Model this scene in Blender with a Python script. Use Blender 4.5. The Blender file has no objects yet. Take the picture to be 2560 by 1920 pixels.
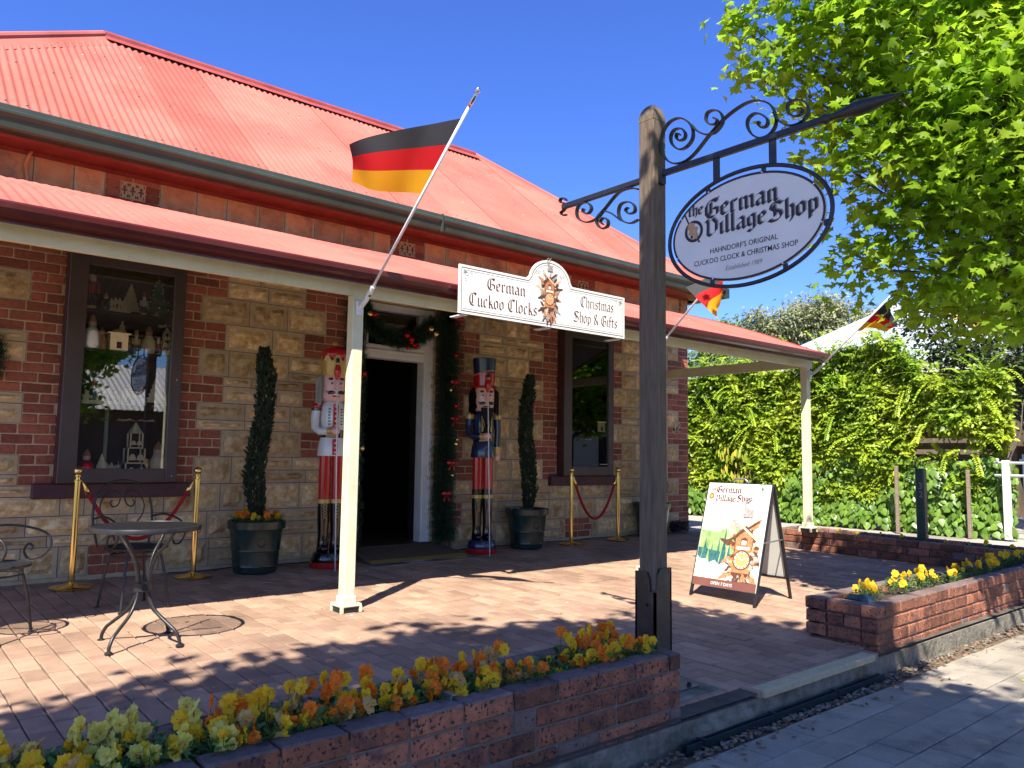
import bpy, bmesh, math, random
import numpy as np
from mathutils import Vector, Matrix, noise
PI = math.pi
RN = random.Random(11)
SC = bpy.context.scene
COL = SC.collection

# ---------------------------------------------------------------- camera
H = 1.1                                   # lens height above the shop floor line
YAW, PITCH, ROLL = math.radians(40.1904), math.radians(5.2513), math.radians(0.7932)
def cam_axes():
    cy, sy, cp, sp = math.cos(YAW), math.sin(YAW), math.cos(PITCH), math.sin(PITCH)
    fw = Vector((sy*cp, cy*cp, sp)); rt = Vector((cy, -sy, 0)); up = rt.cross(fw)
    c, s = math.cos(ROLL), math.sin(ROLL)
    return c*rt + s*up, -s*rt + c*up, fw
_r, _u, _f = cam_axes()
cam = bpy.data.cameras.new('camera'); cam_o = bpy.data.objects.new('camera', cam); COL.objects.link(cam_o)
cam_o.matrix_world = Matrix(((_r.x, _u.x, -_f.x, 0), (_r.y, _u.y, -_f.y, 0), (_r.z, _u.z, -_f.z, H), (0, 0, 0, 1)))
cam.sensor_width = 36; cam.lens = 36*1960/2560; cam.clip_start = 0.05; cam.clip_end = 3000
SC.camera = cam_o

# ---------------------------------------------------------------- sky, sun, exposure
SUN = Vector((-0.62, -0.45, 1.0)).normalized()
world = bpy.data.worlds.new('World'); SC.world = world; world.use_nodes = True
wn = world.node_tree.nodes; wl = world.node_tree.links; wn.clear()
sky = wn.new('ShaderNodeTexSky'); sky.sky_type = 'NISHITA'; sky.sun_disc = False
sky.sun_elevation = math.asin(SUN.z); sky.sun_rotation = math.atan2(SUN.x, SUN.y)
sky.altitude = 300; sky.air_density = 1.0; sky.dust_density = 0.4; sky.ozone_density = 10.0
hs = wn.new('ShaderNodeHueSaturation'); hs.inputs['Saturation'].default_value = 1.12; hs.inputs['Hue'].default_value = .518
bg = wn.new('ShaderNodeBackground'); bg.inputs[1].default_value = 0.106
wo = wn.new('ShaderNodeOutputWorld'); wl.new(sky.outputs[0], hs.inputs['Color']); wl.new(hs.outputs[0], bg.inputs[0]); wl.new(bg.outputs[0], wo.inputs[0])
sl = bpy.data.lights.new('sun', 'SUN'); sl.energy = 5.0; sl.angle = math.radians(0.53); sl.color = (1.0, 0.93, 0.81)
so = bpy.data.objects.new('sun', sl); COL.objects.link(so); so.rotation_euler = SUN.to_track_quat('Z', 'Y').to_euler()
so.location = (-8, -6, 14)
SC.view_settings.view_transform = 'Standard'; SC.view_settings.look = 'None'
SC.view_settings.exposure = 1.36; SC.view_settings.gamma = 1.0; SC.view_settings.use_curve_mapping = False
SC.render.engine = 'CYCLES'; SC.cycles.max_bounces = 8; SC.cycles.transparent_max_bounces = 12

# ---------------------------------------------------------------- materials
def srgb(r, g, b):
    f = lambda c: (c/255/12.92) if c/255 <= 0.04045 else ((c/255+0.055)/1.055)**2.4
    return (f(r), f(g), f(b), 1)
MATS = {}
def mat(name, col, col2=None, rough=0.7, scale=12, bump=0.0, bscale=60, metal=0.0, rnd=0.0, spec=0.4, detail=4,
        stretch=None, speck=None, speck_scale=180, speck_amt=0.62, coat=0.0, translucent=0.0, patch=None, patch_scale=2.0, nlo=0.35, nhi=0.65, emis=None):
    """colour noise between col and col2 + per-piece brightness (attribute rnd) + specks + fine bump, in world space"""
    m = bpy.data.materials.new(name); m.use_nodes = True; MATS[name] = m
    nt = m.node_tree; N = nt.nodes; L = nt.links; p = N['Principled BSDF']; out = N['Material Output']
    geo = N.new('ShaderNodeNewGeometry'); vec = geo.outputs['Position']
    if stretch:
        mp = N.new('ShaderNodeVectorMath'); mp.operation = 'MULTIPLY'; mp.inputs[1].default_value = stretch
        L.new(vec, mp.inputs[0]); vec = mp.outputs[0]
    def ns(sc, det=4, rg=0.6):
        n = N.new('ShaderNodeTexNoise'); n.inputs['Scale'].default_value = sc; n.inputs['Detail'].default_value = det
        n.inputs['Roughness'].default_value = rg; L.new(vec, n.inputs['Vector']); return n.outputs['Fac']
    def mr(v, a, b, c=0, d=1):
        n = N.new('ShaderNodeMapRange'); n.inputs[1].default_value = a; n.inputs[2].default_value = b
        n.inputs[3].default_value = c; n.inputs[4].default_value = d; L.new(v, n.inputs[0]); return n.outputs[0]
    def mix(fac, a, b, mode='MIX'):
        n = N.new('ShaderNodeMix'); n.data_type = 'RGBA'; n.blend_type = mode
        for s, v in ((n.inputs[0], fac), (n.inputs[6], a), (n.inputs[7], b)):
            if hasattr(v, 'default_value') or hasattr(v, 'is_linked'): L.new(v, s)
            else: s.default_value = v
        return n.outputs[2]
    c = None
    if col2: c = mix(mr(ns(scale, detail), nlo, nhi), col, col2)
    if patch: c = mix(mr(ns(patch_scale, 5, 0.65), 0.5, 0.68), c if c else col, patch)
    if speck: c = mix(mr(ns(speck_scale, 2), speck_amt, speck_amt+0.05), c if c else col, speck)
    if rnd:
        a = N.new('ShaderNodeAttribute'); a.attribute_name = 'rnd'
        v = mr(a.outputs['Fac'], 0, 1, 1-rnd, 1+rnd)
        n = N.new('ShaderNodeVectorMath'); n.operation = 'SCALE'
        if c: L.new(c, n.inputs[0])
        else: n.inputs[0].default_value = col[:3]
        L.new(v, n.inputs['Scale']); c = n.outputs[0]
    if c: L.new(c, p.inputs['Base Color'])
    else: p.inputs['Base Color'].default_value = col
    p.inputs['Roughness'].default_value = rough; p.inputs['Metallic'].default_value = metal
    p.inputs['Specular IOR Level'].default_value = spec; p.inputs['Coat Weight'].default_value = coat
    if bump:
        b = N.new('ShaderNodeBump'); b.inputs['Strength'].default_value = bump; b.inputs['Distance'].default_value = 0.01
        L.new(ns(bscale, 5), b.inputs['Height']); L.new(b.outputs[0], p.inputs['Normal'])
    if translucent:
        t = N.new('ShaderNodeBsdfTranslucent'); ms = N.new('ShaderNodeMixShader'); ms.inputs[0].default_value = translucent
        if c:
            L.new(c, t.inputs[0])
        else: t.inputs[0].default_value = col
        L.new(p.outputs[0], ms.inputs[1]); L.new(t.outputs[0], ms.inputs[2]); L.new(ms.outputs[0], out.inputs[0])
    return m

mat('brick_wall', (.26, .076, .044, 1), (.36, .112, .064, 1), .85, 25, .5, 120, rnd=.34, speck=(.10, .035, .03, 1), speck_scale=90, speck_amt=.66)
mat('mortar', (.34, .27, .20, 1), (.44, .36, .28, 1), .9, 30, .4, 150)
mat('mortar_dark', (.12, .112, .092, 1), (.19, .178, .15, 1), .9, 20, .6, 90, patch=(.10, .10, .075, 1), patch_scale=5)
mat('pointing', (.46, .335, .195, 1), (.56, .425, .265, 1), .9, 14, .4, 150, rnd=.14)
mat('joint_line', (.13, .08, .055, 1), None, .9)
mat('stone', (.58, .37, .155, 1), (.78, .59, .32, 1), .9, 16, 1.0, 38, rnd=.30, patch=(.42, .235, .085, 1), patch_scale=6, detail=9, nlo=.4, nhi=.6)
mat('stone_band', (.60, .27, .125, 1), (.70, .36, .18, 1), .9, 7, .6, 50, rnd=.15, patch=(.36, .19, .12, 1), patch_scale=4)
mat('brick_planter', (.22, .082, .046, 1), (.33, .126, .068, 1), .75, 22, .5, 100, rnd=.42, speck=(.03, .02, .022, 1), speck_scale=60, speck_amt=.575, patch=(.09, .045, .04, 1), patch_scale=9)
mat('brick_purple', (.125, .085, .075, 1), (.19, .13, .11, 1), .7, 30, .5, 120, rnd=.3, speck=(.04, .035, .045, 1), speck_scale=60, speck_amt=.62)
mat('paver', (.285, .180, .122, 1), (.36, .235, .162, 1), .8, 7, .5, 130, rnd=.26, speck=(.42, .34, .28, 1), speck_scale=220, speck_amt=.70, patch=(.23, .145, .10, 1), patch_scale=1.0)
mat('paver_bed', (.05, .04, .032, 1), (.12, .10, .08, 1), .95, 3, .5, 150)
mat('slab', (.27, .235, .182, 1), (.33, .29, .23, 1), .85, 5, .6, 200, rnd=.12, speck=(.50, .50, .48, 1), speck_scale=130, speck_amt=.655, patch=(.13, .12, .105, 1), patch_scale=2)
mat('slab_bed', (.055, .055, .052, 1), (.10, .095, .085, 1), .95, 20)
mat('concrete', (.15, .135, .10, 1), (.25, .228, .18, 1), .9, 11, 1.4, 28, patch=(.07, .068, .045, 1), patch_scale=4, detail=8)
mat('nosing', (.40, .34, .20, 1), (.48, .42, .27, 1), .8, 20, .3, 200)
mat('asphalt', (.065, .063, .06, 1), (.09, .087, .082, 1), .9, 30, .5, 200)
mat('driveway', (.30, .27, .235, 1), (.38, .345, .30, 1), .9, 2, .5, 90, patch=(.22, .20, .175, 1), patch_scale=.6)
mat('earth', (.10, .075, .05, 1), (.16, .12, .08, 1), .95, 6, .6, 60)
mat('soil', (.035, .024, .017, 1), (.06, .042, .03, 1), .95, 40, .8, 80)
mat('grass_far', (.08, .12, .035, 1), (.13, .15, .05, 1), .9, 1.5)
mat('gravel', (.085, .07, .055, 1), (.19, .165, .135, 1), .9, 40, rnd=.6)
mat('litter', (.14, .075, .035, 1), (.22, .13, .07, 1), .9, 30, rnd=.5)
mat('roof_red', (.375, .105, .080, 1), (.43, .128, .098, 1), .8, 1.2, .12, 30, rnd=.12, spec=.1, speck=(.58, .36, .30, 1), speck_scale=16, speck_amt=.73, patch=(.33, .088, .068, 1), patch_scale=.9)
mat('roof_cap', (.26, .045, .035, 1), (.33, .07, .055, 1), .5, 4, spec=.4)
mat('roof_under', (.17, .17, .175, 1), (.23, .23, .23, 1), .5, 3, metal=.5)
mat('gutter_green', (.030, .042, .028, 1), (.046, .058, .040, 1), .35, 3, spec=.5)
mat('gutter_maroon', (.075, .012, .012, 1), (.10, .018, .016, 1), .22, 3, spec=.5)
mat('fascia_red', (.20, .03, .02, 1), (.27, .05, .035, 1), .6, 6)
mat('cream', (.64, .60, .40, 1), (.70, .66, .46, 1), .5, 4, .12, 50, spec=.35, patch=(.58, .53, .35, 1), patch_scale=5)
mat('white_paint', (.66, .65, .60, 1), (.75, .74, .70, 1), .5, 6, .1, 40)
mat('frame_brown', (.062, .043, .036, 1), (.078, .055, .046, 1), .4, 5)
mat('sill_maroon', (.065, .022, .026, 1), (.09, .034, .036, 1), .55, 10, .2, 60)
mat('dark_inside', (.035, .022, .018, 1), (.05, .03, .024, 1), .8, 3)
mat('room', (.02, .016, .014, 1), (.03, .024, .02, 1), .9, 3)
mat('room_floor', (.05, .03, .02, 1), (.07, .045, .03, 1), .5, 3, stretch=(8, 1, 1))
mat('brass', (.78, .56, .20, 1), (.84, .63, .27, 1), .13, 5, metal=1.0)
mat('rope_red', (.30, .006, .01, 1), (.38, .012, .016, 1), .8, 80, .4, 300)
mat('iron', (.028, .028, .030, 1), (.045, .045, .048, 1), .38, 20, metal=.55, spec=.5)
mat('iron_black', (.010, .011, .014, 1), (.018, .019, .022, 1), .42, 30, .15, 60, spec=.5)
mat('steel_shoe', (.008, .009, .012, 1), (.016, .017, .021, 1), .38, 8, .12, 40, spec=.5, patch=(.045, .045, .05, 1), patch_scale=9)
mat('steel_plate', (.03, .034, .04, 1), (.05, .055, .06, 1), .35, 12, spec=.5)
mat('timber_post', (.085, .060, .040, 1), (.175, .135, .095, 1), .85, 9, .7, 25, stretch=(6, 6, .55), detail=8, nlo=.3, nhi=.7)
mat('timber_fence', (.17, .125, .09, 1), (.26, .20, .15, 1), .9, 8, .5, 30, stretch=(1, .5, 6))
mat('sign_white', (.70, .71, .67, 1), (.74, .75, .71, 1), .4, 3, spec=.4)
mat('sign_oval', (.62, .63, .62, 1), (.67, .68, .67, 1), .35, 2, spec=.4, patch=(.70, .70, .69, 1), patch_scale=3)
mat('ink_maroon', (.10, .022, .018, 1), None, .6)
mat('ink_dark', (.028, .020, .028, 1), None, .6)
mat('ink_grey', (.25, .24, .24, 1), None, .6)
mat('ink_tan', (.42, .25, .13, 1), (.50, .32, .18, 1), .6, 40)
mat('print_wood', (.36, .12, .045, 1), (.55, .24, .11, 1), .5, 60)
mat('print_wood_dark', (.075, .03, .018, 1), (.14, .06, .03, 1), .5, 60)
mat('print_wood_pale', (.66, .40, .24, 1), (.74, .52, .36, 1), .5, 50)
mat('print_grey', (.22, .19, .17, 1), (.42, .38, .34, 1), .5, 70)
mat('print_face', (.62, .30, .12, 1), None, .5)
mat('print_cream', (.80, .74, .58, 1), None, .5)
mat('print_band', (.15, .055, .04, 1), (.18, .068, .05, 1), .5, 6)
mat('print_teal', (.02, .085, .09, 1), (.045, .15, .13, 1), .5, 30)
mat('print_green', (.16, .27, .08, 1), (.34, .45, .20, 1), .5, 9)
mat('print_pale', (.45, .56, .33, 1), (.62, .68, .50, 1), .5, 7)
mat('print_white', (.60, .60, .55, 1), None, .5)
mat('print_blue', (.05, .09, .26, 1), None, .5)
mat('print_ring', (.60, .30, .06, 1), None, .5)
mat('board_frame', (.012, .012, .013, 1), (.022, .022, .023, 1), .4, 9)
mat('grey_metal', (.35, .36, .38, 1), (.42, .43, .45, 1), .3, 9, metal=.8)
mat('pole_white', (.66, .67, .70, 1), (.74, .75, .78, 1), .3, 5, spec=.5)
mat('chrome', (.75, .75, .76, 1), None, .12, metal=1)
mat('flag_black', (.022, .022, .026, 1), None, .7, translucent=.15, bump=.2, bscale=300)
mat('flag_red', (.66, .014, .016, 1), None, .7, translucent=.62, bump=.2, bscale=300)
mat('flag_gold', (.84, .42, .012, 1), None, .7, translucent=.62, bump=.2, bscale=300)
mat('pot_green', (.008, .022, .019, 1), (.014, .034, .028, 1), .22, 5, spec=.55, patch=(.02, .045, .035, 1), patch_scale=9)
mat('post_green', (.012, .042, .034, 1), (.018, .055, .044, 1), .45, 8)
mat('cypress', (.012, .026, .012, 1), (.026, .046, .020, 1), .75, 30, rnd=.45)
mat('garland', (.014, .040, .020, 1), (.030, .070, .034, 1), .7, 30, rnd=.5)
mat('bark', (.10, .078, .062, 1), (.17, .14, .115, 1), .9, 12, .6, 30, stretch=(3, 3, 1))
mat('bark_grey', (.26, .23, .20, 1), (.36, .33, .29, 1), .9, 9, .5, 20)
mat('leaf_maple', (.20, .38, .018, 1), (.35, .50, .03, 1), .45, 2.2, rnd=.38, spec=.35, translucent=.66)
mat('leaf_maple_dark', (.06, .125, .012, 1), (.11, .19, .018, 1), .5, 3, rnd=.35, spec=.3, translucent=.45)
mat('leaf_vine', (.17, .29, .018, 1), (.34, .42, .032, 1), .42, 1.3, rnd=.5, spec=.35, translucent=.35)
mat('leaf_ivy', (.09, .19, .025, 1), (.17, .28, .04, 1), .35, 3, rnd=.4, spec=.4, translucent=.3)
mat('leaf_yellow', (.42, .40, .04, 1), (.52, .48, .06, 1), .5, 5, rnd=.3, translucent=.4)
mat('leaf_gum', (.24, .27, .13, 1), (.34, .34, .19, 1), .6, .3, rnd=.4, translucent=.35)
mat('leaf_gum_green', (.12, .20, .05, 1), (.18, .25, .07, 1), .6, .3, rnd=.4, translucent=.35)
mat('leaf_shrub', (.04, .075, .02, 1), (.075, .11, .03, 1), .4, 2, rnd=.5, translucent=.25)
mat('leaf_pansy', (.05, .14, .03, 1), (.09, .21, .045, 1), .5, 12, rnd=.45, translucent=.25)
mat('stem', (.09, .15, .04, 1), None, .6)
mat('petal_yellow', (.82, .50, .010, 1), (.88, .64, .02, 1), .6, 60, rnd=.16, translucent=.5)
mat('petal_lemon', (.74, .66, .08, 1), (.82, .77, .22, 1), .6, 60, rnd=.14, translucent=.5)
mat('petal_orange', (.78, .15, .006, 1), (.85, .30, .012, 1), .6, 60, rnd=.24, translucent=.5)
mat('petal_heart', (.70, .24, .01, 1), None, .6)
mat('petal_faded', (.50, .30, .08, 1), (.56, .38, .14, 1), .7, 30, rnd=.2, translucent=.3)
mat('red_gloss', (.42, .008, .012, 1), (.46, .012, .016, 1), .16, 4, spec=.5, coat=.4)
mat('navy_gloss', (.010, .020, .060, 1), (.016, .028, .08, 1), .18, 4, spec=.5, coat=.4)
mat('black_gloss', (.006, .006, .008, 1), None, .12, spec=.5, coat=.5)
mat('white_gloss', (.66, .67, .66, 1), None, .2, spec=.5, coat=.4)
mat('gold_paint', (.52, .33, .09, 1), (.58, .38, .12, 1), .3, 9, metal=.25)
mat('skin_paint', (.72, .42, .36, 1), None, .3, coat=.3)
mat('fur_white', (.70, .68, .64, 1), (.78, .77, .74, 1), .9, 60, .8, 120)
mat('fur_black', (.006, .006, .006, 1), None, .8, bump=.6, bscale=120)
mat('bauble_red', (.55, .006, .012, 1), None, .1, metal=.6)
mat('bauble_gold', (.80, .62, .24, 1), None, .14, metal=.9)
mat('mat_brown', (.095, .070, .042, 1), (.125, .09, .055, 1), .95, 14, .8, 200)
mat('mat_yellow', (.24, .16, .03, 1), (.30, .21, .05, 1), .9, 14)
mat('toy_wood', (.66, .50, .28, 1), (.74, .59, .36, 1), .6, 30)
mat('toy_green', (.03, .12, .05, 1), (.06, .17, .08, 1), .6, 30)
mat('roof_pale', (.33, .38, .40, 1), (.40, .44, .46, 1), .5, 2, metal=.1)
mat('roof_zinc', (.60, .58, .54, 1), (.68, .66, .62, 1), .55, 2)
mat('house_cream', (.62, .58, .46, 1), (.70, .66, .54, 1), .8, 3)
mat('house_yellow', (.52, .30, .05, 1), (.58, .36, .08, 1), .8, 3)
mat('house_white', (.60, .58, .54, 1), (.66, .64, .60, 1), .8, 3)
mat('rail_white', (.62, .63, .62, 1), (.72, .73, .72, 1), .5, 8)
mat('rail_blue', (.05, .09, .15, 1), (.07, .12, .19, 1), .4, 8)
mat('drain', (.010, .022, .026, 1), (.018, .034, .038, 1), .35, 10)
mat('cable_black', (.006, .007, .006, 1), (.02, .022, .02, 1), .6, 40)
mat('bin_green', (.008, .05, .05, 1), None, .4)
mat('bin_blue', (.03, .09, .26, 1), None, .4)
mat('number_brass', (.66, .54, .34, 1), (.72, .6, .4, 1), .5, 20)

def glass(name, refl):
    m = bpy.data.materials.new(name); m.use_nodes = True; MATS[name] = m
    nt = m.node_tree; N = nt.nodes; L = nt.links; N.clear()
    t = N.new('ShaderNodeBsdfTransparent'); t.inputs[0].default_value = (.93, .95, .94, 1)
    g = N.new('ShaderNodeBsdfGlossy'); g.inputs[0].default_value = (1, 1, 1, 1); g.inputs['Roughness'].default_value = 0.004
    fr = N.new('ShaderNodeFresnel'); fr.inputs[0].default_value = 1.52
    k = N.new('ShaderNodeMath'); k.operation = 'MULTIPLY_ADD'; k.inputs[1].default_value = 1.5; k.inputs[2].default_value = refl; k.use_clamp = True
    mx = N.new('ShaderNodeMixShader'); o = N.new('ShaderNodeOutputMaterial')
    L.new(fr.outputs[0], k.inputs[0]); L.new(k.outputs[0], mx.inputs[0]); L.new(t.outputs[0], mx.inputs[1]); L.new(g.outputs[0], mx.inputs[2]); L.new(mx.outputs[0], o.inputs[0])
glass('glass', 0.02)

# ---------------------------------------------------------------- mesh helpers
def link(o, parent=None):
    COL.objects.link(o)
    if parent: o.parent = parent
    return o
def tag(o, label=None, cat=None, group=None, kind=None):
    if label: o['label'] = label
    if cat: o['category'] = cat
    if group: o['group'] = group
    if kind: o['kind'] = kind
    return o
def thing(name, loc, label, cat, group=None, rz=0):
    o = bpy.data.objects.new(name, None); o.empty_display_size = .1; COL.objects.link(o)
    o.location = loc; o.rotation_euler = (0, 0, rz)
    return tag(o, label, cat, group)
def wparent(o, p):
    """parent keeping world coordinates (p is an unparented thing)"""
    o.parent = p
    if p.parent is None and p.type == 'EMPTY': o.matrix_parent_inverse = p.matrix_basis.inverted()
    return o
def copy_tree(o, parent=None, group=None):
    c = o.copy(); COL.objects.link(c); c.parent = parent
    if parent is not None: c.matrix_parent_inverse = o.matrix_parent_inverse.copy()
    for ch in KIDS(o): copy_tree(ch, c)
    return c
def KIDS(o): return [x for x in bpy.data.objects if x.parent == o]

class MB:
    def __init__(s): s.v = []; s.f = []; s.m = []; s.r = []; s.mats = []; s.cur = 0; s.rv = .5
    def mat(s, name):
        if name not in s.mats: s.mats.append(name)
        s.cur = s.mats.index(name); return s
    def face(s, idx): s.f.append(tuple(idx)); s.m.append(s.cur); s.r.append(s.rv)
    def poly(s, pts):
        i = len(s.v); s.v += [tuple(p) for p in pts]; s.face(range(i, i+len(pts)))
    def box(s, x0, x1, y0, y1, z0, z1, M=None):
        i = len(s.v); P = [(x, y, z) for x in (x0, x1) for y in (y0, y1) for z in (z0, z1)]
        if M: P = [tuple(M @ Vector(p)) for p in P]
        s.v += P
        for q in ((0, 1, 3, 2), (4, 6, 7, 5), (0, 4, 5, 1), (2, 3, 7, 6), (0, 2, 6, 4), (1, 5, 7, 3)): s.face([i+k for k in q])
    def cbox(s, x0, x1, y0, y1, z0, z1, c, M=None, jit=0):
        """box with chamfered edges (44 triangles)"""
        C = ((x0+x1)/2, (y0+y1)/2, (z0+z1)/2); h = ((x1-x0)/2, (y1-y0)/2, (z1-z0)/2)
        i = len(s.v); pts = []
        for sx, sy, sz, a in CH_V:
            p = [C[k] + (sx, sy, sz)[k]*(h[k] - (0 if k == a else c)) for k in range(3)]
            if jit: p = [q + RN.uniform(-jit, jit) for q in p]
            pts.append(tuple(M @ Vector(p)) if M else tuple(p))
        s.v += pts
        for f in CH_F: s.face([i+k for k in f])
    def tube(s, pts, r, n=8, cap=True, closed=False, flat=None):
        P = [Vector(p) for p in pts]; k = len(P); rs = r if isinstance(r, (list, tuple)) else [r]*k
        rings = []; up = None
        for j in range(k):
            a = P[(j-1) % k] if (closed or j > 0) else P[j]; b = P[(j+1) % k] if (closed or j < k-1) else P[j]
            t = (b-a)
            if t.length < 1e-9: t = Vector((0, 0, 1))
            t.normalize()
            if up is None:
                up = Vector((0, 0, 1)) if abs(t.z) < .9 else Vector((1, 0, 0))
            sd = t.cross(up)
            if sd.length < 1e-6: sd = t.orthogonal()
            sd.normalize(); up = sd.cross(t).normalized()
            ring = []
            for q in range(n):
                an = 2*PI*(q+.5)/n; u, w = math.cos(an)*rs[j], math.sin(an)*rs[j]
                if flat: u *= flat[0]; w *= flat[1]
                ring.append(len(s.v)); s.v.append(tuple(P[j] + sd*u + up*w))
            rings.append(ring)
        for j in range(k if closed else k-1):
            A, B = rings[j], rings[(j+1) % k]
            for q in range(n): s.face((A[q], A[(q+1) % n], B[(q+1) % n], B[q]))
        if cap and not closed: s.face(rings[0][::-1]); s.face(rings[-1])
    def lathe(s, prof, n=20, c=(0, 0, 0), M=None, cap=True):
        rings = []
        for r, z in prof:
            ring = []
            for q in range(n):
                a = 2*PI*q/n; p = Vector((c[0]+r*math.cos(a), c[1]+r*math.sin(a), c[2]+z))
                ring.append(len(s.v)); s.v.append(tuple(M @ p) if M else tuple(p))
            rings.append(ring)
        for A, B in zip(rings, rings[1:]):
            for q in range(n): s.face((A[q], A[(q+1) % n], B[(q+1) % n], B[q]))
        if cap: s.face(rings[0][::-1]); s.face(rings[-1])
    def ball(s, c, r, n=12, k=8, sc=(1, 1, 1)):
        i = len(s.v)
        for j in range(k+1):
            t = PI*j/k
            for q in range(n):
                a = 2*PI*q/n
                s.v.append((c[0]+r*sc[0]*math.sin(t)*math.cos(a), c[1]+r*sc[1]*math.sin(t)*math.sin(a), c[2]-r*sc[2]*math.cos(t)))
        for j in range(k):
            for q in range(n): s.face((i+j*n+q, i+j*n+(q+1) % n, i+(j+1)*n+(q+1) % n, i+(j+1)*n+q))
    def prism(s, poly, o, ax, ay, d):
        """extrude a 2d outline (list of (u,v)) placed at o with axes ax, ay along d"""
        o, ax, ay, d = Vector(o), Vector(ax), Vector(ay), Vector(d); n = len(poly); i = len(s.v)
        P = [o+ax*u+ay*v for u, v in poly]
        s.v += [tuple(p) for p in P] + [tuple(p+d) for p in P]
        s.face(range(i, i+n)); s.face(range(i+2*n-1, i+n-1, -1))
        for q in range(n): s.face((i+q, i+n+q, i+n+(q+1) % n, i+(q+1) % n))
    def build(s, name, parent=None, smooth=False, world=False, loc=None, angle=None):
        me = bpy.data.meshes.new(name); me.from_pydata(s.v, [], s.f); me.update()
        for m in s.mats: me.materials.append(MATS[m])
        me.polygons.foreach_set('material_index', s.m)
        at = me.attributes.new('rnd', 'FLOAT', 'FACE'); at.data.foreach_set('value', s.r)
        if smooth:
            me.polygons.foreach_set('use_smooth', [True]*len(s.f))
            if angle is not None:
                try: me.set_sharp_from_angle(angle=math.radians(angle))
                except Exception: pass
        o = bpy.data.objects.new(name, me); COL.objects.link(o)
        if loc: o.location = loc
        if parent is not None:
            if world: wparent(o, parent)
            else: o.parent = parent
        return o
def fixnorm(o):
    bm = bmesh.new(); bm.from_mesh(o.data); bmesh.ops.recalc_face_normals(bm, faces=bm.faces); bm.to_mesh(o.data); bm.free(); return o
# chamfered box topology
CH_V = [(sx, sy, sz, a) for sx in (-1, 1) for sy in (-1, 1) for sz in (-1, 1) for a in (0, 1, 2)]
def _chf():
    idx = {v: i for i, v in enumerate(CH_V)}; F = []
    def add(ids, nrm):
        P = [Vector(CH_V[i][:3])*1.0 for i in ids]
        # true positions with chamfer .2
        Q = [Vector([CH_V[i][k]*(1 if CH_V[i][3] == k else .8) for k in range(3)]) for i in ids]
        n = (Q[1]-Q[0]).cross(Q[2]-Q[0])
        F.append(tuple(ids) if n.dot(nrm) > 0 else tuple(ids[::-1]))
    for a in range(3):
        b, c = (a+1) % 3, (a+2) % 3
        for s in (-1, 1):
            ids = []
            for sb, sc_ in ((-1, -1), (1, -1), (1, 1), (-1, 1)):
                t = [0, 0, 0]; t[a] = s; t[b] = sb; t[c] = sc_; ids.append(idx[(*t, a)])
            nr = [0, 0, 0]; nr[a] = s; add(ids, Vector(nr))
        for sb in (-1, 1):
            for sc_ in (-1, 1):
                e = []
                for sa in (-1, 1):
                    t = [0, 0, 0]; t[a] = sa; t[b] = sb; t[c] = sc_
                    e.append((idx[(*t, b)], idx[(*t, c)]))
                nr = [0, 0, 0]; nr[b] = sb; nr[c] = sc_
                add([e[0][0], e[1][0], e[1][1], e[0][1]], Vector(nr))
    for sx in (-1, 1):
        for sy in (-1, 1):
            for sz in (-1, 1): add([idx[(sx, sy, sz, 0)], idx[(sx, sy, sz, 1)], idx[(sx, sy, sz, 2)]], Vector((sx, sy, sz)))
    return F
CH_F = _chf()

def G(y): return -0.02*(7.57-y)           # the terrace falls gently from the shop to the street
WY = 7.57                                 # front wall plane
FZ = -0.235                               # footpath level
KY = 2.36                                 # terrace front edge

def variants(name, mats, fn, n=6):
    """n meshes of one piece with different tint, shared by all alike pieces"""
    out = []
    for k in range(n):
        mb = MB(); mb.mat(mats if isinstance(mats, str) else mats[k % len(mats)]); mb.rv = (k+.5)/n
        fn(mb)
        me = bpy.data.meshes.new(name); me.from_pydata(mb.v, [], mb.f); me.update()
        for m in mb.mats: me.materials.append(MATS[m])
        me.polygons.foreach_set('material_index', mb.m)
        at = me.attributes.new('rnd', 'FLOAT', 'FACE'); at.data.foreach_set('value', mb.r)
        out.append(me)
    return out
def piece(name, me, parent, loc, rot=(0, 0, 0), sc=(1, 1, 1)):
    o = bpy.data.objects.new(name, me); COL.objects.link(o); o.location = loc; o.rotation_euler = rot; o.scale = sc
    wparent(o, parent); return o
# ================================================================= ground, road, footpath, terrace
def px(p):
    d = Vector(p)-Vector((0, 0, H)); z = d.dot(_f)
    if z < .05: return None
    return (1280+1960*d.dot(_r)/z, 960-1960*d.dot(_u)/z, z)
def seen(p, m=60):
    q = px(p); return q is not None and -m < q[0] < 2560+m and -m < q[1] < 1920+m
mb = MB().mat('grass_far'); mb.poly([(-400, -400, -.5), (900, -400, -.5), (900, 900, -.5), (-400, 900, -.5)])
tag(mb.build('ground'), kind='structure')
mb = MB().mat('asphalt'); mb.poly([(-60, -9, -.40), (120, -9, -.40), (120, -1.6, -.40), (-60, -1.6, -.40)])
tag(mb.build('road'), kind='structure')
mb = MB().mat('concrete')
mb.box(-40, 80, -1.75, -1.6, -.5, -.26)
tag(mb.build('road_kerb'), kind='structure')
mb = MB().mat('concrete'); mb.box(-60, 100, -12.5, -9, -.6, -.27); tag(mb.build('opposite_footpath'), kind='structure')
mb = MB().mat('driveway'); mb.poly([(10.02, KY, -.13), (60, KY, -.13), (60, 60, -.05), (10.02, 60, -.05)])
tag(mb.build('driveway'), kind='structure')
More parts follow.
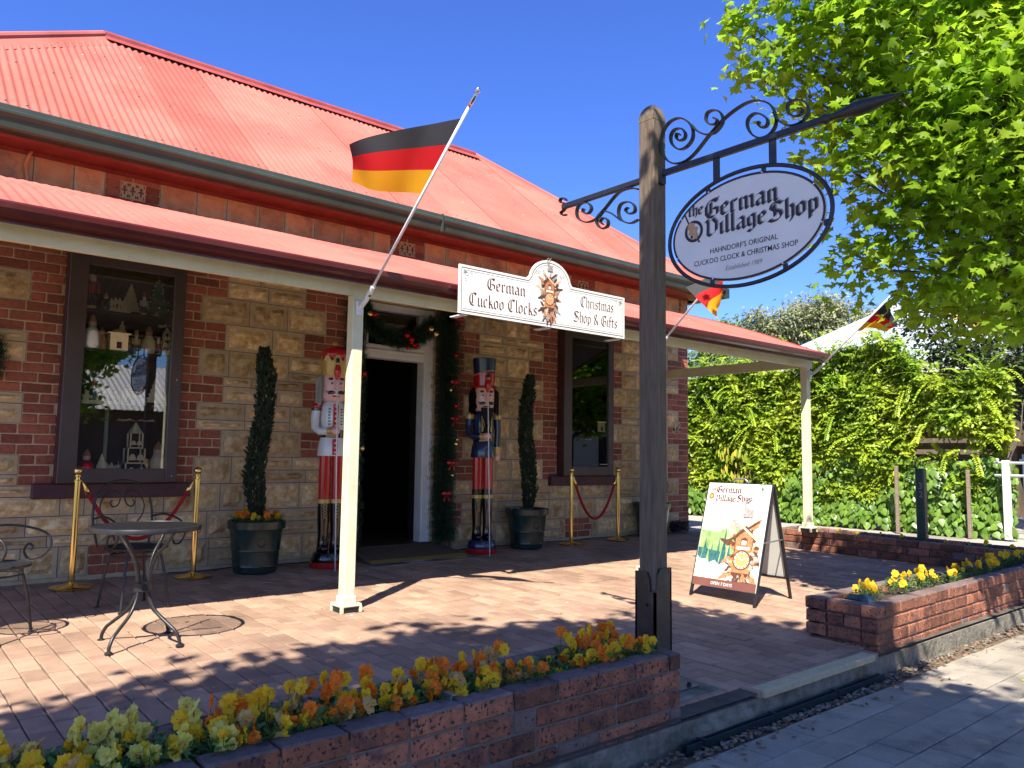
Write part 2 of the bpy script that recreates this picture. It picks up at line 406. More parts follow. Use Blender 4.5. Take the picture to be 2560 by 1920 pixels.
# footpath bed + slabs
mb = MB().mat('slab_bed'); mb.box(-8, 40, -1.6, 2.22, FZ-.15, FZ-.012)
mb.mat('earth'); mb.box(-8, 40, 2.22, KY+.02, FZ-.15, FZ-.02)
fp = tag(mb.build('footpath'), kind='structure')
rows = []; y = 2.215; k = 0
SV = {}
def slab_mesh(L, W):
    key = (round(L, 2), round(W, 2))
    if key not in SV: SV[key] = variants('paving_slab', 'slab', lambda m: m.cbox(-L/2+.003, L/2-.003, -W/2+.003, W/2-.003, -.05, 0, .004), 4)
    return RN.choice(SV[key])
rest = MB().mat('slab')
rr = random.Random(5); cand = []
while y > -1.55:
    x = -7.9+rr.choice((0, .1, .21, .3)); W = .192
    while x < 30:
        L = rr.choice((.21, .41, .41, .41, .30)); cand.append((x+L/2, y-W/2, L, W)); x += L
    y -= W
vis = sorted([c for c in cand if seen((c[0], c[1], FZ))], key=lambda c: c[0]**2+c[1]**2)[:220]
vs = set(vis)
for c in cand:
    dz = rr.uniform(-.003, .003)
    if c in vs: piece('paving_slab', slab_mesh(c[2], c[3]), fp, (c[0], c[1], FZ+dz), (rr.uniform(-.006, .006), rr.uniform(-.006, .006), rr.uniform(-.004, .004)))
    elif c[0] < 20 and c[0] > -5: rest.rv = rr.random(); rest.cbox(c[0]-c[2]/2+.003, c[0]+c[2]/2-.003, c[1]-c[3]/2+.003, c[1]+c[3]/2-.003, FZ-.05, FZ+dz, .004)
tag(rest.build('paving_slab_field', fp), kind='stuff')

# terrace: sloping bed, kerb face, pavers
mb = MB().mat('paver_bed')
def tq(x0, x1, y0, y1, dz): return [(x0, y0, G(y0)+dz), (x1, y0, G(y0)+dz), (x1, y1, G(y1)+dz), (x0, y1, G(y1)+dz)]
mb.poly(tq(-6, 10.02, KY+.012, 7.6, -.010))
mb.mat('concrete')
mb.prism([(KY+.01, G(KY)-.03), (KY+.01, FZ-.2), (KY+.25, FZ-.2), (KY+.25, G(KY)-.03)], (-6, 0, 0), (0, 1, 0), (0, 0, 1), (24, 0, 0))
ter = tag(mb.build('terrace'), kind='structure')
PV = variants('paver', 'paver', lambda m: m.cbox(-.0532, .0532, -.1112, .1112, -.045, 0, .004), 8)
PVN = variants('paver', 'brick_purple', lambda m: m.cbox(-.0545, .0545, -.1125, .1125, -.045, 0, .0035), 3)
rest = MB().mat('paver'); cand = []
def paver_zone(x0, x1, y0, y1):
    x = x0; c = 0
    while x < x1-.05:
        yy = y0 - (.114 if c % 2 else 0)
        while yy < y1-.01:
            a, b = max(yy, y0), min(yy+.2275, y1)
            if b-a > .04: cand.append((x+.0565, (a+b)/2, b-a))
            yy += .2275
        x += .113; c += 1
paver_zone(-5.9, 10.0, KY+.12, 5.15); paver_zone(-5.9, 10.0, 5.155, 7.56)
yy = KY+.012; x = -5.9
while x < 10:
    if 3.66 < x < 5.02: cand.append((x+.0565, KY+.064, .112))
    x += .113     # header course along the front edge
vis = sorted([c for c in cand if seen((c[0], c[1], G(c[1]))) and c[2] > .2 and not (c[0] < 3.1 and c[1] < 2.8) and not (5.1 < c[0] and c[1] < 2.9)], key=lambda c: c[0]**2+c[1]**2)[:300]
vs = set(vis); rr = random.Random(8)
sl_ = math.atan(.02)
for c in cand:
    dz = rr.uniform(-.003, .0025); z = G(c[1])+dz
    nz = noise.noise((c[0]*1.7, c[1]*1.7, 0))
    if c in vs:
        piece('paver', PV[min(7, max(0, int((rr.random()*.75+.125+nz*.3)*8)))], ter, (c[0], c[1], z), (sl_+rr.uniform(-.006, .006), rr.uniform(-.008, .008), rr.uniform(-.008, .008)), (1, c[2]/.2275, 1))
    elif -3.5 < c[0]:
        rest.rv = min(1, max(0, rr.random()*.8+.1+nz*.3))
        M = Matrix.Translation((c[0], c[1], z)) @ Matrix.Rotation(sl_, 4, 'X')
        rest.cbox(-.0532, .0532, -c[2]/2+.0026, c[2]/2-.0026, -.045, 0, .004, M)
tag(rest.build('paver_field', ter), kind='stuff')
# step nosing, drain channel, gravel and litter along the kerb
mb = MB().mat('nosing'); mb.cbox(3.74, 4.97, KY-.012, KY+.075, G(KY)-.035, G(KY)+.006, .004)
nos = mb.build('step_nosing'); tag(nos, 'pale yellow nosing strip on the edge of the terrace step', 'step edge')
mb = MB().mat('drain')
mb.box(3.02, 4.98, KY-.062, KY-.052, FZ-.02, FZ+.028); mb.box(3.02, 4.98, KY-.03, KY-.02, FZ-.02, FZ+.028); mb.box(3.02, 4.98, KY-.052, KY-.03, FZ-.02, FZ-.008)
for x in (3.14, 3.75, 4.4): mb.box(x, x+.02, KY-.066, KY-.016, FZ-.02, FZ+.032)
tag(mb.build('drain_channel'), 'dark green metal drain channel lying along the kerb', 'drain')
rr = random.Random(3)
mb = MB()
for i in range(2600):
    x = rr.uniform(-1, 13); y = KY-.02-abs(rr.gauss(0, .06)); r = rr.uniform(.004, .014)
    if 3 < x < 5 and y > KY-.07: y -= .06
    if y < 2.08: continue
    mb.mat('gravel' if rr.random() < .7 else 'litter'); mb.rv = rr.random()
    M = Matrix.Translation((x, y, FZ-.006+r*.5)) @ Matrix.Rotation(rr.uniform(0, 6), 4, 'Z') @ Matrix.Rotation(rr.uniform(-.5, .5), 4, 'X')
    mb.cbox(-r, r, -r*.7, r*.7, -r*.45, r*.45, r*.3, M)
for i in range(500):
    x = rr.uniform(0, 13); y = KY-.03-abs(rr.gauss(0, .14)); a = rr.uniform(0, 6); l = rr.uniform(.012, .03)
    if y < 1.7: continue
    mb.mat('litter'); mb.rv = rr.random(); u = Vector((math.cos(a), math.sin(a), rr.uniform(-.2, .2)))*l; w = Vector((-math.sin(a), math.cos(a), .1))*l*.35
    c = Vector((x, y, FZ+.006)); mb.poly([c-u, c+w, c+u, c-w])
tag(mb.build('gravel_litter'), 'loose gravel and dry leaf litter along the kerb', 'gravel', kind='stuff')
# concrete footing and steel foot plate by the sign post
mb = MB().mat('concrete'); mb.cbox(3.12, 3.66, KY-.02, 2.62, FZ-.1, G(2.5)-.055, .03, jit=.008)
mb.mat('concrete'); mb.cbox(3.14, 3.60, 2.50, 3.05, FZ-.1, G(2.6)+.004, .03, jit=.008)
fo = mb.build('concrete_footing'); tag(fo, 'rough mossy concrete footing under the timber sign post', 'footing')

# ================================================================= brick planters
BV = {}
def brick_meshes(l, w, h, mats, n=8):
    k = (round(l, 3), round(w, 3), mats if isinstance(mats, str) else tuple(mats))
    if k not in BV: BV[k] = variants('brick', mats, lambda m: m.cbox(-l/2, l/2, -w/2, w/2, -h/2, h/2, .007, jit=.0022), n)
    return BV[k]
BR = random.Random(21)
def two_tone(l, w, h, n=10):
    k = ('tt', l, w)
    if k not in BV:
        out = []
        for i in range(n):
            m = MB(); m.mat('brick_planter'); m.rv = (i+.5)/n; m.cbox(-l/2, l/2, -w/2, w/2, -h/2, h/2, .007, jit=.0025)
            # purple-fired top face and some end bands
            m.mat('brick_purple'); t = m.cur
            for j, f in enumerate(m.f):
                if all(m.v[q][2] > h/2-.012 for q in f): m.m[j] = t
            me = bpy.data.meshes.new('brick'); me.from_pydata(m.v, [], m.f); me.update()
            for q in m.mats: me.materials.append(MATS[q])
            me.polygons.foreach_set('material_index', m.m)
            at = me.attributes.new('rnd', 'FLOAT', 'FACE'); at.data.foreach_set('value', m.r); out.append(me)
        BV[k] = out
    return BV[k]
def brick_run(parent, a, b, z0f, n, flip=0, head=0.0, w=.108, top_only=False, cl=.229, pitch=.239, ch=.0855):
    """courses of bricks along a->b (centre line), z0f(x,y) = base level"""
    a, b = Vector(a), Vector(b); d = b-a; L = d.length; d /= L; rz = math.atan2(d.y, d.x)
    for k in range(n):
        if top_only and k < n-1: continue
        s = 0 if (k+flip) % 2 == 0 else -pitch/2
        while s < L-.02:
            l = cl if BR.random() > head else .109
            e = min(s+l, L); st = max(s, 0)
            if e-st > .03:
                c = a+d*((st+e)/2); ll = e-st
                ms = two_tone(cl, w, .076) if k == n-1 else (brick_meshes(cl, w, .076, ['brick_planter']*4+['brick_purple']+['brick_planter']*3, 8))
                piece('brick', BR.choice(ms), parent, (c.x+BR.uniform(-.0015, .0015), c.y+BR.uniform(-.002, .002), z0f(c.x, c.y)+ch*k+.038), (BR.uniform(-.012, .012), BR.uniform(-.006, .006), rz+BR.uniform(-.006, .006)), (ll/cl, 1, 1))
            s += l+.010
NZ = lambda x, y: -.165           # base of the street-side courses
# --- near planter (street front, left of the sign post)
npl = thing('brick_planter', (1.2, 2.55, G(2.55)), 'low brick planter in the foreground full of orange and yellow pansies', 'planter')
mb = MB().mat('mortar_dark')
mb.box(-1.5, 3.085, KY+.045, KY+.132, FZ-.05, .150); mb.box(-1.5, 3.0, 2.765, 2.852, G(2.8)-.05, .150); mb.box(2.995, 3.085, KY+.13, 2.77, FZ-.05, .150)
mb.mat('concrete'); mb.box(-1.5, 3.05, KY+.03, KY+.13, FZ-.06, FZ+.05)
mb.build('mortar', npl, world=True)
NB = FZ+.045
brick_run(npl, (-1.4, KY+.09), (3.094, KY+.09), lambda x, y: .172-.0855*4-.076+.0095-.0855*0, 5, head=.06)
brick_run(npl, (-1.4, 2.81), (3.094, 2.81), lambda x, y: .172-.0855*2-.076, 3, head=.05)
brick_run(npl, (3.04, KY+.15), (3.04, 2.75), lambda x, y: .172-.0855*3-.076, 4, flip=1)
mb = MB().mat('soil'); n = 40
for i in range(n):
    for j in range(4):
        def sp(i, j): x = -1.4+i*4.42/n; y = KY+.13+j*.16; return (x, y, .085+.02*noise.noise((x*4, y*4, 1)))
        mb.poly([sp(i, j), sp(i+1, j), sp(i+1, j+1), sp(i, j+1)])
mb.build('soil', npl, smooth=True, world=True)
mb = MB().mat('grey_metal'); 
mb.box(1.83, 1.90, KY+.06, KY+.12, .173, .176); mb.box(1.80, 1.805, KY+.10, KY+.16, .17, .20); mb.box(1.80, 1.83, KY+.10, KY+.16, .198, .202)
mb.build('metal_clip', npl, world=True)
# --- right planter: street wing and the wing running back to the corner post
rpl = thing('brick_planter', (7, 2.65, G(2.6)), 'L-shaped brick planter with small yellow pansies beside the driveway', 'planter')
ROT = math.radians(1.0)
def RY(x): return KY+.03+(x-5.1)*math.tan(ROT)
TZ = .172                                     # planter top
mb = MB().mat('mortar_dark')
mb.prism([(5.13, RY(5.13)+.012), (13.0, RY(13)+.012), (13.0, RY(13)+.1), (5.13, RY(5.13)+.1)], (0, 0, FZ), (1, 0, 0), (0, 1, 0), (0, 0, TZ-.015-FZ))
mb.box(5.13, 5.21, RY(5.1)+.1, 2.86, FZ, TZ-.015)
mb.box(5.13, 9.50, 2.80, 2.88, FZ, TZ-.015); mb.box(9.52, 9.60, 2.8, 5.74, FZ, TZ-.015); mb.box(9.95, 10.03, 2.8, 5.74, FZ, TZ-.015); mb.box(9.5, 10.03, 5.66, 5.74, FZ, TZ-.015)
mb.mat('concrete'); mb.prism([(5.06, RY(5.06)-.012), (13.0, RY(13)-.012), (13.0, RY(13)+.1), (5.06, RY(5.06)+.1)], (0, 0, FZ-.1), (1, 0, 0), (0, 1, 0), (0, 0, .16))
mb.build('mortar', rpl, world=True)
bz = lambda x, y: TZ-.0855*3-.076
brick_run(rpl, (5.10, RY(5.1)+.055), (12.4, RY(12.4)+.055), bz, 4, head=.45)
brick_run(rpl, (5.155, RY(5.1)+.115), (5.155, 2.885), bz, 4, flip=1, head=.2)
brick_run(rpl, (5.22, 2.832), (9.5, 2.832), bz, 4, top_only=True)
brick_run(rpl, (9.555, 2.89), (9.555, 5.75), lambda x, y: TZ-.0855*2-.076+.012*(y-2.9), 3, flip=1)
brick_run(rpl, (9.99, 2.89), (9.99, 5.75), lambda x, y: TZ-.0855*2-.076+.012*(y-2.9), 3, top_only=True)
brick_run(rpl, (9.62, 5.70), (9.93, 5.70), lambda x, y: TZ-.0855*2-.076+.034, 3, top_only=True)
mb = MB().mat('soil'); mb.poly([(5.2, RY(5.2)+.08, TZ-.05), (12.9, RY(12.9)+.08, TZ-.05), (12.9, 2.95, TZ-.05), (5.2, 2.82, TZ-.05)])
mb.poly([(9.58, 2.8, TZ-.048), (9.97, 2.8, TZ-.048), (9.97, 5.7, TZ-.02), (9.58, 5.7, TZ-.02)])
mb.build('soil', rpl, world=True)
mb = MB().mat('pot_green'); mb.cbox(5.25, 5.42, RY(5.3)+.14, RY(5.3)+.3, TZ-.05, TZ+.03, .03, jit=.01)
tag(mb.build('utility_cover'), 'small dark green lid in the end of the right planter', 'lid')
# ================================================================= shop building
shop = thing('shop_building', (5.5, WY, 0), 'old stone and brick shop with red corrugated iron hip roof', 'building')
LW = (1.35, 2.31, .82, 2.80); DW = (4.17, 5.21, 0.0, 2.80); RW = (7.19, 8.15, .85, 2.80)
TOPZ = 3.62
mb = MB().mat('pointing')
xs = sorted({-4, LW[0], LW[1], DW[0], DW[1], RW[0], RW[1], 10.0}); zs = sorted({-.1, .82, .85, 2.80, TOPZ})
def hole(x, z): return any(a < x < b and c < z < d for a, b, c, d in (LW, DW, RW))
for i in range(len(xs)-1):
    for j in range(len(zs)-1):
        if not hole((xs[i]+xs[i+1])/2, (zs[j]+zs[j+1])/2): mb.box(xs[i], xs[i+1], WY, WY+.32, zs[j], zs[j+1])
fw_ = mb.build('front_wall', shop, world=True)
mb = MB().mat('brick_wall'); mb.rv = .5
mb.box(9.7, 9.99, WY+.32, 12.8, -.1, TOPZ); mb.box(-4, -3.7, WY+.32, 12.8, -.1, TOPZ); mb.box(-4, 9.99, 12.8, 13.1, -.1, TOPZ)
mb.build('outer_wall', shop, world=True)
# quoin brick spans for even / odd block rows, above sill level
CO = .0855; BLK = CO*3; YF = WY-.008
spansA = [(1.09, 1.35), (2.31, 2.50), (3.80, 4.17), (5.21, 5.86), (6.93, 7.19), (8.15, 8.17), (9.50, 10.0)]
spansB = [(0.60, 1.35), (2.31, 2.74), (3.56, 4.17), (5.21, 5.63), (6.68, 7.19), (8.15, 8.46), (9.76, 10.0)]
WB = brick_meshes(.222, .07, .0755, 'brick_wall', 10); WBH = brick_meshes(.106, .07, .0755, 'brick_wall', 10)
wr = random.Random(33); bricks = []; stones = []
def lay_bricks(x0, x1, z, course):
    """one course of wall bricks between x0 and x1"""
    x = x0; first = True; W = x1-x0
    if W < .05: return
    while x1-x > .03:
        l = .106 if (first and course % 2) else .222
        first = False
        if x+l > x1-.03: l = x1-x-.004
        bricks.append((x+l/2, z+CO/2, l)); x += l+.011
def lay_stones(x0, x1, z0, z1, minw=.26, maxw=.62):
    if x1-x0 < .05: return
    h = z1-z0
    def row(za, zb, mn, mx):
        x = x0
        while x1-x > .02:
            w = wr.uniform(mn, mx)
            if x1-(x+w) < mn*.75: w = x1-x
            stones.append((x, x+w, za, zb)); x += w
    t = wr.random()
    x = x0
    while x1-x > .02:
        w = wr.uniform(.45, 1.0)
        if x1-(x+w) < .35: w = x1-x
        t = wr.random(); X0, X1 = x, x+w
        def sub(za, zb, mn, mx):
            q = X0
            while X1-q > .02:
                ww = wr.uniform(mn, mx)
                if X1-(q+ww) < mn*.75: ww = X1-q
                stones.append((q, q+ww, za, zb)); q += ww
        if h < .2 or t < .5: sub(z0, z1, .28, .52)
        elif t < .8:
            m = z0+h*wr.choice((.36, .5, .64)); sub(z0, m, .22, .6); sub(m, z1, .22, .6)
        else: sub(z0, z1, .2, .34)
        x += w
sillrow = 3
for k in range(11):
    z0 = k*BLK+.03; z1 = z0+BLK
    if z0 > 2.86: break
    sp = spansA if k % 2 else spansB
    if k < sillrow: sp = [(3.80, 4.17), (5.21, 5.63)] if k % 2 else [(3.90, 4.17), (5.21, 5.50)]; sp = sp+[(9.50, 10.0) if k % 2 else (9.76, 10.0)]
    sp = sorted(sp)
    # openings present at this row
    op = [o[:2] for o in (LW, DW, RW) if o[2] < z0+BLK*.5 < o[3]]
    blocks = sorted(sp+[tuple(o) for o in op]); x = -.6 if k >= sillrow else -.6
    for a, b in blocks:
        if a-x > .03: lay_stones(x, a, z0, z1)
        x = max(x, b)
    if x < 9.98: lay_stones(x, 10.0, z0, z1)
    for a, b in sp:
        for c in range(3): lay_bricks(a+.006, b-.002, z0+c*CO, k*3+c)
# two small brick air-vent patches at the wall foot
for vx in (1.65, 7.35):
    hit = [s for s in stones if s[2] < .1 and s[0] < vx+.5 and s[1] > vx]; stones = [s for s in stones if not (s[2] < .28 and s[0] < vx+.5 and s[1] > vx)]
    for c in range(3): lay_bricks(vx+.006, vx+.495, .03+c*CO, c)
    a, b = min(q[0] for q in hit), max(q[1] for q in hit)
    if vx-a > .06: stones.append((a, vx, .03, .03+BLK))
    if b-vx-.5 > .06: stones.append((vx+.5, b, .03, .03+BLK))
# upper band above the veranda roof
ub = []
x = -.6; vents = [(1.60, 2.07), (4.55, 5.02), (7.43, 7.90)]
while x < 9.9:
    v = [q for q in vents if x-.01 <= q[0] < x+.36]
    if v:
        if v[0][0]-x > .05: ub.append((x, v[0][0])); 
        x = v[0][1]; continue
    w = min(wr.uniform(.27, .37), 9.5-x if x < 9.4 else 10-x)
    if w < .05: break
    ub.append((x, x+w)); x += w
for a, b in vents:
    for c in range(4):
        z = 3.30+c*.078
        for xx in ((a+.006, a+.125), (b-.125, b-.006)) if c in (1, 2) else ((a+.006, a+.228), (a+.239, b-.006)):
            bricks.append(((xx[0]+xx[1])/2, z+.038, xx[1]-xx[0]))
for c in range(4): bricks.append((9.75, 3.30+c*.078+.038, .222)); bricks.append((9.92, 3.30+c*.078+.038, .10))
# largest-looking 300 bricks are single objects, the rest one part
def big(b):
    q = px((b[0], WY, b[1])); return (b[2]/q[2]) if q and seen((b[0], WY, b[1])) else 0
bricks.sort(key=big, reverse=True); rest = MB().mat('brick_wall')
for i, b in enumerate(bricks):
    if i < 300 and big(b) > 0:
        ms = WB if b[2] > .15 else WBH; l = .222 if b[2] > .15 else .106
        piece('brick', wr.choice(ms), fw_, (b[0], YF+.035+wr.uniform(-.002, .002), b[1]), (wr.uniform(-.01, .01), 0, wr.uniform(-.004, .004)), (b[2]/l, 1, 1))
    else:
        rest.rv = wr.random(); rest.cbox(b[0]-b[2]/2, b[0]+b[2]/2, YF, YF+.07, b[1]-.037, b[1]+.037, .005, jit=.0015)
if rest.f: tag(rest.build('brick_field', fw_), kind='stuff')
def stone(x0, x1, z0, z1, mat='stone', rough=.034, marg=None):
    """rock-faced ashlar: smooth pointed margin, dark ruled joint, rough raised face"""
    m = MB(); m.rv = wr.random(); j = .0035
    m.mat('pointing'); w, h = x1-x0, z1-z0
    ma = marg if marg is not None else wr.uniform(.018, .042); ma = min(ma, h*.28, w*.28)
    a, b, c, d = x0+j, x1-j, z0+j, z1-j
    y0 = YF+.002
    nx, nz = max(4, min(9, int(w/.055))), max(3, min(5, int(h/.055)))
    ids = {}; s = wr.uniform(0, 99)
    irr = lambda: wr.uniform(-.010, .010)
    for i in range(nx+1):
        for k in range(nz+1):
            u, v = i/nx, k/nz; edge = i in (0, nx) or k in (0, nz)
            X = a+ma+(b-a-2*ma)*u; Z = c+ma+(d-c-2*ma)*v
            if edge: X += irr(); Z += irr(); Y = y0
            else:
                t = min(u, 1-u)*w; t2 = min(v, 1-v)*h; r = min(1, min(t, t2)/.03)
                Y = y0-(.006+rough*(.5+.9*noise.noise((X*9+s, Z*14, s))))*r
            ids[i, k] = len(m.v); m.v.append((X, Y, Z))
    o = len(m.v); m.v += [(a, y0, c), (b, y0, c), (b, y0, d), (a, y0, d)]
    bt = [ids[i, 0] for i in range(nx+1)]; tp = [ids[i, nz] for i in range(nx+1)]; lf = [ids[0, k] for k in range(nz+1)]; rt = [ids[nx, k] for k in range(nz+1)]
    m.face([o, o+1]+bt[::-1]); m.face([o+2, o+3]+tp); m.face([o+3, o]+lf); m.face([o+1, o+2]+rt[::-1])
    e = len(m.v); m.v += [(a, y0+.03, c), (b, y0+.03, c), (b, y0+.03, d), (a, y0+.03, d)]
    for q in range(4): m.face((o+q, e+q, e+(q+1) % 4, o+(q+1) % 4))
    m.mat(mat)
    for i in range(nx):
        for k in range(nz): m.face((ids[i, k], ids[i+1, k], ids[i+1, k+1], ids[i, k+1]))
    ob = m.build('stone', fw_); fixnorm(ob); return ob
for s in stones:
    if not seen(((s[0]+s[1])/2, WY, (s[2]+s[3])/2), 150) or s[1]-s[0] < .05: continue
    stone(*s)
for a, b in ub: stone(a, b, 3.30, 3.605, 'stone_band', .010, .02)
jl = MB().mat('joint_line')
for s in stones: jl.poly([(s[0], YF+.006, s[2]), (s[1], YF+.006, s[2]), (s[1], YF+.006, s[3]), (s[0], YF+.006, s[3])])
for a, b in ub: jl.poly([(a, YF+.006, 3.30), (b, YF+.006, 3.30), (b, YF+.006, 3.605), (a, YF+.006, 3.605)])
tag(jl.build('ruled_joints', fw_), kind='stuff')
for a, b in vents:                                       # pierced terracotta air vents
    m = MB().mat('stone_band'); m.rv = .8
    x0, x1, z0, z1 = a+.13, b-.13, 3.378, 3.535
    m.box(x0, x1, YF+.012, YF+.03, z0, z1)
    m.mat('joint_line')
    for i in range(3):
        cx = x0+(x1-x0)*(i+.5)/3; cz = (z0+z1)/2
        m.box(cx-.006, cx+.006, YF+.004, YF+.0125, cz-.042, cz+.042); m.box(cx-.024, cx+.024, YF+.005, YF+.0125, cz-.007, cz+.007)
        m.box(cx-.013, cx+.013, YF+.0045, YF+.0125, cz+.018, cz+.030)
        for sx in (-1, 1):
            for sz in (-1, 1): m.box(cx+sx*.027-.006, cx+sx*.027+.006, YF+.005, YF+.0125, cz+sz*.052-.012, cz+sz*.052+.012)
    m.mat('stone_band'); m.rv = .8
    m.box(x0, x1, YF+.002, YF+.012, z0, z0+.006); m.box(x0, x1, YF+.002, YF+.012, z1-.006, z1); m.box(x0, x0+.006, YF+.002, YF+.012, z0, z1); m.box(x1-.006, x1, YF+.002, YF+.012, z0, z1)
    m.build('air_vent', shop, world=True)
# house number on the corner
def digit_tube(m, pts, r): m.tube(pts, r, 6)
m = MB().mat('number_brass')
def arc(cx, cz, r, a0, a1, n=10, sx=1): return [(cx+r*sx*math.cos(math.radians(a0+(a1-a0)*i/n)), YF-.012, cz+r*math.sin(math.radians(a0+(a1-a0)*i/n))) for i in range(n+1)]
m.tube(arc(9.625, 1.615, .036, 150, -90)+arc(9.625, 1.538, .042, 90, -150)[1:], .0085, 6)
m.tube(arc(9.735, 1.612, .038, 160, -40)+[(9.70, YF-.012, 1.505), (9.78, YF-.012, 1.505)], .0085, 6)
m.build('house_number', shop, world=True)
# conduit on the band
m = MB().mat('stone_band'); m.tube([(1.03, YF-.02, 3.62), (1.0, YF-.03, 3.55), (.985, YF-.03, 3.48), (1.0, YF-.03, 3.38), (1.02, YF-.03, 3.28)], .013, 8); m.build('conduit', shop, smooth=True, world=True)

# ---- display windows: boxed cases standing proud of the wall
def display_window(W, name='display_window'):
    x0, x1, z0, z1 = W; yf = WY-.14
    g = MB().mat('frame_brown')
    b = .145 if W is LW else .17
    gx0, gx1, gz0, gz1 = x0+.145, x1-.105, z0+.125, z1-.10
    g.cbox(x0, gx0, yf, yf+.05, z0, z1, .006); g.cbox(gx1, x1, yf, yf+.05, z0, z1, .006)
    g.cbox(gx0-.002, gx1+.002, yf+.001, yf+.049, z0, gz0, .006); g.cbox(gx0-.002, gx1+.002, yf+.001, yf+.049, gz1, z1, .006)
    g.box(x0+.004, x1-.004, yf+.012, yf+.016, z0+.02, z0+.024)
    fr = g.build('window_frame', shop, world=True)
    c = MB().mat('sill_maroon'); c.box(x0-.004, x0+.03, yf+.03, WY+.02, z0, z1); c.box(x1-.03, x1+.004, yf+.03, WY+.02, z0, z1); c.box(x0+.03, x1-.03, yf+.05, WY+.02, z0-.001, z0+.03)
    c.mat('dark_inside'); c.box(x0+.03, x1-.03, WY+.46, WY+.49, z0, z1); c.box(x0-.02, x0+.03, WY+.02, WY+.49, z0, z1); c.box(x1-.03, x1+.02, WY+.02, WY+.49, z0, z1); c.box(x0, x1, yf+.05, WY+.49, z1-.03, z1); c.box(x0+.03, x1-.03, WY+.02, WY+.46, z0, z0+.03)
    c.build('window_case', fr)
    p = MB().mat('glass'); p.box(gx0-.01, gx1+.01, yf+.024, yf+.028, gz0-.01, gz1+.01); p.build('pane', fr)
    s = MB().mat('sill_maroon'); s.cbox(x0-.16, x1+.15, WY-.075, WY+.01, z0-.13, z0-.002, .008, jit=.002); s.build('sill', fr)
    for sz in ((2.33, 1.98, 1.50) if W is LW else (2.28, 1.86, 1.45)):
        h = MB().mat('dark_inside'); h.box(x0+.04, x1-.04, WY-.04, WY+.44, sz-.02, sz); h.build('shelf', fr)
    kn = MB().mat('chrome')
    kn.ball((x1-.045 if W is LW else x0+.07, yf-.004, 1.75), .007); kn.ball((x1-.045 if W is LW else x0+.07, yf-.004, z0+.06), .007)
    kn.build('lock', fr, smooth=True)
    return fr
display_window(LW); display_window(RW)
# ---- doorway: white frame, fanlight, dark shop room behind
d = MB().mat('white_paint'); yd = WY+.06
ox0, ox1, hz = 4.29, 5.09, 2.175
for x0, x1 in ((DW[0], ox0), (ox1, DW[1])):
    d.cbox(x0+.002, x1, yd, yd+.14, .10, 2.80, .006)
    a = (x0, x0+.05) if x0 < 4.5 else (x1-.05, x1); d.cbox(a[0]+.003, a[1]-.001, yd-.03, yd, .105, 2.79, .008)
    q = (x1-.025, x1-.003) if x0 < 4.5 else (x0+.003, x0+.025); d.cbox(q[0], q[1], yd-.016, yd, .11, hz+.06, .005)
d.cbox(ox0, ox1, yd-.012, yd+.138, hz, hz+.055, .006); d.cbox(ox0+.001, ox1-.001, yd-.02, yd+.1, hz+.055, hz+.10, .008)
d.cbox(ox0, ox1, yd, yd+.12, 2.275, 2.33, .006); d.cbox(ox0, ox1, yd-.005, yd+.12, 2.72, 2.80, .006)
d.cbox(ox0+.001, ox0+.06, yd+.002, yd+.1, 2.33, 2.72, .006); d.cbox(ox1-.06, ox1-.001, yd+.002, yd+.1, 2.33, 2.72, .006)
d.cbox(DW[0], DW[1], yd-.02, yd+.02, 2.80, 2.90, .006)
df = d.build('door_frame', shop, world=True)
p = MB().mat('glass'); p.box(ox0+.05, ox1-.05, yd+.04, yd+.044, 2.325, 2.725); p.build('fanlight_pane', df)
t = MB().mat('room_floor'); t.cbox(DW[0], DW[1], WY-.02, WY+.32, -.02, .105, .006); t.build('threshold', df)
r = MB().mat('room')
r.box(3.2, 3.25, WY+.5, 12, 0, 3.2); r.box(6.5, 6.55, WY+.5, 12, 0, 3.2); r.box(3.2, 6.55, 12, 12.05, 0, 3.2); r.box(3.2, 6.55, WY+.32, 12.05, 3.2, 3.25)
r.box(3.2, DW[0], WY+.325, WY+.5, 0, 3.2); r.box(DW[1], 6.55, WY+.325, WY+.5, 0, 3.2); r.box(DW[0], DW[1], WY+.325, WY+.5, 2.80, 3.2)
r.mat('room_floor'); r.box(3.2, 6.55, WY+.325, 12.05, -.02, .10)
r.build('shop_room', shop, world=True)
dl = MB().mat('white_paint'); M = Matrix.Translation((ox0+.02, WY+.22, 0)) @ Matrix.Rotation(math.radians(80), 4, 'Z')
dl.mat('frame_brown'); dl.cbox(0, .78, -.02, .02, .12, 2.16, .006, M); dl.build('open_door', shop, world=True)

# ---- main hip roof, corrugated in sheets
EY, EZ, RYY, RZ = 7.20, 3.73, 10.0, 6.0; XR = 10.36; XL = -.80
pit = (RZ-EZ)/(RYY-EY); CP = .0762
rf = MB().mat('roof_cap')
rf.poly([(XR, EY, EZ-.02), (XR, EY+5.6, EZ-.02), (XR-2.8, RYY, RZ-.02)]); rf.poly([(XL, EY+5.6, EZ-.02), (XL, EY, EZ-.02), (XL+2.8, RYY, RZ-.02)])
rf.poly([(XR, EY+5.6, EZ-.02), (XL, EY+5.6, EZ-.02), (XL+2.8, RYY, RZ-.02), (XR-2.8, RYY, RZ-.02)])
rf.poly([(XL, EY+.05, EZ-.03), (XR, EY+.05, EZ-.03), (XR-2.8, RYY, RZ-.035), (XL+2.8, RYY, RZ-.035)])
roof = rf.build('main_roof', shop, world=True)
sheet = 10*CP; ns = 6; x = XL; k = 0; nrm = Vector((0, -pit, 1)).normalized()
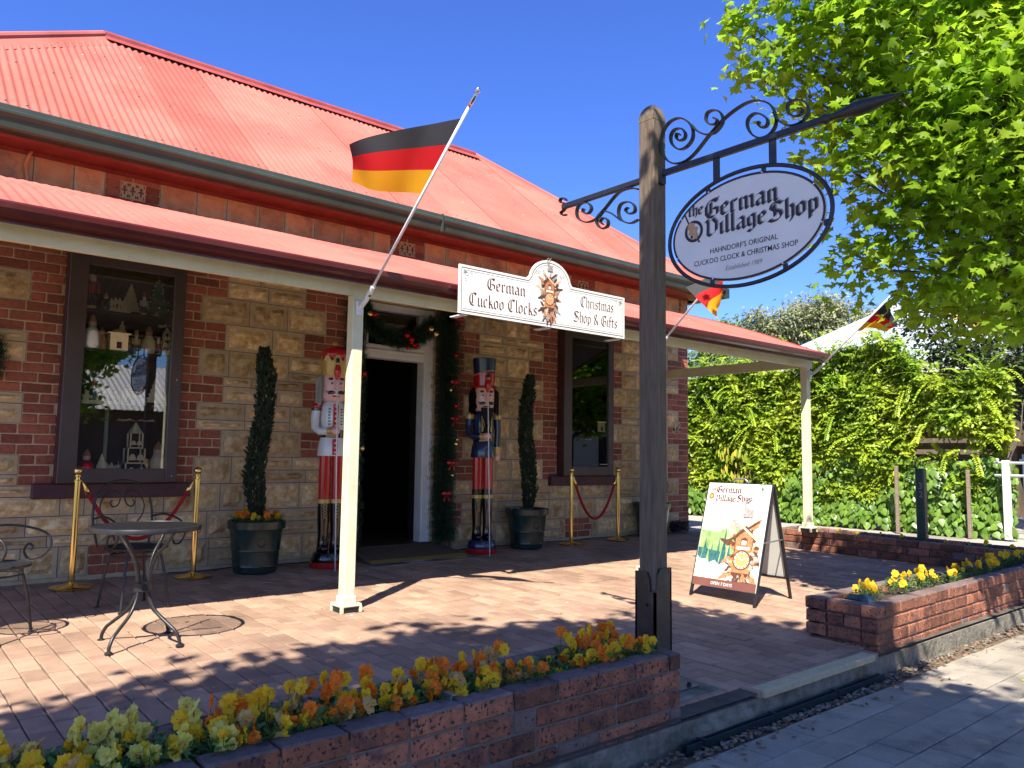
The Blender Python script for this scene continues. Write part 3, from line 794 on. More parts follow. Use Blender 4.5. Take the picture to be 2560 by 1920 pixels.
while x < XR-.01:
    m = MB().mat('roof_red'); m.rv = wr.random(); x1 = min(x+sheet, XR); n = int(round((x1-x)/CP*ns)); up = .004 if k % 2 else 0
    cols = []
    for i in range(n+2):
        xx = x+(x1-x)*min(i/n, 1+.02); xx = min(xx, XR-.002)
        top = EY+min(RYY-EY, max(.01, xx-XL), max(.01, XR-xx)); w = .011*math.cos(2*PI*(xx-XL)/CP)
        col = []
        for j in range(5):
            yy = EY-.06+(top-EY+.06)*j/4; p = Vector((xx, yy, EZ+(yy-EY)*pit))+nrm*(w+up+.012); col.append(len(m.v)); m.v.append(tuple(p))
        cols.append(col)
    for a, b in zip(cols, cols[1:]):
        for j in range(4): m.face((a[j], b[j], b[j+1], a[j+1]))
    m.build('roof_sheet', roof, smooth=True); x = x1; k += 1
sm = MB().mat('roof_under')
for yy in (EY+.25, EY+1.15, EY+2.05):
    x = XL+CP*3
    while x < XR:
        if x-XL > yy-EY+.1 and XR-x > yy-EY+.1 and wr.random() < .8:
            c = Vector((x, yy+wr.uniform(-.01, .01), EZ+(yy-EY)*pit))+nrm*.025; M = Matrix.Translation(c) @ nrm.to_track_quat('Z', 'Y').to_matrix().to_4x4(); sm.lathe([(.011, 0), (.009, .006), (.004, .008)], 6, (0, 0, 0), M)
        x += CP*2
tag(sm.build('roof_screws', roof), kind='stuff')
def cap(m, a, b, r=.075, sag=0):
    a, b = Vector(a), Vector(b); m.tube([a, (a+b)/2, b], r, 10)
    t = (b-a).normalized(); sd = t.cross(Vector((0, 0, 1))).normalized()
    for s in (-1, 1):
        f = sd*s*.19; dn = Vector((0, 0, -.125))
        q = [a+Vector((0, 0, .02)), b+Vector((0, 0, .02)), b+f+dn, a+f+dn]
        m.poly(q if s > 0 else q[::-1])
m = MB().mat('roof_cap'); cap(m, (XL+2.8, RYY, RZ+.03), (XR-2.8, RYY, RZ+.03), .055); m.build('ridge_cap', roof)
m = MB().mat('roof_red'); m.rv = .6; cap(m, (XR-2.78, RYY, RZ+.03), (XR, EY, EZ+.03), .045); m.build('hip_cap', roof)
m = MB().mat('roof_red'); m.rv = .5; cap(m, (XL+2.8, RYY, RZ+.03), (XL, EY, EZ+.03), .05); m.build('hip_cap', roof)
# main gutter: quad profile with bead
gp = [(7.22, 3.60), (7.135, 3.605), (7.12, 3.62), (7.112, 3.67), (7.105, 3.70), (7.085, 3.725), (7.085, 3.745), (7.095, 3.755), (7.10, 3.79), (7.11, 3.80), (7.115, 3.79), (7.112, 3.74), (7.14, 3.64), (7.22, 3.63)]
m = MB().mat('gutter_green'); m.prism([(a, b) for a, b in gp], (-2, 0, 0), (0, 1, 0), (0, 0, 1), (XR+2, 0, 0)); m.box(XR-.004, XR, 7.09, 7.22, 3.6, 3.79)
m.box(XR-.002, XR+.1, 7.10, 9, 3.62, 3.77)
fixnorm(m.build('gutter', shop, world=True))
m = MB().mat('gutter_green'); m.box(4.93, 4.945, 7.08, 7.2, 3.60, 3.80); m.build('gutter_joint', shop, world=True)
m = MB().mat('fascia_red'); m.box(-2, XR-.06, 7.225, 7.25, 3.58, 3.80); m.box(-2, XR-.1, 7.25, WY+.02, 3.605, 3.622); m.box(-2, 9.98, WY-.035, WY-.010, 3.575, 3.604); m.build('eaves', shop, world=True)

# ================================================================= veranda
ver = thing('veranda', (5, 5.2, G(5.2)), 'veranda with red corrugated roof and cream posts along the shopfront', 'veranda')
prof = [(7.56, 3.325), (7.3, 3.262), (7.0, 3.178), (6.7, 3.083), (6.4, 2.98), (6.1, 2.872), (5.8, 2.757), (5.5, 2.635), (5.2, 2.515), (5.03, 2.458)]
def vsheet(m, x0, x1, off, amp, rev=False):
    n = max(2, int(round((x1-x0)/CP*ns))); cols = []
    for i in range(n+1):
        xx = x0+(x1-x0)*i/n; w = amp*math.cos(2*PI*xx/CP); col = []
        for y, z in prof: col.append(len(m.v)); m.v.append((xx, y, z+w+off))
        cols.append(col)
    for a, b in zip(cols, cols[1:]):
        for j in range(len(prof)-1): m.face((a[j], a[j+1], b[j+1], b[j]) if rev else (a[j+1], b[j+1], b[j], a[j]))
vr = MB().mat('roof_under'); vsheet(vr, -1.4, 9.45, -.004, .009, True); vro = vr.build('veranda_roof', ver, smooth=True, world=True)
x = -1.4; k = 0
while x < 9.44:
    m = MB().mat('roof_red'); m.rv = .35+.5*wr.random(); x1 = min(x+sheet, 9.45); vsheet(m, x, x1+(.01 if x1 < 9.4 else 0), 0.003 if k % 2 else 0, .009); m.build('roof_sheet', vro, smooth=True); x = x1; k += 1
m = MB().mat('roof_cap'); m.box(-1.4, 9.46, WY-.03, WY-.004, 3.315, 3.352); m.build('flashing', ver, world=True)
m = MB().mat('roof_cap'); 
for (ya, za), (yb, zb) in zip(prof, prof[1:]): m.prism([(ya, za-.02), (ya, za+.02), (yb, zb+.02), (yb, zb-.02)], (9.45, 0, 0), (0, 1, 0), (0, 0, 1), (.02, 0, 0))
fixnorm(m.build('barge_trim', ver, world=True))
gp = [(5.06, 2.372), (5.0, 2.374), (4.975, 2.385), (4.962, 2.41), (4.958, 2.44), (4.966, 2.452), (4.974, 2.449), (4.978, 2.42), (5.0, 2.395), (5.06, 2.39)]
m = MB().mat('gutter_maroon'); m.prism(gp, (-1.5, 0, 0), (0, 1, 0), (0, 0, 1), (11.02, 0, 0)); m.box(9.515, 9.52, 4.962, 5.06, 2.375, 2.448)
fixnorm(m.build('veranda_gutter', ver, world=True))
m = MB().mat('gutter_maroon'); m.box(-1.5, 9.5, 5.061, 5.075, 2.35, 2.46); m.build('gutter_back', ver, world=True)
m = MB().mat('cream'); m.cbox(-1.6, 9.48, 5.20, 5.245, 2.285, 2.40, .003); m.build('beam', ver, world=True)
m = MB().mat('cream'); m.cbox(9.36, 9.405, 5.245, WY-.03, 2.29, 2.42, .003); m.build('side_beam', ver, world=True)
m = MB().mat('cream'); m.cbox(-1.6, 9.36, 6.35, 6.40, 2.83, 2.93, .003); m.build('purlin', ver, world=True)
m = MB().mat('cream'); m.box(-1.6, 9.44, 5.08, 5.16, 2.44, 2.455); m.build('fascia_board', ver, world=True)
def ver_post(x, zb):
    m = MB().mat('cream'); m.cbox(x-.045, x+.045, 5.202, 5.292, zb+.05, 2.30, .006)
    p = m.build('post', ver, world=True)
    b = MB().mat('cream'); h = .085
    b.cbox(x-.055, x+.055, 5.19, 5.305, zb+.05, zb+.115, .008)
    for sx in (-1, 1):
        for sy in (-1, 1): b.box(x+sx*h-.02*(sx > 0), x+sx*h+.02*(sx < 0), 5.247+sy*h-.02*(sy > 0), 5.247+sy*h+.02*(sy < 0), zb, zb+.045)
    b.cbox(x-h, x+h, 5.247-h, 5.247+h, zb+.04, zb+.062, .006); b.mat('iron_black'); b.box(x-h+.012, x+h-.012, 5.247-h+.012, 5.247+h-.012, zb, zb+.04)
    b.build('post_base', p)
for x in (2.873, 6.265, -.4): ver_post(x, G(5.25))
ver_post(9.385, TZ+.026)
# ================================================================= lettering
# broad-nib pen strokes for the blackletter; units: x-height 5, ascender 7.4
GL = {
 'n': ([[(.2,4.3),(.8,4.8),(.8,.6),(1.3,.1)],[(.8,4.0),(2.0,4.9),(2.6,4.3),(2.6,.6),(3.1,.1)]],3.5),
 'm': ([[(.2,4.3),(.8,4.8),(.8,.6),(1.3,.1)],[(.8,4.0),(2.0,4.9),(2.6,4.3),(2.6,.6),(3.1,.1)],[(2.6,4.0),(3.8,4.9),(4.4,4.3),(4.4,.6),(4.9,.1)]],5.3),
 'u': ([[(.2,4.4),(.8,4.8),(.8,.9),(1.6,.1),(2.6,1.0)],[(2.6,4.9),(2.6,.6),(3.1,.1)]],3.5),
 'a': ([[(.5,4.2),(1.6,4.9),(2.4,4.2),(2.4,.6),(2.9,.1)],[(2.4,3.0),(.7,2.2),(.6,.8),(1.3,.1),(2.4,1.0)]],3.3),
 'e': ([[(.8,2.4),(2.3,3.2),(2.3,4.2),(1.5,4.9),(.6,4.1),(.6,.9),(1.4,.1),(2.5,.8)]],3.0),
 'r': ([[(.2,4.3),(.8,4.8),(.8,.6),(1.3,.1)],[(.8,4.0),(1.7,4.9),(2.3,4.3)]],2.7),
 'c': ([[(2.3,4.2),(1.5,4.9),(.6,4.1),(.6,.9),(1.4,.1),(2.4,.8)]],2.9),
 'k': ([[(.2,7.0),(.8,7.4),(.8,.5),(1.2,.1)],[(.8,2.4),(2.1,4.6)],[(.9,2.6),(1.9,2.4),(2.4,.6),(2.9,.1)]],3.2),
 'o': ([[(1.5,4.9),(.6,4.1),(.6,.9),(1.5,.1),(2.5,.9),(2.5,4.1),(1.5,4.9)]],3.3),
 'l': ([[(.2,7.0),(.8,7.4),(.8,.7),(1.4,.1)]],1.8),
 's': ([[(2.3,4.3),(1.5,4.9),(.7,4.2),(.8,3.1),(2.2,2.0),(2.2,.8),(1.4,.1),(.5,.7)]],2.9),
 'h': ([[(.2,7.0),(.8,7.4),(.8,.6),(1.2,.1)],[(.8,4.0),(2.0,4.9),(2.6,4.2),(2.6,.4),(1.8,-1.2)]],3.3),
 't': ([[(.9,6.2),(.9,.8),(1.5,.1),(2.0,.5)],[(.1,4.6),(1.9,4.6)]],2.3),
 'p': ([[(.2,4.4),(.8,4.8),(.8,-1.8)],[(.8,4.0),(1.9,4.9),(2.6,4.2),(2.6,.9),(1.7,.1),(.8,.9)]],3.3),
 'f': ([[(2.2,6.9),(1.5,7.4),(.9,6.6),(.9,-.2)],[(.1,4.6),(1.9,4.6)]],2.4),
 'g': ([[(2.4,4.3),(1.5,4.9),(.6,4.1),(.6,1.2),(1.4,.4),(2.4,1.2)],[(2.4,4.9),(2.4,-.8),(1.5,-1.8),(.4,-1.3)]],3.2),
 'i': ([[(.2,4.4),(.8,4.8),(.8,.6),(1.3,.1)],[(.6,6.1),(1.0,6.4)]],1.8),
 'G': ([[(4.2,6.2),(3.0,7.3),(1.4,6.7),(.6,5.0),(.6,2.2),(1.5,.5),(3.0,.1),(4.3,1.2),(4.3,3.4),(2.9,3.8)],[(2.1,6.2),(2.1,1.4)],[(3.0,7.2),(4.6,7.3)]],5.1),
 'C': ([[(4.1,6.2),(3.0,7.3),(1.4,6.7),(.6,5.0),(.6,2.2),(1.5,.5),(2.9,.1),(4.1,1.2)],[(2.1,6.3),(2.1,1.4)],[(3.0,7.2),(4.4,7.3)]],4.7),
 'S': ([[(4.2,6.4),(2.9,7.3),(1.2,6.8),(.8,5.5),(1.8,4.4),(3.7,3.4),(4.1,2.0),(3.2,.5),(1.6,.1),(.3,.9)],[(1.9,6.4),(2.2,2.0)]],4.8),
 'V': ([[(.2,6.2),(.9,7.2),(1.3,5.6),(1.2,1.0),(2.2,.1)],[(2.2,.1),(4.0,2.0),(4.0,5.4),(2.9,7.2),(1.8,6.4)]],4.8),
 '&': ([[(3.9,.2),(1.0,5.2),(1.2,6.6),(2.2,7.2),(2.9,6.2),(.8,2.6),(.8,1.0),(1.8,.1),(3.2,1.4),(3.9,3.2)]],4.5),
 '1': ([[(.4,6.0),(1.3,7.0),(1.3,.2)]],2.4),
 '9': ([[(2.6,5.2),(1.6,7.0),(.6,5.2),(1.6,3.6),(2.6,5.2),(2.4,1.6),(1.2,.2)]],3.3),
 '8': ([[(1.6,3.8),(.7,5.4),(1.6,7.0),(2.5,5.4),(1.6,3.8),(.5,1.8),(1.6,.2),(2.7,1.8),(1.6,3.8)]],3.3),
 ' ': ([], 2.0),
}
def letters(text, x, y, h, o, ax, ay, nrm, matn, nib=.92, ang=42, width=None, name='lettering', parent=None, world=True, outline=None, lift=.0012, tilt=0):
    """blackletter text from nib strokes; (x,y) left base in sign units, h = size of one x-height unit block of 7.4"""
    u = h/7.4; tot = sum(GL[c][1] for c in text)*u; kx = (width/tot) if width else 1
    o, ax, ay, nrm = Vector(o), Vector(ax), Vector(ay), Vector(nrm); m = MB().mat(matn)
    nx, ny = math.cos(math.radians(ang))*nib/2, math.sin(math.radians(ang))*nib/2
    cx = x; q = 0
    for ch in text:
        st, adv = GL[ch]
        for pl in st:
            for (a, b), (c, d) in zip(pl, pl[1:]):
                q += 1; e = nrm*(lift+.00002*(q % 12))
                P = [(a-nx, b-ny), (a+nx, b+ny), (c+nx, d+ny), (c-nx, d-ny)]
                ar = (P[1][0]-P[0][0])*(P[2][1]-P[0][1])-(P[1][1]-P[0][1])*(P[2][0]-P[0][0])
                if ar < 0: P = P[::-1]
                W = [o+ax*(cx+p[0]*u*kx)+ay*(y+p[1]*u+tilt*(cx+p[0]*u*kx))+e for p in P]; m.poly(W)
        cx += adv*u*kx
    return m.build(name, parent, world=world), cx
def plain(text, x, y, h, o, ax, ay, nrm, matn, width=None, shear=0, name='lettering', parent=None, world=True, off=0, lift=.0015, align='LEFT', spacing=1):
    cu = bpy.data.curves.new('t', 'FONT'); cu.body = text; cu.size = 1; cu.shear = shear; cu.offset = off; cu.align_x = align; cu.space_character = spacing; cu.resolution_u = 2
    ob = bpy.data.objects.new('t', cu); COL.objects.link(ob); bpy.context.view_layer.update()
    me = bpy.data.meshes.new_from_object(ob.evaluated_get(bpy.context.evaluated_depsgraph_get())); bpy.data.objects.remove(ob)
    vs = [v.co.copy() for v in me.vertices]; w = max(v.x for v in vs)-min(v.x for v in vs); x0 = min(v.x for v in vs)
    ky = h/.7; kx = (width/w) if width else ky
    o, ax, ay, nrm = Vector(o), Vector(ax), Vector(ay), Vector(nrm)
    for v in me.vertices:
        a = v.co; v.co = o+ax*(x+(a.x-x0)*kx)+ay*(y+a.y*ky)+nrm*lift
    me.materials.clear(); me.materials.append(MATS[matn]); me.name = name
    r = bpy.data.objects.new(name, me); COL.objects.link(r)
    if parent: (wparent(r, parent) if world else setattr(r, 'parent', parent))
    return r
def flat(m, pts, o, ax, ay, nrm, lift):
    o, ax, ay, nrm = Vector(o), Vector(ax), Vector(ay), Vector(nrm)
    ar = sum(pts[i][0]*pts[(i+1) % len(pts)][1]-pts[(i+1) % len(pts)][0]*pts[i][1] for i in range(len(pts)))
    if ar < 0: pts = pts[::-1]
    m.poly([o+ax*p[0]+ay*p[1]+nrm*lift for p in pts])
def ell(cx, cy, rx, ry, n=24, a0=0, a1=360): return [(cx+rx*math.cos(math.radians(a0+(a1-a0)*i/n)), cy+ry*math.sin(math.radians(a0+(a1-a0)*i/n))) for i in range(n if a1-a0 >= 360 else n+1)]
def strip(pts, w):
    """polyline to list of quads"""
    out = []
    for (a, b), (c, d) in zip(pts, pts[1:]):
        L = math.hypot(c-a, d-b) or 1; nx, ny = -(d-b)/L*w/2, (c-a)/L*w/2
        out.append([(a-nx, b-ny), (c-nx, d-ny), (c+nx, d+ny), (a+nx, b+ny)])
    return out
def ring(cx, cy, r0, r1, ky=1, n=28):
    out = []
    for i in range(n):
        a, b = 2*PI*i/n, 2*PI*(i+1)/n
        out.append([(cx+r0*math.cos(a), cy+r0*ky*math.sin(a)), (cx+r1*math.cos(a), cy+r1*ky*math.sin(a)), (cx+r1*math.cos(b), cy+r1*ky*math.sin(b)), (cx+r0*math.cos(b), cy+r0*ky*math.sin(b))])
    return out
def leafshape(cx, cy, L, W, ang, lobes=3):
    c, s = math.cos(math.radians(ang)), math.sin(math.radians(ang)); L2 = []
    for i in range(lobes*2+1):
        t = i/(lobes*2); w = W*math.sin(PI*min(1, t*.9+.1))*(1 if i % 2 else .55); L2.append((t*L, w))
    pts = L2+[(a, -b) for a, b in L2[::-1]]
    return [(cx+a*c-b*s, cy+a*s+b*c) for a, b in pts]
def cuckoo_clock(m, cx, cy, k, o, ax, ay, nrm, lift, seed=4, clip=None):
    """carved hunting clock print about 1 unit tall, scaled by k and centred on (cx,cy)"""
    rr = random.Random(seed); z = [lift]
    def P(mat_, pts): m.mat(mat_); z[0] += .00004; flat(m, [(min(clip[0], max(.003, cx+a*k)) if clip else cx+a*k, max(clip[1], cy+b*k) if clip else cy+b*k) for a, b in pts], o, ax, ay, nrm, z[0])
    # leaves and antler fans round the body
    for a, x, y, L in ((150, -.06, .12, .20), (170, -.08, .05, .20), (130, -.05, .2, .16), (30, .06, .12, .20), (10, .08, .05, .20), (50, .05, .2, .16), (200, -.08, -.05, .16), (-20, .08, -.05, .16), (215, -.08, -.2, .17), (-35, .08, -.2, .17), (235, -.05, -.28, .17), (-55, .05, -.28, .17), (260, -.02, -.3, .18), (280, .02, -.3, .18)):
        P(rr.choice(('print_grey', 'print_wood', 'print_wood_dark', 'print_wood_pale')), leafshape(x, y, L, .035, a+rr.uniform(-8, 8)))
    for i in range(46):
        an = rr.uniform(0, 2*PI); q = rr.uniform(.06, .15); x, y = q*math.cos(an)*.8, q*math.sin(an)*1.9-.03
        P(rr.choice(('print_grey', 'print_wood', 'print_wood_dark', 'print_wood_dark', 'print_wood_pale')), leafshape(x, y, rr.uniform(.05, .12), rr.uniform(.015, .03), math.degrees(math.atan2(y*.5, x))+rr.uniform(-40, 40)))
    P('print_wood_dark', [(-.10, .16), (0, .25), (.10, .16), (.09, -.22), (0, -.30), (-.09, -.22)])
    P('print_wood', [(-.09, .12), (0, .22), (.09, .12), (.085, -.05), (.10, -.2), (-.10, -.2), (-.085, -.05)])
    for s in (-1, 1):
        for q in strip([(s*.16, .10), (-s*.13, .30)], .022): P('print_wood_pale' if s > 0 else 'print_wood_dark', q)
    P('print_wood_dark', [(-.035, .06), (.035, .06), (.035, .12), (0, .14), (-.035, .12)]); P('print_cream', [(-.025, .065), (.025, .065), (.025, .105), (-.025, .105)])
    P('print_cream', [(-.07, .02), (.07, .02), (.07, .045), (-.07, .045)])
    P('print_wood_dark', ell(0, -.08, .095, .095)); P('print_wood_pale', ell(0, -.08, .082, .082)); P('print_face', ell(0, -.08, .06, .06))
    for i in range(12):
        a = PI*i/6
        for q in strip([(.062*math.cos(a), -.08+.062*math.sin(a)), (.08*math.cos(a), -.08+.08*math.sin(a))], .008): P('print_wood_dark', q)
    for q in strip([(0, -.08), (-.035, -.05)], .008)+strip([(0, -.08), (.045, -.06)], .007): P('print_cream', q)
    for i in range(16):
        x = rr.uniform(-.1, .1); P(rr.choice(('print_grey', 'print_wood_dark', 'print_wood', 'print_wood_pale')), leafshape(x, rr.uniform(-.33, -.2), .1, .02, -90+x*300+rr.uniform(-20, 20)))
    for i in range(14): an = rr.choice((-1, 1)); P(rr.choice(('print_grey', 'print_wood', 'print_wood_dark', 'print_wood_pale')), leafshape(an*rr.uniform(.07, .12), rr.uniform(-.2, .2), rr.uniform(.05, .10), .02, 90-an*90+rr.uniform(-60, 60)))
    # stag on the crest
    P('print_grey', [(-.05, .33), (.05, .33), (.06, .36), (.0, .385), (-.06, .36)])
    P('print_grey', [(-.035, .37), (.04, .36), (.055, .40), (.01, .415), (-.025, .43), (-.045, .47), (-.06, .46), (-.05, .41)])
    for pts in ([(-.05, .46), (-.055, .50), (-.02, .515)], [(-.045, .47), (-.01, .49), (.02, .52)]):
        for q in strip(pts, .012): P('print_grey', q)
def corner_scroll(m, x, y, sx, sy, k, fr, lift):
    for c, r in (((.35, -.3), .16), ((.75, -.2), .11), ((.25, -.75), .11), ((1.1, -.12), .06)):
        for q in ring(x+sx*c[0]*k, y+sy*c[1]*k, r*k*.75, r*k, 1, 14): flat(m, q, *fr, lift)
    for a in (0, 72, 144, 216, 288): flat(m, leafshape(x+sx*.2*k, y-sy*.2*k, .2*k, .05*k, a), *fr, lift+.0001)

# ================================================================= timber sign post with iron bracket
PX_, PY_ = 3.338, 2.76; hp = .054
sp = thing('sign_post', (PX_, PY_, G(PY_)), 'weathered square timber post carrying a scrolled black iron bracket', 'sign post')
m = MB().mat('timber_post'); zt = 2.98
m.cbox(PX_-hp, PX_+hp, PY_-hp, PY_+hp, .03, zt, .006)
prev = None
for i in range(6):                                        # domed top
    t = i/5*PI/2*.93; s = math.cos(t)*hp; z = zt-.003+math.sin(t)*.105; r_ = []
    for a, b in ((-1, -1), (1, -1), (1, 1), (-1, 1)): r_.append(len(m.v)); m.v.append((PX_+a*s, PY_+b*s, z))
    if prev:
        for q in range(4): m.face((prev[q], prev[(q+1) % 4], r_[(q+1) % 4], r_[q]))
    prev = r_
m.face(prev)
m.build('post', sp, world=True)
m = MB().mat('steel_shoe'); zs = G(PY_)+.012; w = .012
for sx in (-1, 1):
    x0 = PX_+sx*(hp+.002); x1 = x0+sx*w; a, b = min(x0, x1), max(x0, x1)
    m.prism([(-hp-.014, zs), (hp+.014, zs), (hp+.014, .50), (-hp*.2, .50), (-hp*.5, .47), (-hp*.62, .40), (-hp-.014, .40)] if sx < 0 else [(-hp-.014, zs), (hp+.014, zs), (hp+.014, .50), (-hp-.014, .50)], (a, PY_, 0), (0, 1, 0), (0, 0, 1), (b-a, 0, 0))
for sy in (-1, 1):
    y0 = PY_+sy*(hp+.002); y1 = y0+sy*w; a, b = min(y0, y1), max(y0, y1)
    m.prism([(-hp-.014, zs), (hp+.014, zs), (hp+.014, .52), (-hp+.03, .52), (-hp+.012, .49), (-hp+.005, .41), (-hp-.014, .41)], (PX_, a, 0), (1, 0, 0), (0, 0, 1), (0, b-a, 0))
m.lathe([(.009, 0), (.009, .012)], 6, (0, 0, 0), Matrix.Translation((PX_-hp-.014, PY_-.01, .33)) @ Matrix.Rotation(-PI/2, 4, 'Y'))
fixnorm(m.build('steel_shoe', sp, world=True))
m = MB().mat('steel_plate'); m.cbox(PX_-.16, PX_+.165, PY_-.17, PY_+.15, zs-.014, zs, .003)
for sx in (-1, 1):
    for sy in (-1, 1): m.mat('iron_black'); m.lathe([(.016, 0), (.016, .004), (.010, .0045), (.010, .018)], 6, (PX_+sx*.125, PY_-.01+sy*.125, zs))
m.build('base_plate', sp, world=True)
AZ = 2.665
m = MB().mat('iron_black'); m.cbox(PX_-.014, PX_+.014, 1.75, PY_-hp, AZ-.016, AZ+.016, .003); m.cbox(PX_-.02, PX_+.02, PY_-hp-.03, PY_-hp, AZ-.06, AZ+.03, .004)
m.build('street_arm', sp, world=True)
m = MB().mat('iron_black'); m.cbox(PX_-.014, PX_+.014, PY_+hp, 3.48, AZ-.016, AZ+.016, .003); m.build('inner_arm', sp, world=True)
m = MB().mat('iron_black'); MT = Matrix.Translation((PX_, 1.755, AZ)) @ Matrix.Rotation(PI/2, 4, 'X')
m.lathe([(.018, 0), (.026, .012), (.026, .022), (.016, .035), (.014, .05), (.02, .09), (.034, .15), (.036, .18), (.030, .23), (.016, .31), (.002, .365)], 12, (0, 0, 0), MT)
fixnorm(m.build('spear_tip', sp, smooth=True, world=True, angle=50))
def scroll(pts, r=.0075): 
    q = MB().mat('iron_black'); q.tube([(PX_, y, z) for y, z in pts], 1, 6, flat=(.016, .005)); return q.build('scroll', sp, smooth=True, world=True, angle=40)
def spiral(cy, cz, r0, r1, a0, turns, n=26):
    out = []
    for i in range(n+1):
        t = i/n; r = r0+(r1-r0)*t; a = math.radians(a0+360*turns*t); out.append((cy+r*math.cos(a), cz+r*math.sin(a)))
    return out
def spl(P, n=8):
    P = [Vector((a, b, 0)) for a, b in P]; out = []
    for i in range(len(P)-1):
        p0, p1, p2, p3 = P[max(i-1, 0)], P[i], P[i+1], P[min(i+2, len(P)-1)]
        for k in range(n):
            t = k/n; q = .5*((2*p1)+(p2-p0)*t+(2*p0-5*p1+4*p2-p3)*t*t+(3*p1-p0-3*p2+p3)*t**3); out.append((q.x, q.y))
    out.append((P[-1].x, P[-1].y)); return out
# scrollwork of the bracket (y, z) in the bracket plane
for P_ in (
 [(2.567,2.851),(2.585,2.862),(2.591,2.844),(2.573,2.819),(2.538,2.818),(2.53,2.845),(2.555,2.88),(2.602,2.889),(2.628,2.861),(2.62,2.814),(2.574,2.77),(2.522,2.769),(2.482,2.805),(2.487,2.869),(2.532,2.923),(2.584,2.948),(2.643,2.94),(2.686,2.894),(2.696,2.817),(2.663,2.743),(2.609,2.701),(2.534,2.691),(2.465,2.719),(2.377,2.787),(2.29,2.843),(2.207,2.875),(2.136,2.885),(2.078,2.872),(2.025,2.836),(1.998,2.791),(1.989,2.744),(2.0,2.704),(2.033,2.679),(2.081,2.681),(2.124,2.713),(2.148,2.761),(2.143,2.799),(2.108,2.815),(2.069,2.797),(2.036,2.76),(2.042,2.731),(2.07,2.731),(2.089,2.755),(2.079,2.765)],
 [(2.487,2.879),(2.453,2.835),(2.398,2.798),(2.344,2.791),(2.301,2.819),(2.292,2.853),(2.311,2.892),(2.348,2.914),(2.386,2.913),(2.397,2.879),(2.376,2.848),(2.338,2.836),(2.327,2.856),(2.349,2.872)],
 [(2.003,2.784),(1.976,2.736),(1.93,2.697),(1.877,2.686),(1.836,2.703),(1.821,2.74),(1.835,2.778),(1.87,2.803),(1.91,2.809),(1.929,2.785),(1.916,2.746),(1.885,2.727),(1.858,2.731),(1.853,2.751),(1.875,2.762)],
 [(2.86,2.621),(2.918,2.641),(3.011,2.639),(3.121,2.566),(3.177,2.526),(3.264,2.519),(3.338,2.557),(3.354,2.61),(3.324,2.647),(3.257,2.636),(3.228,2.597),(3.257,2.571),(3.301,2.592),(3.294,2.612)],
 [(2.86,2.444),(2.918,2.436),(2.984,2.467),(3.011,2.519),(2.991,2.566),(2.931,2.564),(2.889,2.531),(2.889,2.496),(2.931,2.495),(2.957,2.522),(2.938,2.533)],
 [(3.121,2.566),(3.177,2.531),(3.184,2.496),(3.148,2.456),(3.1,2.456),(3.093,2.491),(3.128,2.515),(3.156,2.5),(3.135,2.479)],
 [(2.991,2.468),(3.065,2.527),(3.121,2.555)],
 [(3.462,2.686),(3.501,2.701),(3.497,2.722),(3.462,2.717),(3.45,2.702)],
 [(3.454,2.656),(3.477,2.639),(3.496,2.632),(3.477,2.611),(3.446,2.609)]): scroll(spl(P_, 4))
# ================================================================= oval hanging sign
SYc, SZc, ra, rb = 2.178, 2.252, .462, .292
hs_ = thing('hanging_sign', (PX_, SYc, SZc-rb), 'pale oval sign with blackletter shop name hanging from the iron bracket', 'sign')
m = MB().mat('iron_black'); m.tube([(PX_, SYc-ra*math.cos(2*PI*i/64), SZc+rb*math.sin(2*PI*i/64)) for i in range(64)], .0105, 8, closed=True); m.build('oval_frame', hs_, smooth=True, world=True)
for y in (2.335, 2.012):
    m = MB().mat('iron_black'); zt_ = SZc+rb*math.sqrt(max(0, 1-((y-SYc)/ra)**2)); m.cbox(PX_-.006, PX_+.006, y-.019, y+.019, zt_-.004, AZ-.014, .002); m.build('hanger', hs_, world=True)
m = MB().mat('sign_oval'); P = ell(0, 0, ra-.028, rb-.028, 64); fr = ((PX_-.006, SYc, SZc), (0, -1, 0), (0, 0, 1), (-1, 0, 0))
m.prism(P, fr[0], fr[1], fr[2], (.012, 0, 0)); fixnorm(m.build('panel', hs_, world=True))
m = MB().mat('ink_dark')
for i in range(64):
    a, b = 2*PI*i/64, 2*PI*(i+1)/64
    flat(m, [((ra-.028)*math.cos(a), (rb-.028)*math.sin(a)), ((ra-.040)*math.cos(a), (rb-.040)*math.sin(a)), ((ra-.040)*math.cos(b), (rb-.040)*math.sin(b)), ((ra-.028)*math.cos(b), (rb-.028)*math.sin(b))], *fr, .0015)
m.build('border', hs_, world=True)
for a in (28, 75, 118, 152, 200, 245, 300, 345):
    m = MB().mat('chrome'); c, s = math.cos(math.radians(a)), math.sin(math.radians(a)); m.ball((PX_-.008, SYc-(ra-.034)*c, SZc+(rb-.034)*s), .0055, 8, 6); m.build('bolt', hs_, smooth=True, world=True)
    if a in (75, 118, 245, 300, 345): m = MB().mat('iron_black'); m.cbox(PX_-.005, PX_+.005, SYc-(ra-.015)*c-.012, SYc-(ra-.015)*c+.012, SZc+(rb-.015)*s-.015, SZc+(rb-.015)*s+.015, .002); m.build('clip', hs_, world=True)
for dx, dy, mt, lf in ((.006, .004, 'ink_grey', .0012), (0, 0, 'ink_dark', .002)):
    letters('the', -.335+dx, .122+dy, .060, *fr, mt, parent=hs_, lift=lf, nib=1.0, width=.098)
    letters('German', -.230+dx, .088+dy, .096, *fr, mt, parent=hs_, lift=lf, nib=1.15, width=.425)
    letters('Village', -.232+dx, -.008+dy, .092, *fr, mt, parent=hs_, lift=lf, nib=1.1, width=.365)
    letters('Shop', .138+dx, -.012+dy, .096, *fr, mt, parent=hs_, lift=lf, nib=1.15, width=.262)
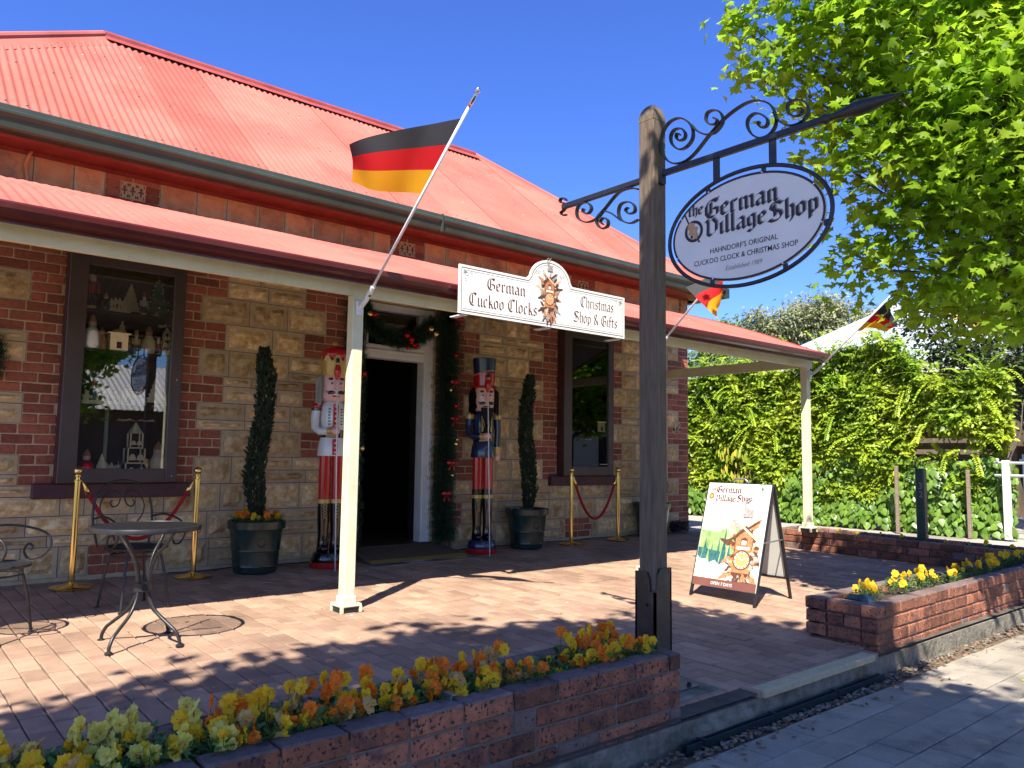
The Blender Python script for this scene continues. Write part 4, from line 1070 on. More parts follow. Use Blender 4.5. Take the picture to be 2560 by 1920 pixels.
plain("HAHNDORF'S ORIGINAL", -.195, -.100, .027, *fr, 'ink_dark', width=.385, parent=hs_, off=.004)
plain('CUCKOO CLOCK & CHRISTMAS SHOP', -.296, -.150, .027, *fr, 'ink_dark', width=.590, parent=hs_, off=.004)
plain('Established 1989', -.105, -.203, .024, *fr, 'ink_grey', width=.21, shear=.35, parent=hs_)
m = MB().mat('ink_dark')
for q in ring(-.297, .040, .042, .058): flat(m, q, *fr, .002)
for q in strip([(-.353, .139), (-.328, .085)], .008)+strip([(-.272, -.005), (-.262, -.026)], .009): flat(m, q, *fr, .0022)
flat(m, ell(-.318, .035, .009, .009, 10), *fr, .0021); flat(m, ell(-.310, .012, .009, .009, 10), *fr, .0021)
m.mat('ink_tan'); flat(m, leafshape(-.325, .088, .105, .036, -62), *fr, .0024)
m.build('emblem', hs_, world=True)

# ================================================================= fascia sign on the veranda
vs_ = thing('fascia_sign', (4.54, 4.9, 2.21), 'cream sign board with arched top reading German Cuckoo Clocks and Christmas Shop', 'sign')
sw, sh = .965, .39; ox, oz = 4.543, 2.21
def sign_outline(inset=0, n=14):
    r = .242-inset; P = [(-sw+inset, inset), (sw-inset, inset), (sw-inset, sh-inset)]
    P += [(r+.035, sh-inset)]+[(.012+r*math.cos(math.radians(a)), sh+.0-inset*.3+ (r*.80)*math.sin(math.radians(a))) for a in [8+(172-8)*i/n for i in range(n+1)]]+[(-r-.02, sh-inset), (-sw+inset, sh-inset)]
    return P
fr2 = ((ox, 4.893, oz), (1, 0, 0), (0, 0, 1), (0, -1, 0))
m = MB().mat('sign_white'); m.prism(sign_outline(), (ox, 4.893, oz), (1, 0, 0), (0, 0, 1), (0, .014, 0)); fixnorm(m.build('board', vs_, world=True))
m = MB().mat('ink_maroon')
for ins, w_, mt in ((.022, .0055, 'ink_maroon'), (.040, .003, 'ink_grey')):
    m.mat(mt); P = sign_outline(ins); 
    for q in strip(P+[P[0]], w_): flat(m, q, *fr2, .0012)
m.build('border', vs_, world=True)
letters('German', -.69, .225, .098, *fr2, 'ink_maroon', parent=vs_, width=.415, nib=.95)
letters('Cuckoo Clocks', -.87, .075, .105, *fr2, 'ink_maroon', parent=vs_, width=.73, nib=.9)
letters('Christmas', .375, .228, .098, *fr2, 'ink_maroon', parent=vs_, width=.44, nib=.9)
letters('Shop & Gifts', .29, .085, .098, *fr2, 'ink_maroon', parent=vs_, width=.575, nib=.9)
letters('est', -.165, .44, .045, *fr2, 'ink_grey', parent=vs_, width=.06, nib=.8); letters('1989', .10, .43, .040, *fr2, 'ink_grey', parent=vs_, width=.075, nib=.8)
m = MB(); cuckoo_clock(m, .0, .29, .60, *fr2, .0012); m.build('clock_emblem', vs_, world=True)
m = MB().mat('ink_grey'); corner_scroll(m, -.93, .355, 1, 1, .11, fr2, .0012); corner_scroll(m, .93, .355, -1, 1, .11, fr2, .0012); m.build('corner_ornament', vs_, world=True)
for x in (-.9, 0, .9):
    m = MB().mat('pole_white'); m.box(ox+x-.03, ox+x+.03, 4.907, 5.06, oz-.012, oz-.004); m.build('bracket', vs_, world=True)

# ================================================================= flags
def flag(base, tip, label, hoist0, hoist1, f0, f1, wave, seed):
    """pole from base to tip; cloth between pole fractions hoist0 (gold) .. hoist1 (black); f0, f1 = free corners (gold, black)"""
    b, t = Vector(base), Vector(tip); th = thing('flag', base, label, 'flag', 'flags on the veranda posts'); d = (t-b).normalized(); L = (t-b).length
    m = MB().mat('pole_white'); m.tube([b+d*.05, t], .0105, 10); m.build('pole', th, smooth=True, world=True)
    m = MB().mat('pole_white'); m.cbox(b.x-.026, b.x+.026, b.y+.035, b.y+.062, b.z-.065, b.z+.045, .004); m.tube([b+Vector((0, .04, -.01)), b+d*.06, b+d*.19], .019, 10); m.mat('iron_black'); m.ball(tuple(b+d*.1+Vector((0, -.02, 0))), .012, 8, 6); m.build('bracket', th, world=True)
    m = MB().mat('chrome'); m.tube([t+d*q for q in (0, .02, .025, .04, .05, .07, .08, .1)], [.012, .012, .017, .012, .016, .010, .013, .006], 10); m.ball(tuple(t+d*.115), .019, 12, 8); m.build('finial', th, smooth=True, world=True)
    nU, nV = 30, 18; f0, f1 = Vector(f0), Vector(f1); side = ((f0+f1)/2-b).cross(d).normalized(); grid = []
    for j in range(nV+1):
        v = j/nV; row = []; h = b+d*(L*(hoist1+(hoist0-hoist1)*v)); f = f1.lerp(f0, v)
        for i in range(nU+1):
            u = i/nU; p = h.lerp(f, u)+Vector((0, 0, wave[2]*math.sin(PI*u)*(1-v*wave[3])))
            p += side*(wave[0]*math.sin(wave[1]*PI*u+1.2*v)*min(1, 3*u)+.010*math.sin(11*u+5*v+seed)*min(1, 3*u)); row.append(p)
        grid.append(row)
    for k, mt in enumerate(('flag_black', 'flag_red', 'flag_gold')):
        m = MB().mat(mt); j0, j1 = k*nV//3, (k+1)*nV//3
        for j in range(j0, j1+1): m.v += [tuple(p) for p in grid[j]]
        w_ = nU+1
        for j in range(j1-j0):
            for i in range(nU): m.face((j*w_+i, j*w_+i+1, (j+1)*w_+i+1, (j+1)*w_+i))
        m.build(('black_stripe', 'red_stripe', 'gold_stripe')[k], th, smooth=True, world=True)
    return th
flag((2.873, 5.14, 2.20), (2.873, 3.86, 3.31), 'black, red and gold flag above the left cream veranda post', .60, .95, (2.60, 4.93, 3.03), (2.56, 4.84, 3.27), (.065, 2.0, .02, 1.8), 1)
flag((6.265, 5.14, 2.20), (6.265, 3.77, 3.39), 'black, red and gold flag partly hidden behind the oval sign', .50, .86, (6.05, 4.20, 2.36), (6.0, 4.52, 2.70), (.05, 2.2, .03, .3), 2)
flag((9.40, 5.14, 2.20), (9.40, 4.10, 3.10), 'black, red and gold flag on the far corner post', .55, .90, (9.72, 4.36, 2.72), (9.8, 4.25, 2.80), (.04, 2.2, .02, .2), 3)

# ================================================================= sandwich board
sb = thing('sandwich_board', (5.9, 3.93, G(3.9)), 'A-frame sandwich board showing a carved cuckoo clock, standing in the sun', 'sandwich board')
y0, y1 = 4.245, 3.625; zt = .885
bl = Vector((5.63, 0, G(3.9)+0)); 
def bp(u, v):                       # front panel: u 0..1 left-right (y0->y1), v height 0..1
    return Vector((5.63+.30*v, y0+(y1-y0)*u, G(4.0)+(zt-G(4.0))*v))
m = MB().mat('board_frame')
for y in (y0, y1): m.tube([(5.63, y, G(y)), (5.93, y, zt)], .016, 4, flat=(1, .8))
m.tube([(5.93, y0, zt), (5.93, y1, zt)], .014, 4); m.tube([(5.68, y0, .07), (5.68, y1, .07)], .012, 4)
m.build('front_frame', sb, world=True)
m = MB().mat('board_frame')
for y in (y0, y1): m.tube([(6.225, y+.03, G(y)), (5.945, y, zt)], .016, 4, flat=(1, .8))
m.tube([(5.95, y0, zt-.02), (5.95, y1, zt-.02)], .014, 4); m.tube([(6.17, y0+.03, .10), (6.17, y1+.03, .10)], .012, 4); m.build('rear_frame', sb, world=True)
m = MB().mat('grey_metal'); m.tube([(5.94, 4.03, zt), (5.94, 4.01, zt+.03), (5.94, 3.99, zt+.045), (5.94, 3.90, zt+.045), (5.94, 3.88, zt+.03), (5.94, 3.86, zt)], .008, 8); m.build('handle', sb, smooth=True, world=True)
m = MB().mat('grey_metal'); m.tube([(5.77, y1-.012, .42), (6.10, y1+.01, .43)], .006, 6); m.tube([(5.77, y0, .42), (6.10, y0+.02, .43)], .006, 6); m.build('stay', sb, world=True)
A_ = bp(0, .10); axv = (bp(1, .1)-bp(0, .1)).normalized(); ayv = (bp(0, 1)-bp(0, 0)).normalized(); nv = axv.cross(ayv).normalized()
Wd = (y0-y1); Hd = (bp(0, 1)-bp(0, .1)).length
fb = (A_+nv*.012, axv, ayv, nv)
m = MB().mat('print_white'); m.prism([(0, 0), (Wd, 0), (Wd, Hd), (0, Hd)], A_+nv*.002, axv, ayv, nv*.010); fixnorm(m.build('front_panel', sb, world=True))
m = MB().mat('print_white'); q0, q1 = Vector((6.19, y0+.03, .10)), Vector((5.955, y0, zt)); v = q1-q0; m.prism([(0, 0), (Wd, 0), (Wd, v.length), (0, v.length)], q0, (0, -1, 0), v.normalized(), (.006, 0, .002)); fixnorm(m.build('rear_panel', sb, world=True))
m = MB(); rr = random.Random(9)
def pr(mt, pts, l=.001): m.mat(mt); flat(m, pts, *fb, l)
w, h = Wd, Hd
pr('print_pale', [(.004, h*.30), (w*.9, h*.34), (w*.85, h*.66), (w*.5, h*.66), (w*.3, h*.60), (.004, h*.58)], .0006)
pr('print_green', [(.004, h*.25), (w*.8, h*.28), (w*.75, h*.58), (w*.5, h*.60), (w*.3, h*.52), (.004, h*.53)], .0008)
for i in range(26):
    x = .008+w*.8*rr.random(); t = h*rr.uniform(.10, .26)*(1.2-.5*abs(x/w-.55)); bx = rr.uniform(.018, .034); zb = h*.22
    pr('print_teal' if i % 4 else 'print_green', [(max(.003, x-bx), zb), (min(w-.003, x+bx), zb), (x+bx*.55, zb+t*.45), (x, zb+t+.05), (max(.003, x-bx*.55), zb+t*.45)], .0012+i*.00003)
pr('print_teal', [(.003, h*.20), (w*.8, h*.20), (w*.8, h*.30), (w*.4, h*.33), (.003, h*.36)], .0011)
pr('print_white', [(.003, h*.075), (w*.57, h*.075), (w*.57, h*.20), (w*.45, h*.24), (w*.38, h*.21), (w*.3, h*.25), (w*.22, h*.22), (w*.15, h*.25), (w*.06, h*.25), (.003, h*.28)], .0023)
for i in range(110):
    x, y = rr.uniform(.01, w*.5), rr.uniform(h*.085, h*.225); a = rr.choice((0, PI/2, .9, 2.2, rr.uniform(0, PI))); l = rr.uniform(.012, .034)
    for q in strip([(x, y), (min(w*.55, x+l*math.cos(a)), y+l*.6*math.sin(a))], .0024): pr(rr.choice(('print_blue', 'ink_dark', 'ink_grey')), q, .00245)
pr('print_band', [(.002, .002), (w-.002, .002), (w-.002, h*.075), (.002, h*.075)], .0026)
m.build('printed_scene', sb, world=True)
m = MB(); cuckoo_clock(m, w*.72, h*.355, .98*h, *fb, .0028, 12, (w-.003, h*.078)); m.build('clock_print', sb, world=True)
letters('the', w*.055, h*.925, .032, *fb, 'ink_maroon', parent=sb, width=.052, nib=1.2); letters('German', w*.145, h*.905, .060, *fb, 'ink_maroon', parent=sb, width=.25, nib=1.4)
letters('Village', w*.145, h*.82, .056, *fb, 'ink_maroon', parent=sb, width=.205, nib=1.4); letters('Shop', w*.49, h*.825, .058, *fb, 'ink_maroon', parent=sb, width=.15, nib=1.4)
m = MB().mat('ink_maroon')
for q in ring(w*.075, h*.868, .018, .026): flat(m, q, *fb, .0015)
m.mat('print_ring'); flat(m, ell(w*.075, h*.868, .019, .019, 14), *fb, .0014); m.mat('toy_green'); flat(m, ell(w*.87, h*.955, .012, .014, 10), *fb, .0014)
for q in strip([(w*.76, h*.86), (w*.87, h*.895), (w*.96, h*.855)], .012): m.mat('print_cream'); flat(m, q, *fb, .0014)
m.build('emblem', sb, world=True)
for i, tx in enumerate(('CUCKOO CLOCKS', 'GERMAN - EUROPEAN GIFTS', 'CHRISTMAS DECORATIONS', 'WEATHER HOUSES', 'NUTCRACKERS', 'BEER STEINS')):
    plain(tx, w*.09, h*(.755-.042*i), .011, *fb, 'print_grey', width=len(tx)*.0150, parent=sb, off=.02)
    m = MB().mat('ink_tan'); flat(m, ell(w*.055, h*(.755-.042*i)+.006, .006, .006, 8), *fb, .0015); m.build('bullet', sb, world=True)
plain('OPEN 7 DAYS', w*.30, h*.022, .026, *fb, 'print_white', width=w*.34, parent=sb, off=.012, lift=.0035)
# ================================================================= bistro table and chairs
def circ(r, z, n=28, cx=0, cy=0): return [(cx+r*math.cos(2*PI*i/n), cy+r*math.sin(2*PI*i/n), z) for i in range(n)]
def mesh_disc(m, r, z, pitch, w, cx=0, cy=0):
    """expanded-metal top: two crossing sets of fine bars"""
    n = int(r/pitch)
    for k in range(-n, n+1):
        s = k*pitch; L = math.sqrt(max(0, r*r-s*s))
        if L < .02: continue
        m.box(cx+s-w/2, cx+s+w/2, cy-L, cy+L, z-.0012, z+.0012); m.box(cx-L, cx+L, cy+s-w/2, cy+s+w/2, z-.0022, z+.0002)
T0 = (1.425, 5.11); tb = thing('bistro_table', (T0[0], T0[1], G(T0[1])), 'round dark metal mesh bistro table with curved legs', 'table')
tz = .70
m = MB().mat('iron'); m.lathe([(.298, tz-.03), (.312, tz-.028), (.315, tz-.012), (.310, tz), (.300, tz+.002), (.297, tz-.004), (.298, tz-.03)], 48, cap=False); m.build('table_rim', tb, smooth=True, angle=40)
m = MB().mat('iron'); mesh_disc(m, .30, tz-.002, .0125, .0017); m.build('mesh_top', tb)
for k in range(4):
    a = math.radians(38+90*k); c, s = math.cos(a), math.sin(a); m = MB().mat('iron')
    P = spl([(.20, tz-.03), (.15, .60), (.085, .52), (.048, .42), (.040, .33), (.05, .27), (.10, .19), (.19, .12), (.235, .085), (.262, .04), (.266, .006)], 6)
    m.tube([(r*c, r*s, z) for r, z in P], .0105, 8); m.lathe([(.022, 0), (.022, .008), (.012, .014)], 12, (.266*c, .266*s, 0)); m.build('leg', tb, smooth=True, angle=50)
m = MB().mat('iron'); m.lathe([(.045, .31), (.052, .312), (.052, .36), (.045, .362)], 16); m.build('leg_collar', tb)

def make_chair(label, loc, rz):
    """wrought-iron armchair facing local -y"""
    t = thing('garden_chair', loc, label, 'chair', 'wrought iron garden chairs', rz); zS = .43
    m = MB().mat('iron'); m.tube(circ(.21, zS, 32), .010, 8, closed=True); m.build('seat_rim', t, smooth=True)
    m = MB().mat('iron'); mesh_disc(m, .205, zS, .0115, .0017); m.build('seat_mesh', t)
    m = MB().mat('iron'); m.tube(circ(.17, zS-.055, 24), .007, 6, closed=True)
    for a in (45, 135, 225, 315): m.tube([(.17*math.cos(math.radians(a)), .17*math.sin(math.radians(a)), zS-.055), (.19*math.cos(math.radians(a)), .19*math.sin(math.radians(a)), zS)], .006, 6)
    m.build('seat_hoop', t, smooth=True)
    for a in (225, 315, 45, 135):
        c, s = math.cos(math.radians(a)), math.sin(math.radians(a)); m = MB().mat('iron')
        m.tube([(.165*c, .165*s, zS-.03), (.185*c, .185*s, zS-.09), (.215*c, .215*s, .2), (.245*c, .245*s, .005)], .0095, 8); m.lathe([(.018, 0), (.018, .007), (.011, .012)], 10, (.245*c, .245*s, 0)); m.build('leg', t, smooth=True, angle=50)
    m = MB().mat('iron')
    P = spl([(-.19, zS), (-.215, .56), (-.22, .68), (-.19, .80), (-.11, .88), (0, .905), (.11, .88), (.19, .80), (.22, .68), (.215, .56), (.19, zS)], 6)
    m.tube([(x, .19+.06*(z-zS)/.45, z) for x, z in P], .009, 8); m.build('back_hoop', t, smooth=True)
    for s in (-1, 1):
        m = MB().mat('iron'); P = spl([(s*.005, zS+.05), (s*.06, .55), (s*.14, .63), (s*.165, .72), (s*.12, .81), (s*.06, .83), (s*.02, .79), (s*.03, .73), (s*.07, .71), (s*.09, .74), (s*.075, .76)], 6)
        m.tube([(x, .20+.06*(z-zS)/.45, z) for x, z in P], .0055, 6); m.build('back_scroll', t, smooth=True)
        m = MB().mat('iron'); Q = spl([(.22, .63), (.05, .655), (-.10, .64), (-.20, .60), (-.225, .53), (-.17, .46), (-.09, .445), (-.06, .49), (-.085, .535), (-.12, .525), (-.115, .50)], 6)
        m.tube([(s*(.215+.03*math.sin(PI*i/(len(Q)-1))), y, z) for i, (y, z) in enumerate(Q)], .0075, 8); m.build('armrest', t, smooth=True)
    return t
make_chair('wrought iron armchair behind the round table, under the left window', (1.665, 6.19, G(6.2)), math.radians(12))
make_chair('wrought iron armchair cut off by the left edge of the photo', (.72, 5.74, G(5.7)), math.radians(52))

# ================================================================= rope barriers
def stanchion(x, y, label):
    t = thing('rope_stanchion', (x, y, G(y)), label, 'stanchion', 'brass rope stanchions')
    m = MB().mat('brass'); m.lathe([(.15, 0), (.158, .006), (.158, .016), (.15, .022), (.06, .034), (.032, .05)], 40); m.build('foot', t, smooth=True, angle=35)
    m = MB().mat('brass'); m.tube([(0, 0, .03), (0, 0, .87)], .0235, 20); m.lathe([(.034, .855), (.034, .862), (.024, .866)], 20); m.lathe([(.018, .866), (.018, .89), (.026, .895), (.026, .903), (.016, .91)], 20); m.build('tube', t, smooth=True, angle=35)
    m = MB().mat('brass'); m.ball((0, 0, .94), .034, 24, 14); m.build('knob', t, smooth=True)
    return t
def rope(a, b, za, zb, sag, label):
    t = thing('barrier_rope', ((a[0]+b[0])/2, a[1], 0), label, 'rope', 'red barrier ropes'); P = []
    n = 24; A, B = Vector((a[0]+.03, a[1], za)), Vector((b[0]-.03, b[1], zb)); d = (B-A)
    for i in range(n+1):
        u = i/n; p = A.lerp(B, u); p.z = za+(zb-za)*u-sag*(1-(2*u-1)**2)*(1 if sag > 0 else 0)
        P.append(p)
    m = MB().mat('rope_red'); m.tube(P[1:-1], .017, 10); m.build('cord', t, smooth=True, world=True)
    for q in ((P[0], P[1], P[2]), (P[-1], P[-2], P[-3])):
        m = MB().mat('brass'); m.tube([q[0], q[0].lerp(q[1], .5), q[1], q[1].lerp(q[2], .5)], [.006, .013, .02, .02], 10); m.build('hook', t, smooth=True, world=True)
stanchion(1.455, 7.17, 'polished brass stanchion in front of the left window, left of the pair'); stanchion(2.415, 7.19, 'polished brass stanchion between left window and potted cypress')
stanchion(7.10, 7.2, 'polished brass stanchion near the right potted cypress'); stanchion(8.0, 7.22, 'polished brass stanchion close to the timber sign post, by the right window')
rope((1.455, 7.17), (2.415, 7.19), .86, .86, .50, 'red rope hanging low behind the bistro table'); rope((7.10, 7.2), (8.0, 7.22), .86, .86, .56, 'red rope sagging below the right window')

# ================================================================= pots with slim cypresses
def cypress(label_p, label_t, x, y, h, seed, flowers=False):
    z0 = G(y); t = thing('plant_pot', (x, y, z0), label_p, 'pot', 'dark green glazed pots')
    m = MB().mat('pot_green'); m.lathe([(.185, 0), (.195, .01), (.20, .06), (.208, .065), (.206, .08), (.215, .20), (.222, .205), (.221, .225), (.235, .36), (.243, .40), (.262, .405), (.266, .47), (.258, .48), (.235, .475), (.23, .43)], 36); m.build('pot_body', t, smooth=True, angle=30)
    m = MB().mat('pot_green'); a = math.radians(-100)
    m.tube([(.232*math.cos(a+.16*math.cos(q)), .232*math.sin(a+.16*math.cos(q)), .29+.042*math.sin(q)) for q in [2*PI*i/16 for i in range(16)]], .005, 6, closed=True); m.build('crest', t, smooth=True)
    m = MB().mat('soil'); m.lathe([(.235, .425), (.12, .435), (.02, .44)], 20); m.build('soil', t)
    tr = thing('cypress', (x, y, z0+.43), label_t, 'shrub', 'slim potted cypresses'); rr = random.Random(seed)
    m = MB().mat('bark'); m.tube([(0, 0, -.05), (.01, 0, h*.4), (0, .01, h*.9)], [.016, .012, .004], 8); m.build('trunk', tr, smooth=True)
    m = MB().mat('cypress'); n = 5600
    for i in range(n):
        u = rr.random()**.95; z = .04+u*(h-.04); env = .086*(1-.2*u)
        if u > .82: env *= .35+.65*math.sqrt(max(0, (1-u)/.18))
        if u < .14: env *= .5+u*3.6
        a = rr.uniform(0, 2*PI); ph = .012*math.sin(8*u+seed); env *= 1+.42*noise.noise((math.cos(a)*1.6+seed, math.sin(a)*1.6, z*6)); ph = .035*math.sin(6.5*u+seed)
        r = env*math.sqrt(rr.uniform(.25, 1.05)); p = Vector((r*math.cos(a)+ph, r*math.sin(a), z))
        d = Vector((math.cos(a)*rr.uniform(.2, .8), math.sin(a)*rr.uniform(.2, .8), rr.uniform(.5, 1.1))).normalized(); l = rr.uniform(.022, .055); sd = d.orthogonal().normalized(); sd.rotate(Matrix.Rotation(rr.uniform(0, 6), 3, d)); w = sd*l*.17
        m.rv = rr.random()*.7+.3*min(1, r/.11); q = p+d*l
        m.poly([p-w*.4, p+w*.4, p+d*l*.6+w, q]); m.poly([p-w*.4, p+d*l*.5, q-w*.2, p+d*l*.6-w*1.2])
    tag(m.build('foliage', tr), kind='stuff')
    return t
cypress('dark green pot with a slim cypress and small flowers, left of the doorway', 'slim dark cypress in the pot left of the doorway', 2.99, 7.22, 1.66, 3)
cypress('dark green glazed pot right of the tall blue-hatted nutcracker', 'slim dark cypress growing right of the blue-hatted nutcracker', 6.38, 7.24, 1.66, 7)
cypress('dark pot almost hidden behind the timber sign post', 'slim cypress almost hidden behind the timber sign post', 8.78, 7.28, 1.25, 9)

# ================================================================= nutcracker figures
def nutcracker(x, y, label, king):
    z0 = G(y); t = thing('nutcracker_figure', (x, y, z0), label, 'nutcracker', None, math.radians(-22 if not king else -16)); J, HT = ('white_gloss', 'red_gloss') if king else ('navy_gloss', 'navy_gloss')
    m = MB().mat('red_gloss'); m.lathe([(.172, 0), (.177, .015), (.177, .05), (.167, .055)], 32); m.mat('black_gloss' if king else 'navy_gloss'); m.lathe([(.163, .055), (.168, .07), (.153, .13), (.14, .15)], 32); m.build('pedestal', t, smooth=True, angle=40)
    for s in (-1, 1):
        m = MB().mat('black_gloss'); m.lathe([(.054, .15), (.060, .17), (.052, .24), (.050, .32), (.058, .45), (.061, .55), (.059, .62)], 18, (s*.062, 0, 0)); m.ball((s*.062, -.045, .185), .05, 12, 8, (1, 1.5, .75)); b = m.build('boot', t, smooth=True, angle=50)
        m = MB().mat('gold_paint'); m.lathe([(.062, .62), (.063, .622), (.063, .658), (.062, .66)], 18, (s*.062, 0, 0))
        for k in range(5):
            zz = .47+.03*k; m.tube([(s*.062-.02, -.068, zz), (s*.062+.02, -.072, zz+.03)], .0025, 4); m.tube([(s*.062+.02, -.068, zz), (s*.062-.02, -.072, zz+.03)], .0025, 4)
        if not king:
            m.mat('black_gloss'); m.lathe([(.0605, .66), (.0615, .662), (.0615, .72), (.0605, .722)], 18, (s*.062, 0, 0))
        m.build('boot_trim', b)
        m = MB().mat('red_gloss'); n = 24; pr_ = []
        for zz in (.655, 1.13): pr_.append([(s*.062+(.056+(.003 if i % 2 else 0))*math.cos(2*PI*i/n), (.056+(.003 if i % 2 else 0))*math.sin(2*PI*i/n), zz) for i in range(n)])
        k = len(m.v); m.v += pr_[0]+pr_[1]
        for i in range(n): m.face((k+i, k+(i+1) % n, k+n+(i+1) % n, k+n+i))
        m.build('leg', t, smooth=True, angle=20)
    m = MB().mat(J); m.lathe([(.142, 1.085), (.145, 1.10), (.134, 1.20), (.116, 1.27)], 28); m.build('coat_skirt', t, smooth=True, angle=40)
    m = MB().mat('black_gloss'); m.lathe([(.117, 1.265), (.120, 1.27), (.120, 1.335), (.117, 1.34)], 28); m.mat('gold_paint'); m.box(-.03, .03, -.128, -.112, 1.275, 1.33); m.build('belt', t, smooth=True, angle=30)
    m = MB().mat(J); m.lathe([(.113, 1.335), (.120, 1.36), (.125, 1.45), (.120, 1.56), (.105, 1.61), (.07, 1.635)], 28); tor = m.build('torso', t, smooth=True, angle=50)
    m = MB()
    if king:
        m.mat('red_gloss'); m.cbox(-.026, .026, -.138, -.1, 1.36, 1.59, .006); m.cbox(-.026, .026, -.150, -.11, 1.095, 1.25, .006); m.mat('white_gloss')
        for k in range(5): m.ball((.0, -.139, 1.38+.048*k), .012, 8, 6)
        for k in range(3): m.ball((.0, -.152, 1.12+.045*k), .011, 8, 6)
        m.mat('toy_green')
        for s in (-1, 1):
            for k in range(6): m.box(s*.06-.008, s*.06+.012, -.118, -.105, 1.39+.03*k, 1.402+.03*k)
    else:
        m.mat('black_gloss'); m.cbox(-.065, .065, -.136, -.09, 1.37, 1.57, .01); m.mat('gold_paint')
        for s in (-1, 1): m.tube([(s*.055, -.139, 1.38), (s*.058, -.139, 1.56), (s*.02, -.139, 1.56)], .004, 5); m.tube([(s*.05, -.139, 1.38), (s*.03, -.139, 1.46), (s*.045, -.139, 1.53)], .003, 5)
        m.tube([(.03, -.143, 1.10), (-.03, -.144, 1.13), (.03, -.141, 1.16), (-.03, -.137, 1.19), (.03, -.133, 1.22)], .003, 5)
    m.build('coat_front', tor)
    for s in (-1, 1):
        m = MB().mat(J); sx = s*.165
        if s < 0:   # bent arm holding the staff
            m.tube([(sx, 0, 1.56), (sx-.012, -.005, 1.46), (sx-.01, -.02, 1.36), (sx+.03, -.06, 1.325), (sx+.10, -.12, 1.325)], [.044, .042, .041, .040, .038], 16)
            a = m.build('arm', t, smooth=True, angle=50); m = MB().mat('gold_paint'); m.tube([(sx+.10, -.12, 1.325), (sx+.14, -.15, 1.328)], .040, 16); m.build('cuff', a, smooth=True, angle=40); m = MB().mat('skin_paint'); m.ball((sx+.16, -.175, 1.33), .040, 16, 10, (1.15, 1, 1)); m.build('hand', a, smooth=True)
        else:
            m.tube([(sx, 0, 1.56), (sx+.008, 0, 1.40), (sx+.004, 0, 1.20)], [.042, .040, .038], 16); a = m.build('arm', t, smooth=True, angle=50)
            m = MB().mat('gold_paint'); m.tube([(sx+.004, 0, 1.21), (sx+.004, 0, 1.13)], .040, 16); m.build('cuff', a, smooth=True, angle=40); m = MB().mat('skin_paint'); m.ball((sx+.004, -.005, 1.095), .040, 14, 8, (1, 1, 1.25)); m.build('hand', a, smooth=True)
        m = MB().mat('red_gloss' if king else 'gold_paint'); m.lathe([(.046, 1.555), (.051, 1.565), (.049, 1.585), (.044, 1.59)], 18, (sx, 0, 0)); m.mat('black_gloss' if king else 'gold_paint'); m.lathe([(.047, 1.53), (.050, 1.533), (.050, 1.553), (.046, 1.556)], 18, (sx, 0, 0)); m.mat('red_gloss' if king else 'gold_paint'); m.ball((sx, 0, 1.59), .041, 14, 6, (1, 1, .4)); m.build('epaulette', t, smooth=True, angle=40)
    # head
    m = MB().mat('skin_paint'); m.lathe([(.095, 1.62), (.115, 1.64), (.122, 1.72), (.122, 1.85), (.112, 1.90)], 26); hd = m.build('head', t, smooth=True, angle=50)
    m = MB().mat('skin_paint'); m.prism([(-.022, 0), (.022, 0), (.012, .075), (-.012, .075)], (0, -.118, 1.735), (1, 0, 0), (0, 0, 1), (0, -.03, .01)); fixnorm(m.build('nose', hd))
    m = MB()
    for s in (-1, 1):
        m.mat('white_gloss'); m.ball((s*.048, -.108, 1.80), .021, 12, 8, (1, .5, 1)); m.mat('print_blue'); m.ball((s*.046, -.117, 1.80), .011, 10, 6, (1, .5, 1)); m.mat('black_gloss'); m.ball((s*.046, -.122, 1.80), .006, 8, 6, (1, .5, 1))
        m.ball((s*.05, -.108, 1.845), .03, 10, 6, (1, .4, .45)); m.ball((s*.045, -.115, 1.71), .034, 10, 6, (1.1, .5, .55)); m.tube([(s*.03, -.125, 1.705), (s*.075, -.105, 1.70), (s*.095, -.085, 1.73)], [.012, .009, .003], 6)
    m.mat('red_gloss'); m.box(-.035, .035, -.126, -.112, 1.665, 1.68); m.mat('white_gloss'); m.box(-.03, .03, -.128, -.113, 1.68, 1.695)
    m.build('face', hd, smooth=True, angle=40)
    fm = 'fur_white' if king else 'fur_black'; m = MB().mat(fm); rr = random.Random(4)
    for i in range(900):
        a = rr.uniform(.15*PI, .85*PI)+(0 if rr.random() < .5 else 0); side = rr.choice((-1, 1)); th_ = PI/2+side*rr.uniform(.1, 2.05)
        zt_ = rr.uniform(1.63, 1.89); p = Vector((.125*math.cos(th_), .125*math.sin(th_), zt_)); d = Vector((math.cos(th_)*.5, math.sin(th_)*.5, -.9)); l = rr.uniform(.05, .10); w = Vector((-math.sin(th_), math.cos(th_), 0))*.012
        m.poly([p-w, p+w, p+d*l*.6+w*1.1+Vector((math.cos(th_), math.sin(th_), 0))*.025, p+d*l]); 
    m.mat(fm); m.lathe([(.10, 1.62), (.135, 1.66), (.138, 1.80), (.118, 1.89)], 18, (0, .028, 0))
    m.build('hair', hd)
    if not king:
        m = MB().mat('fur_black'); m.prism([(-.07, 0), (.07, 0), (.05, -.12), (0, -.2), (-.05, -.12)], (0, -.12, 1.655), (1, 0, 0), (0, 0, 1), (0, -.045, -.0)); fixnorm(m.build('beard', hd))
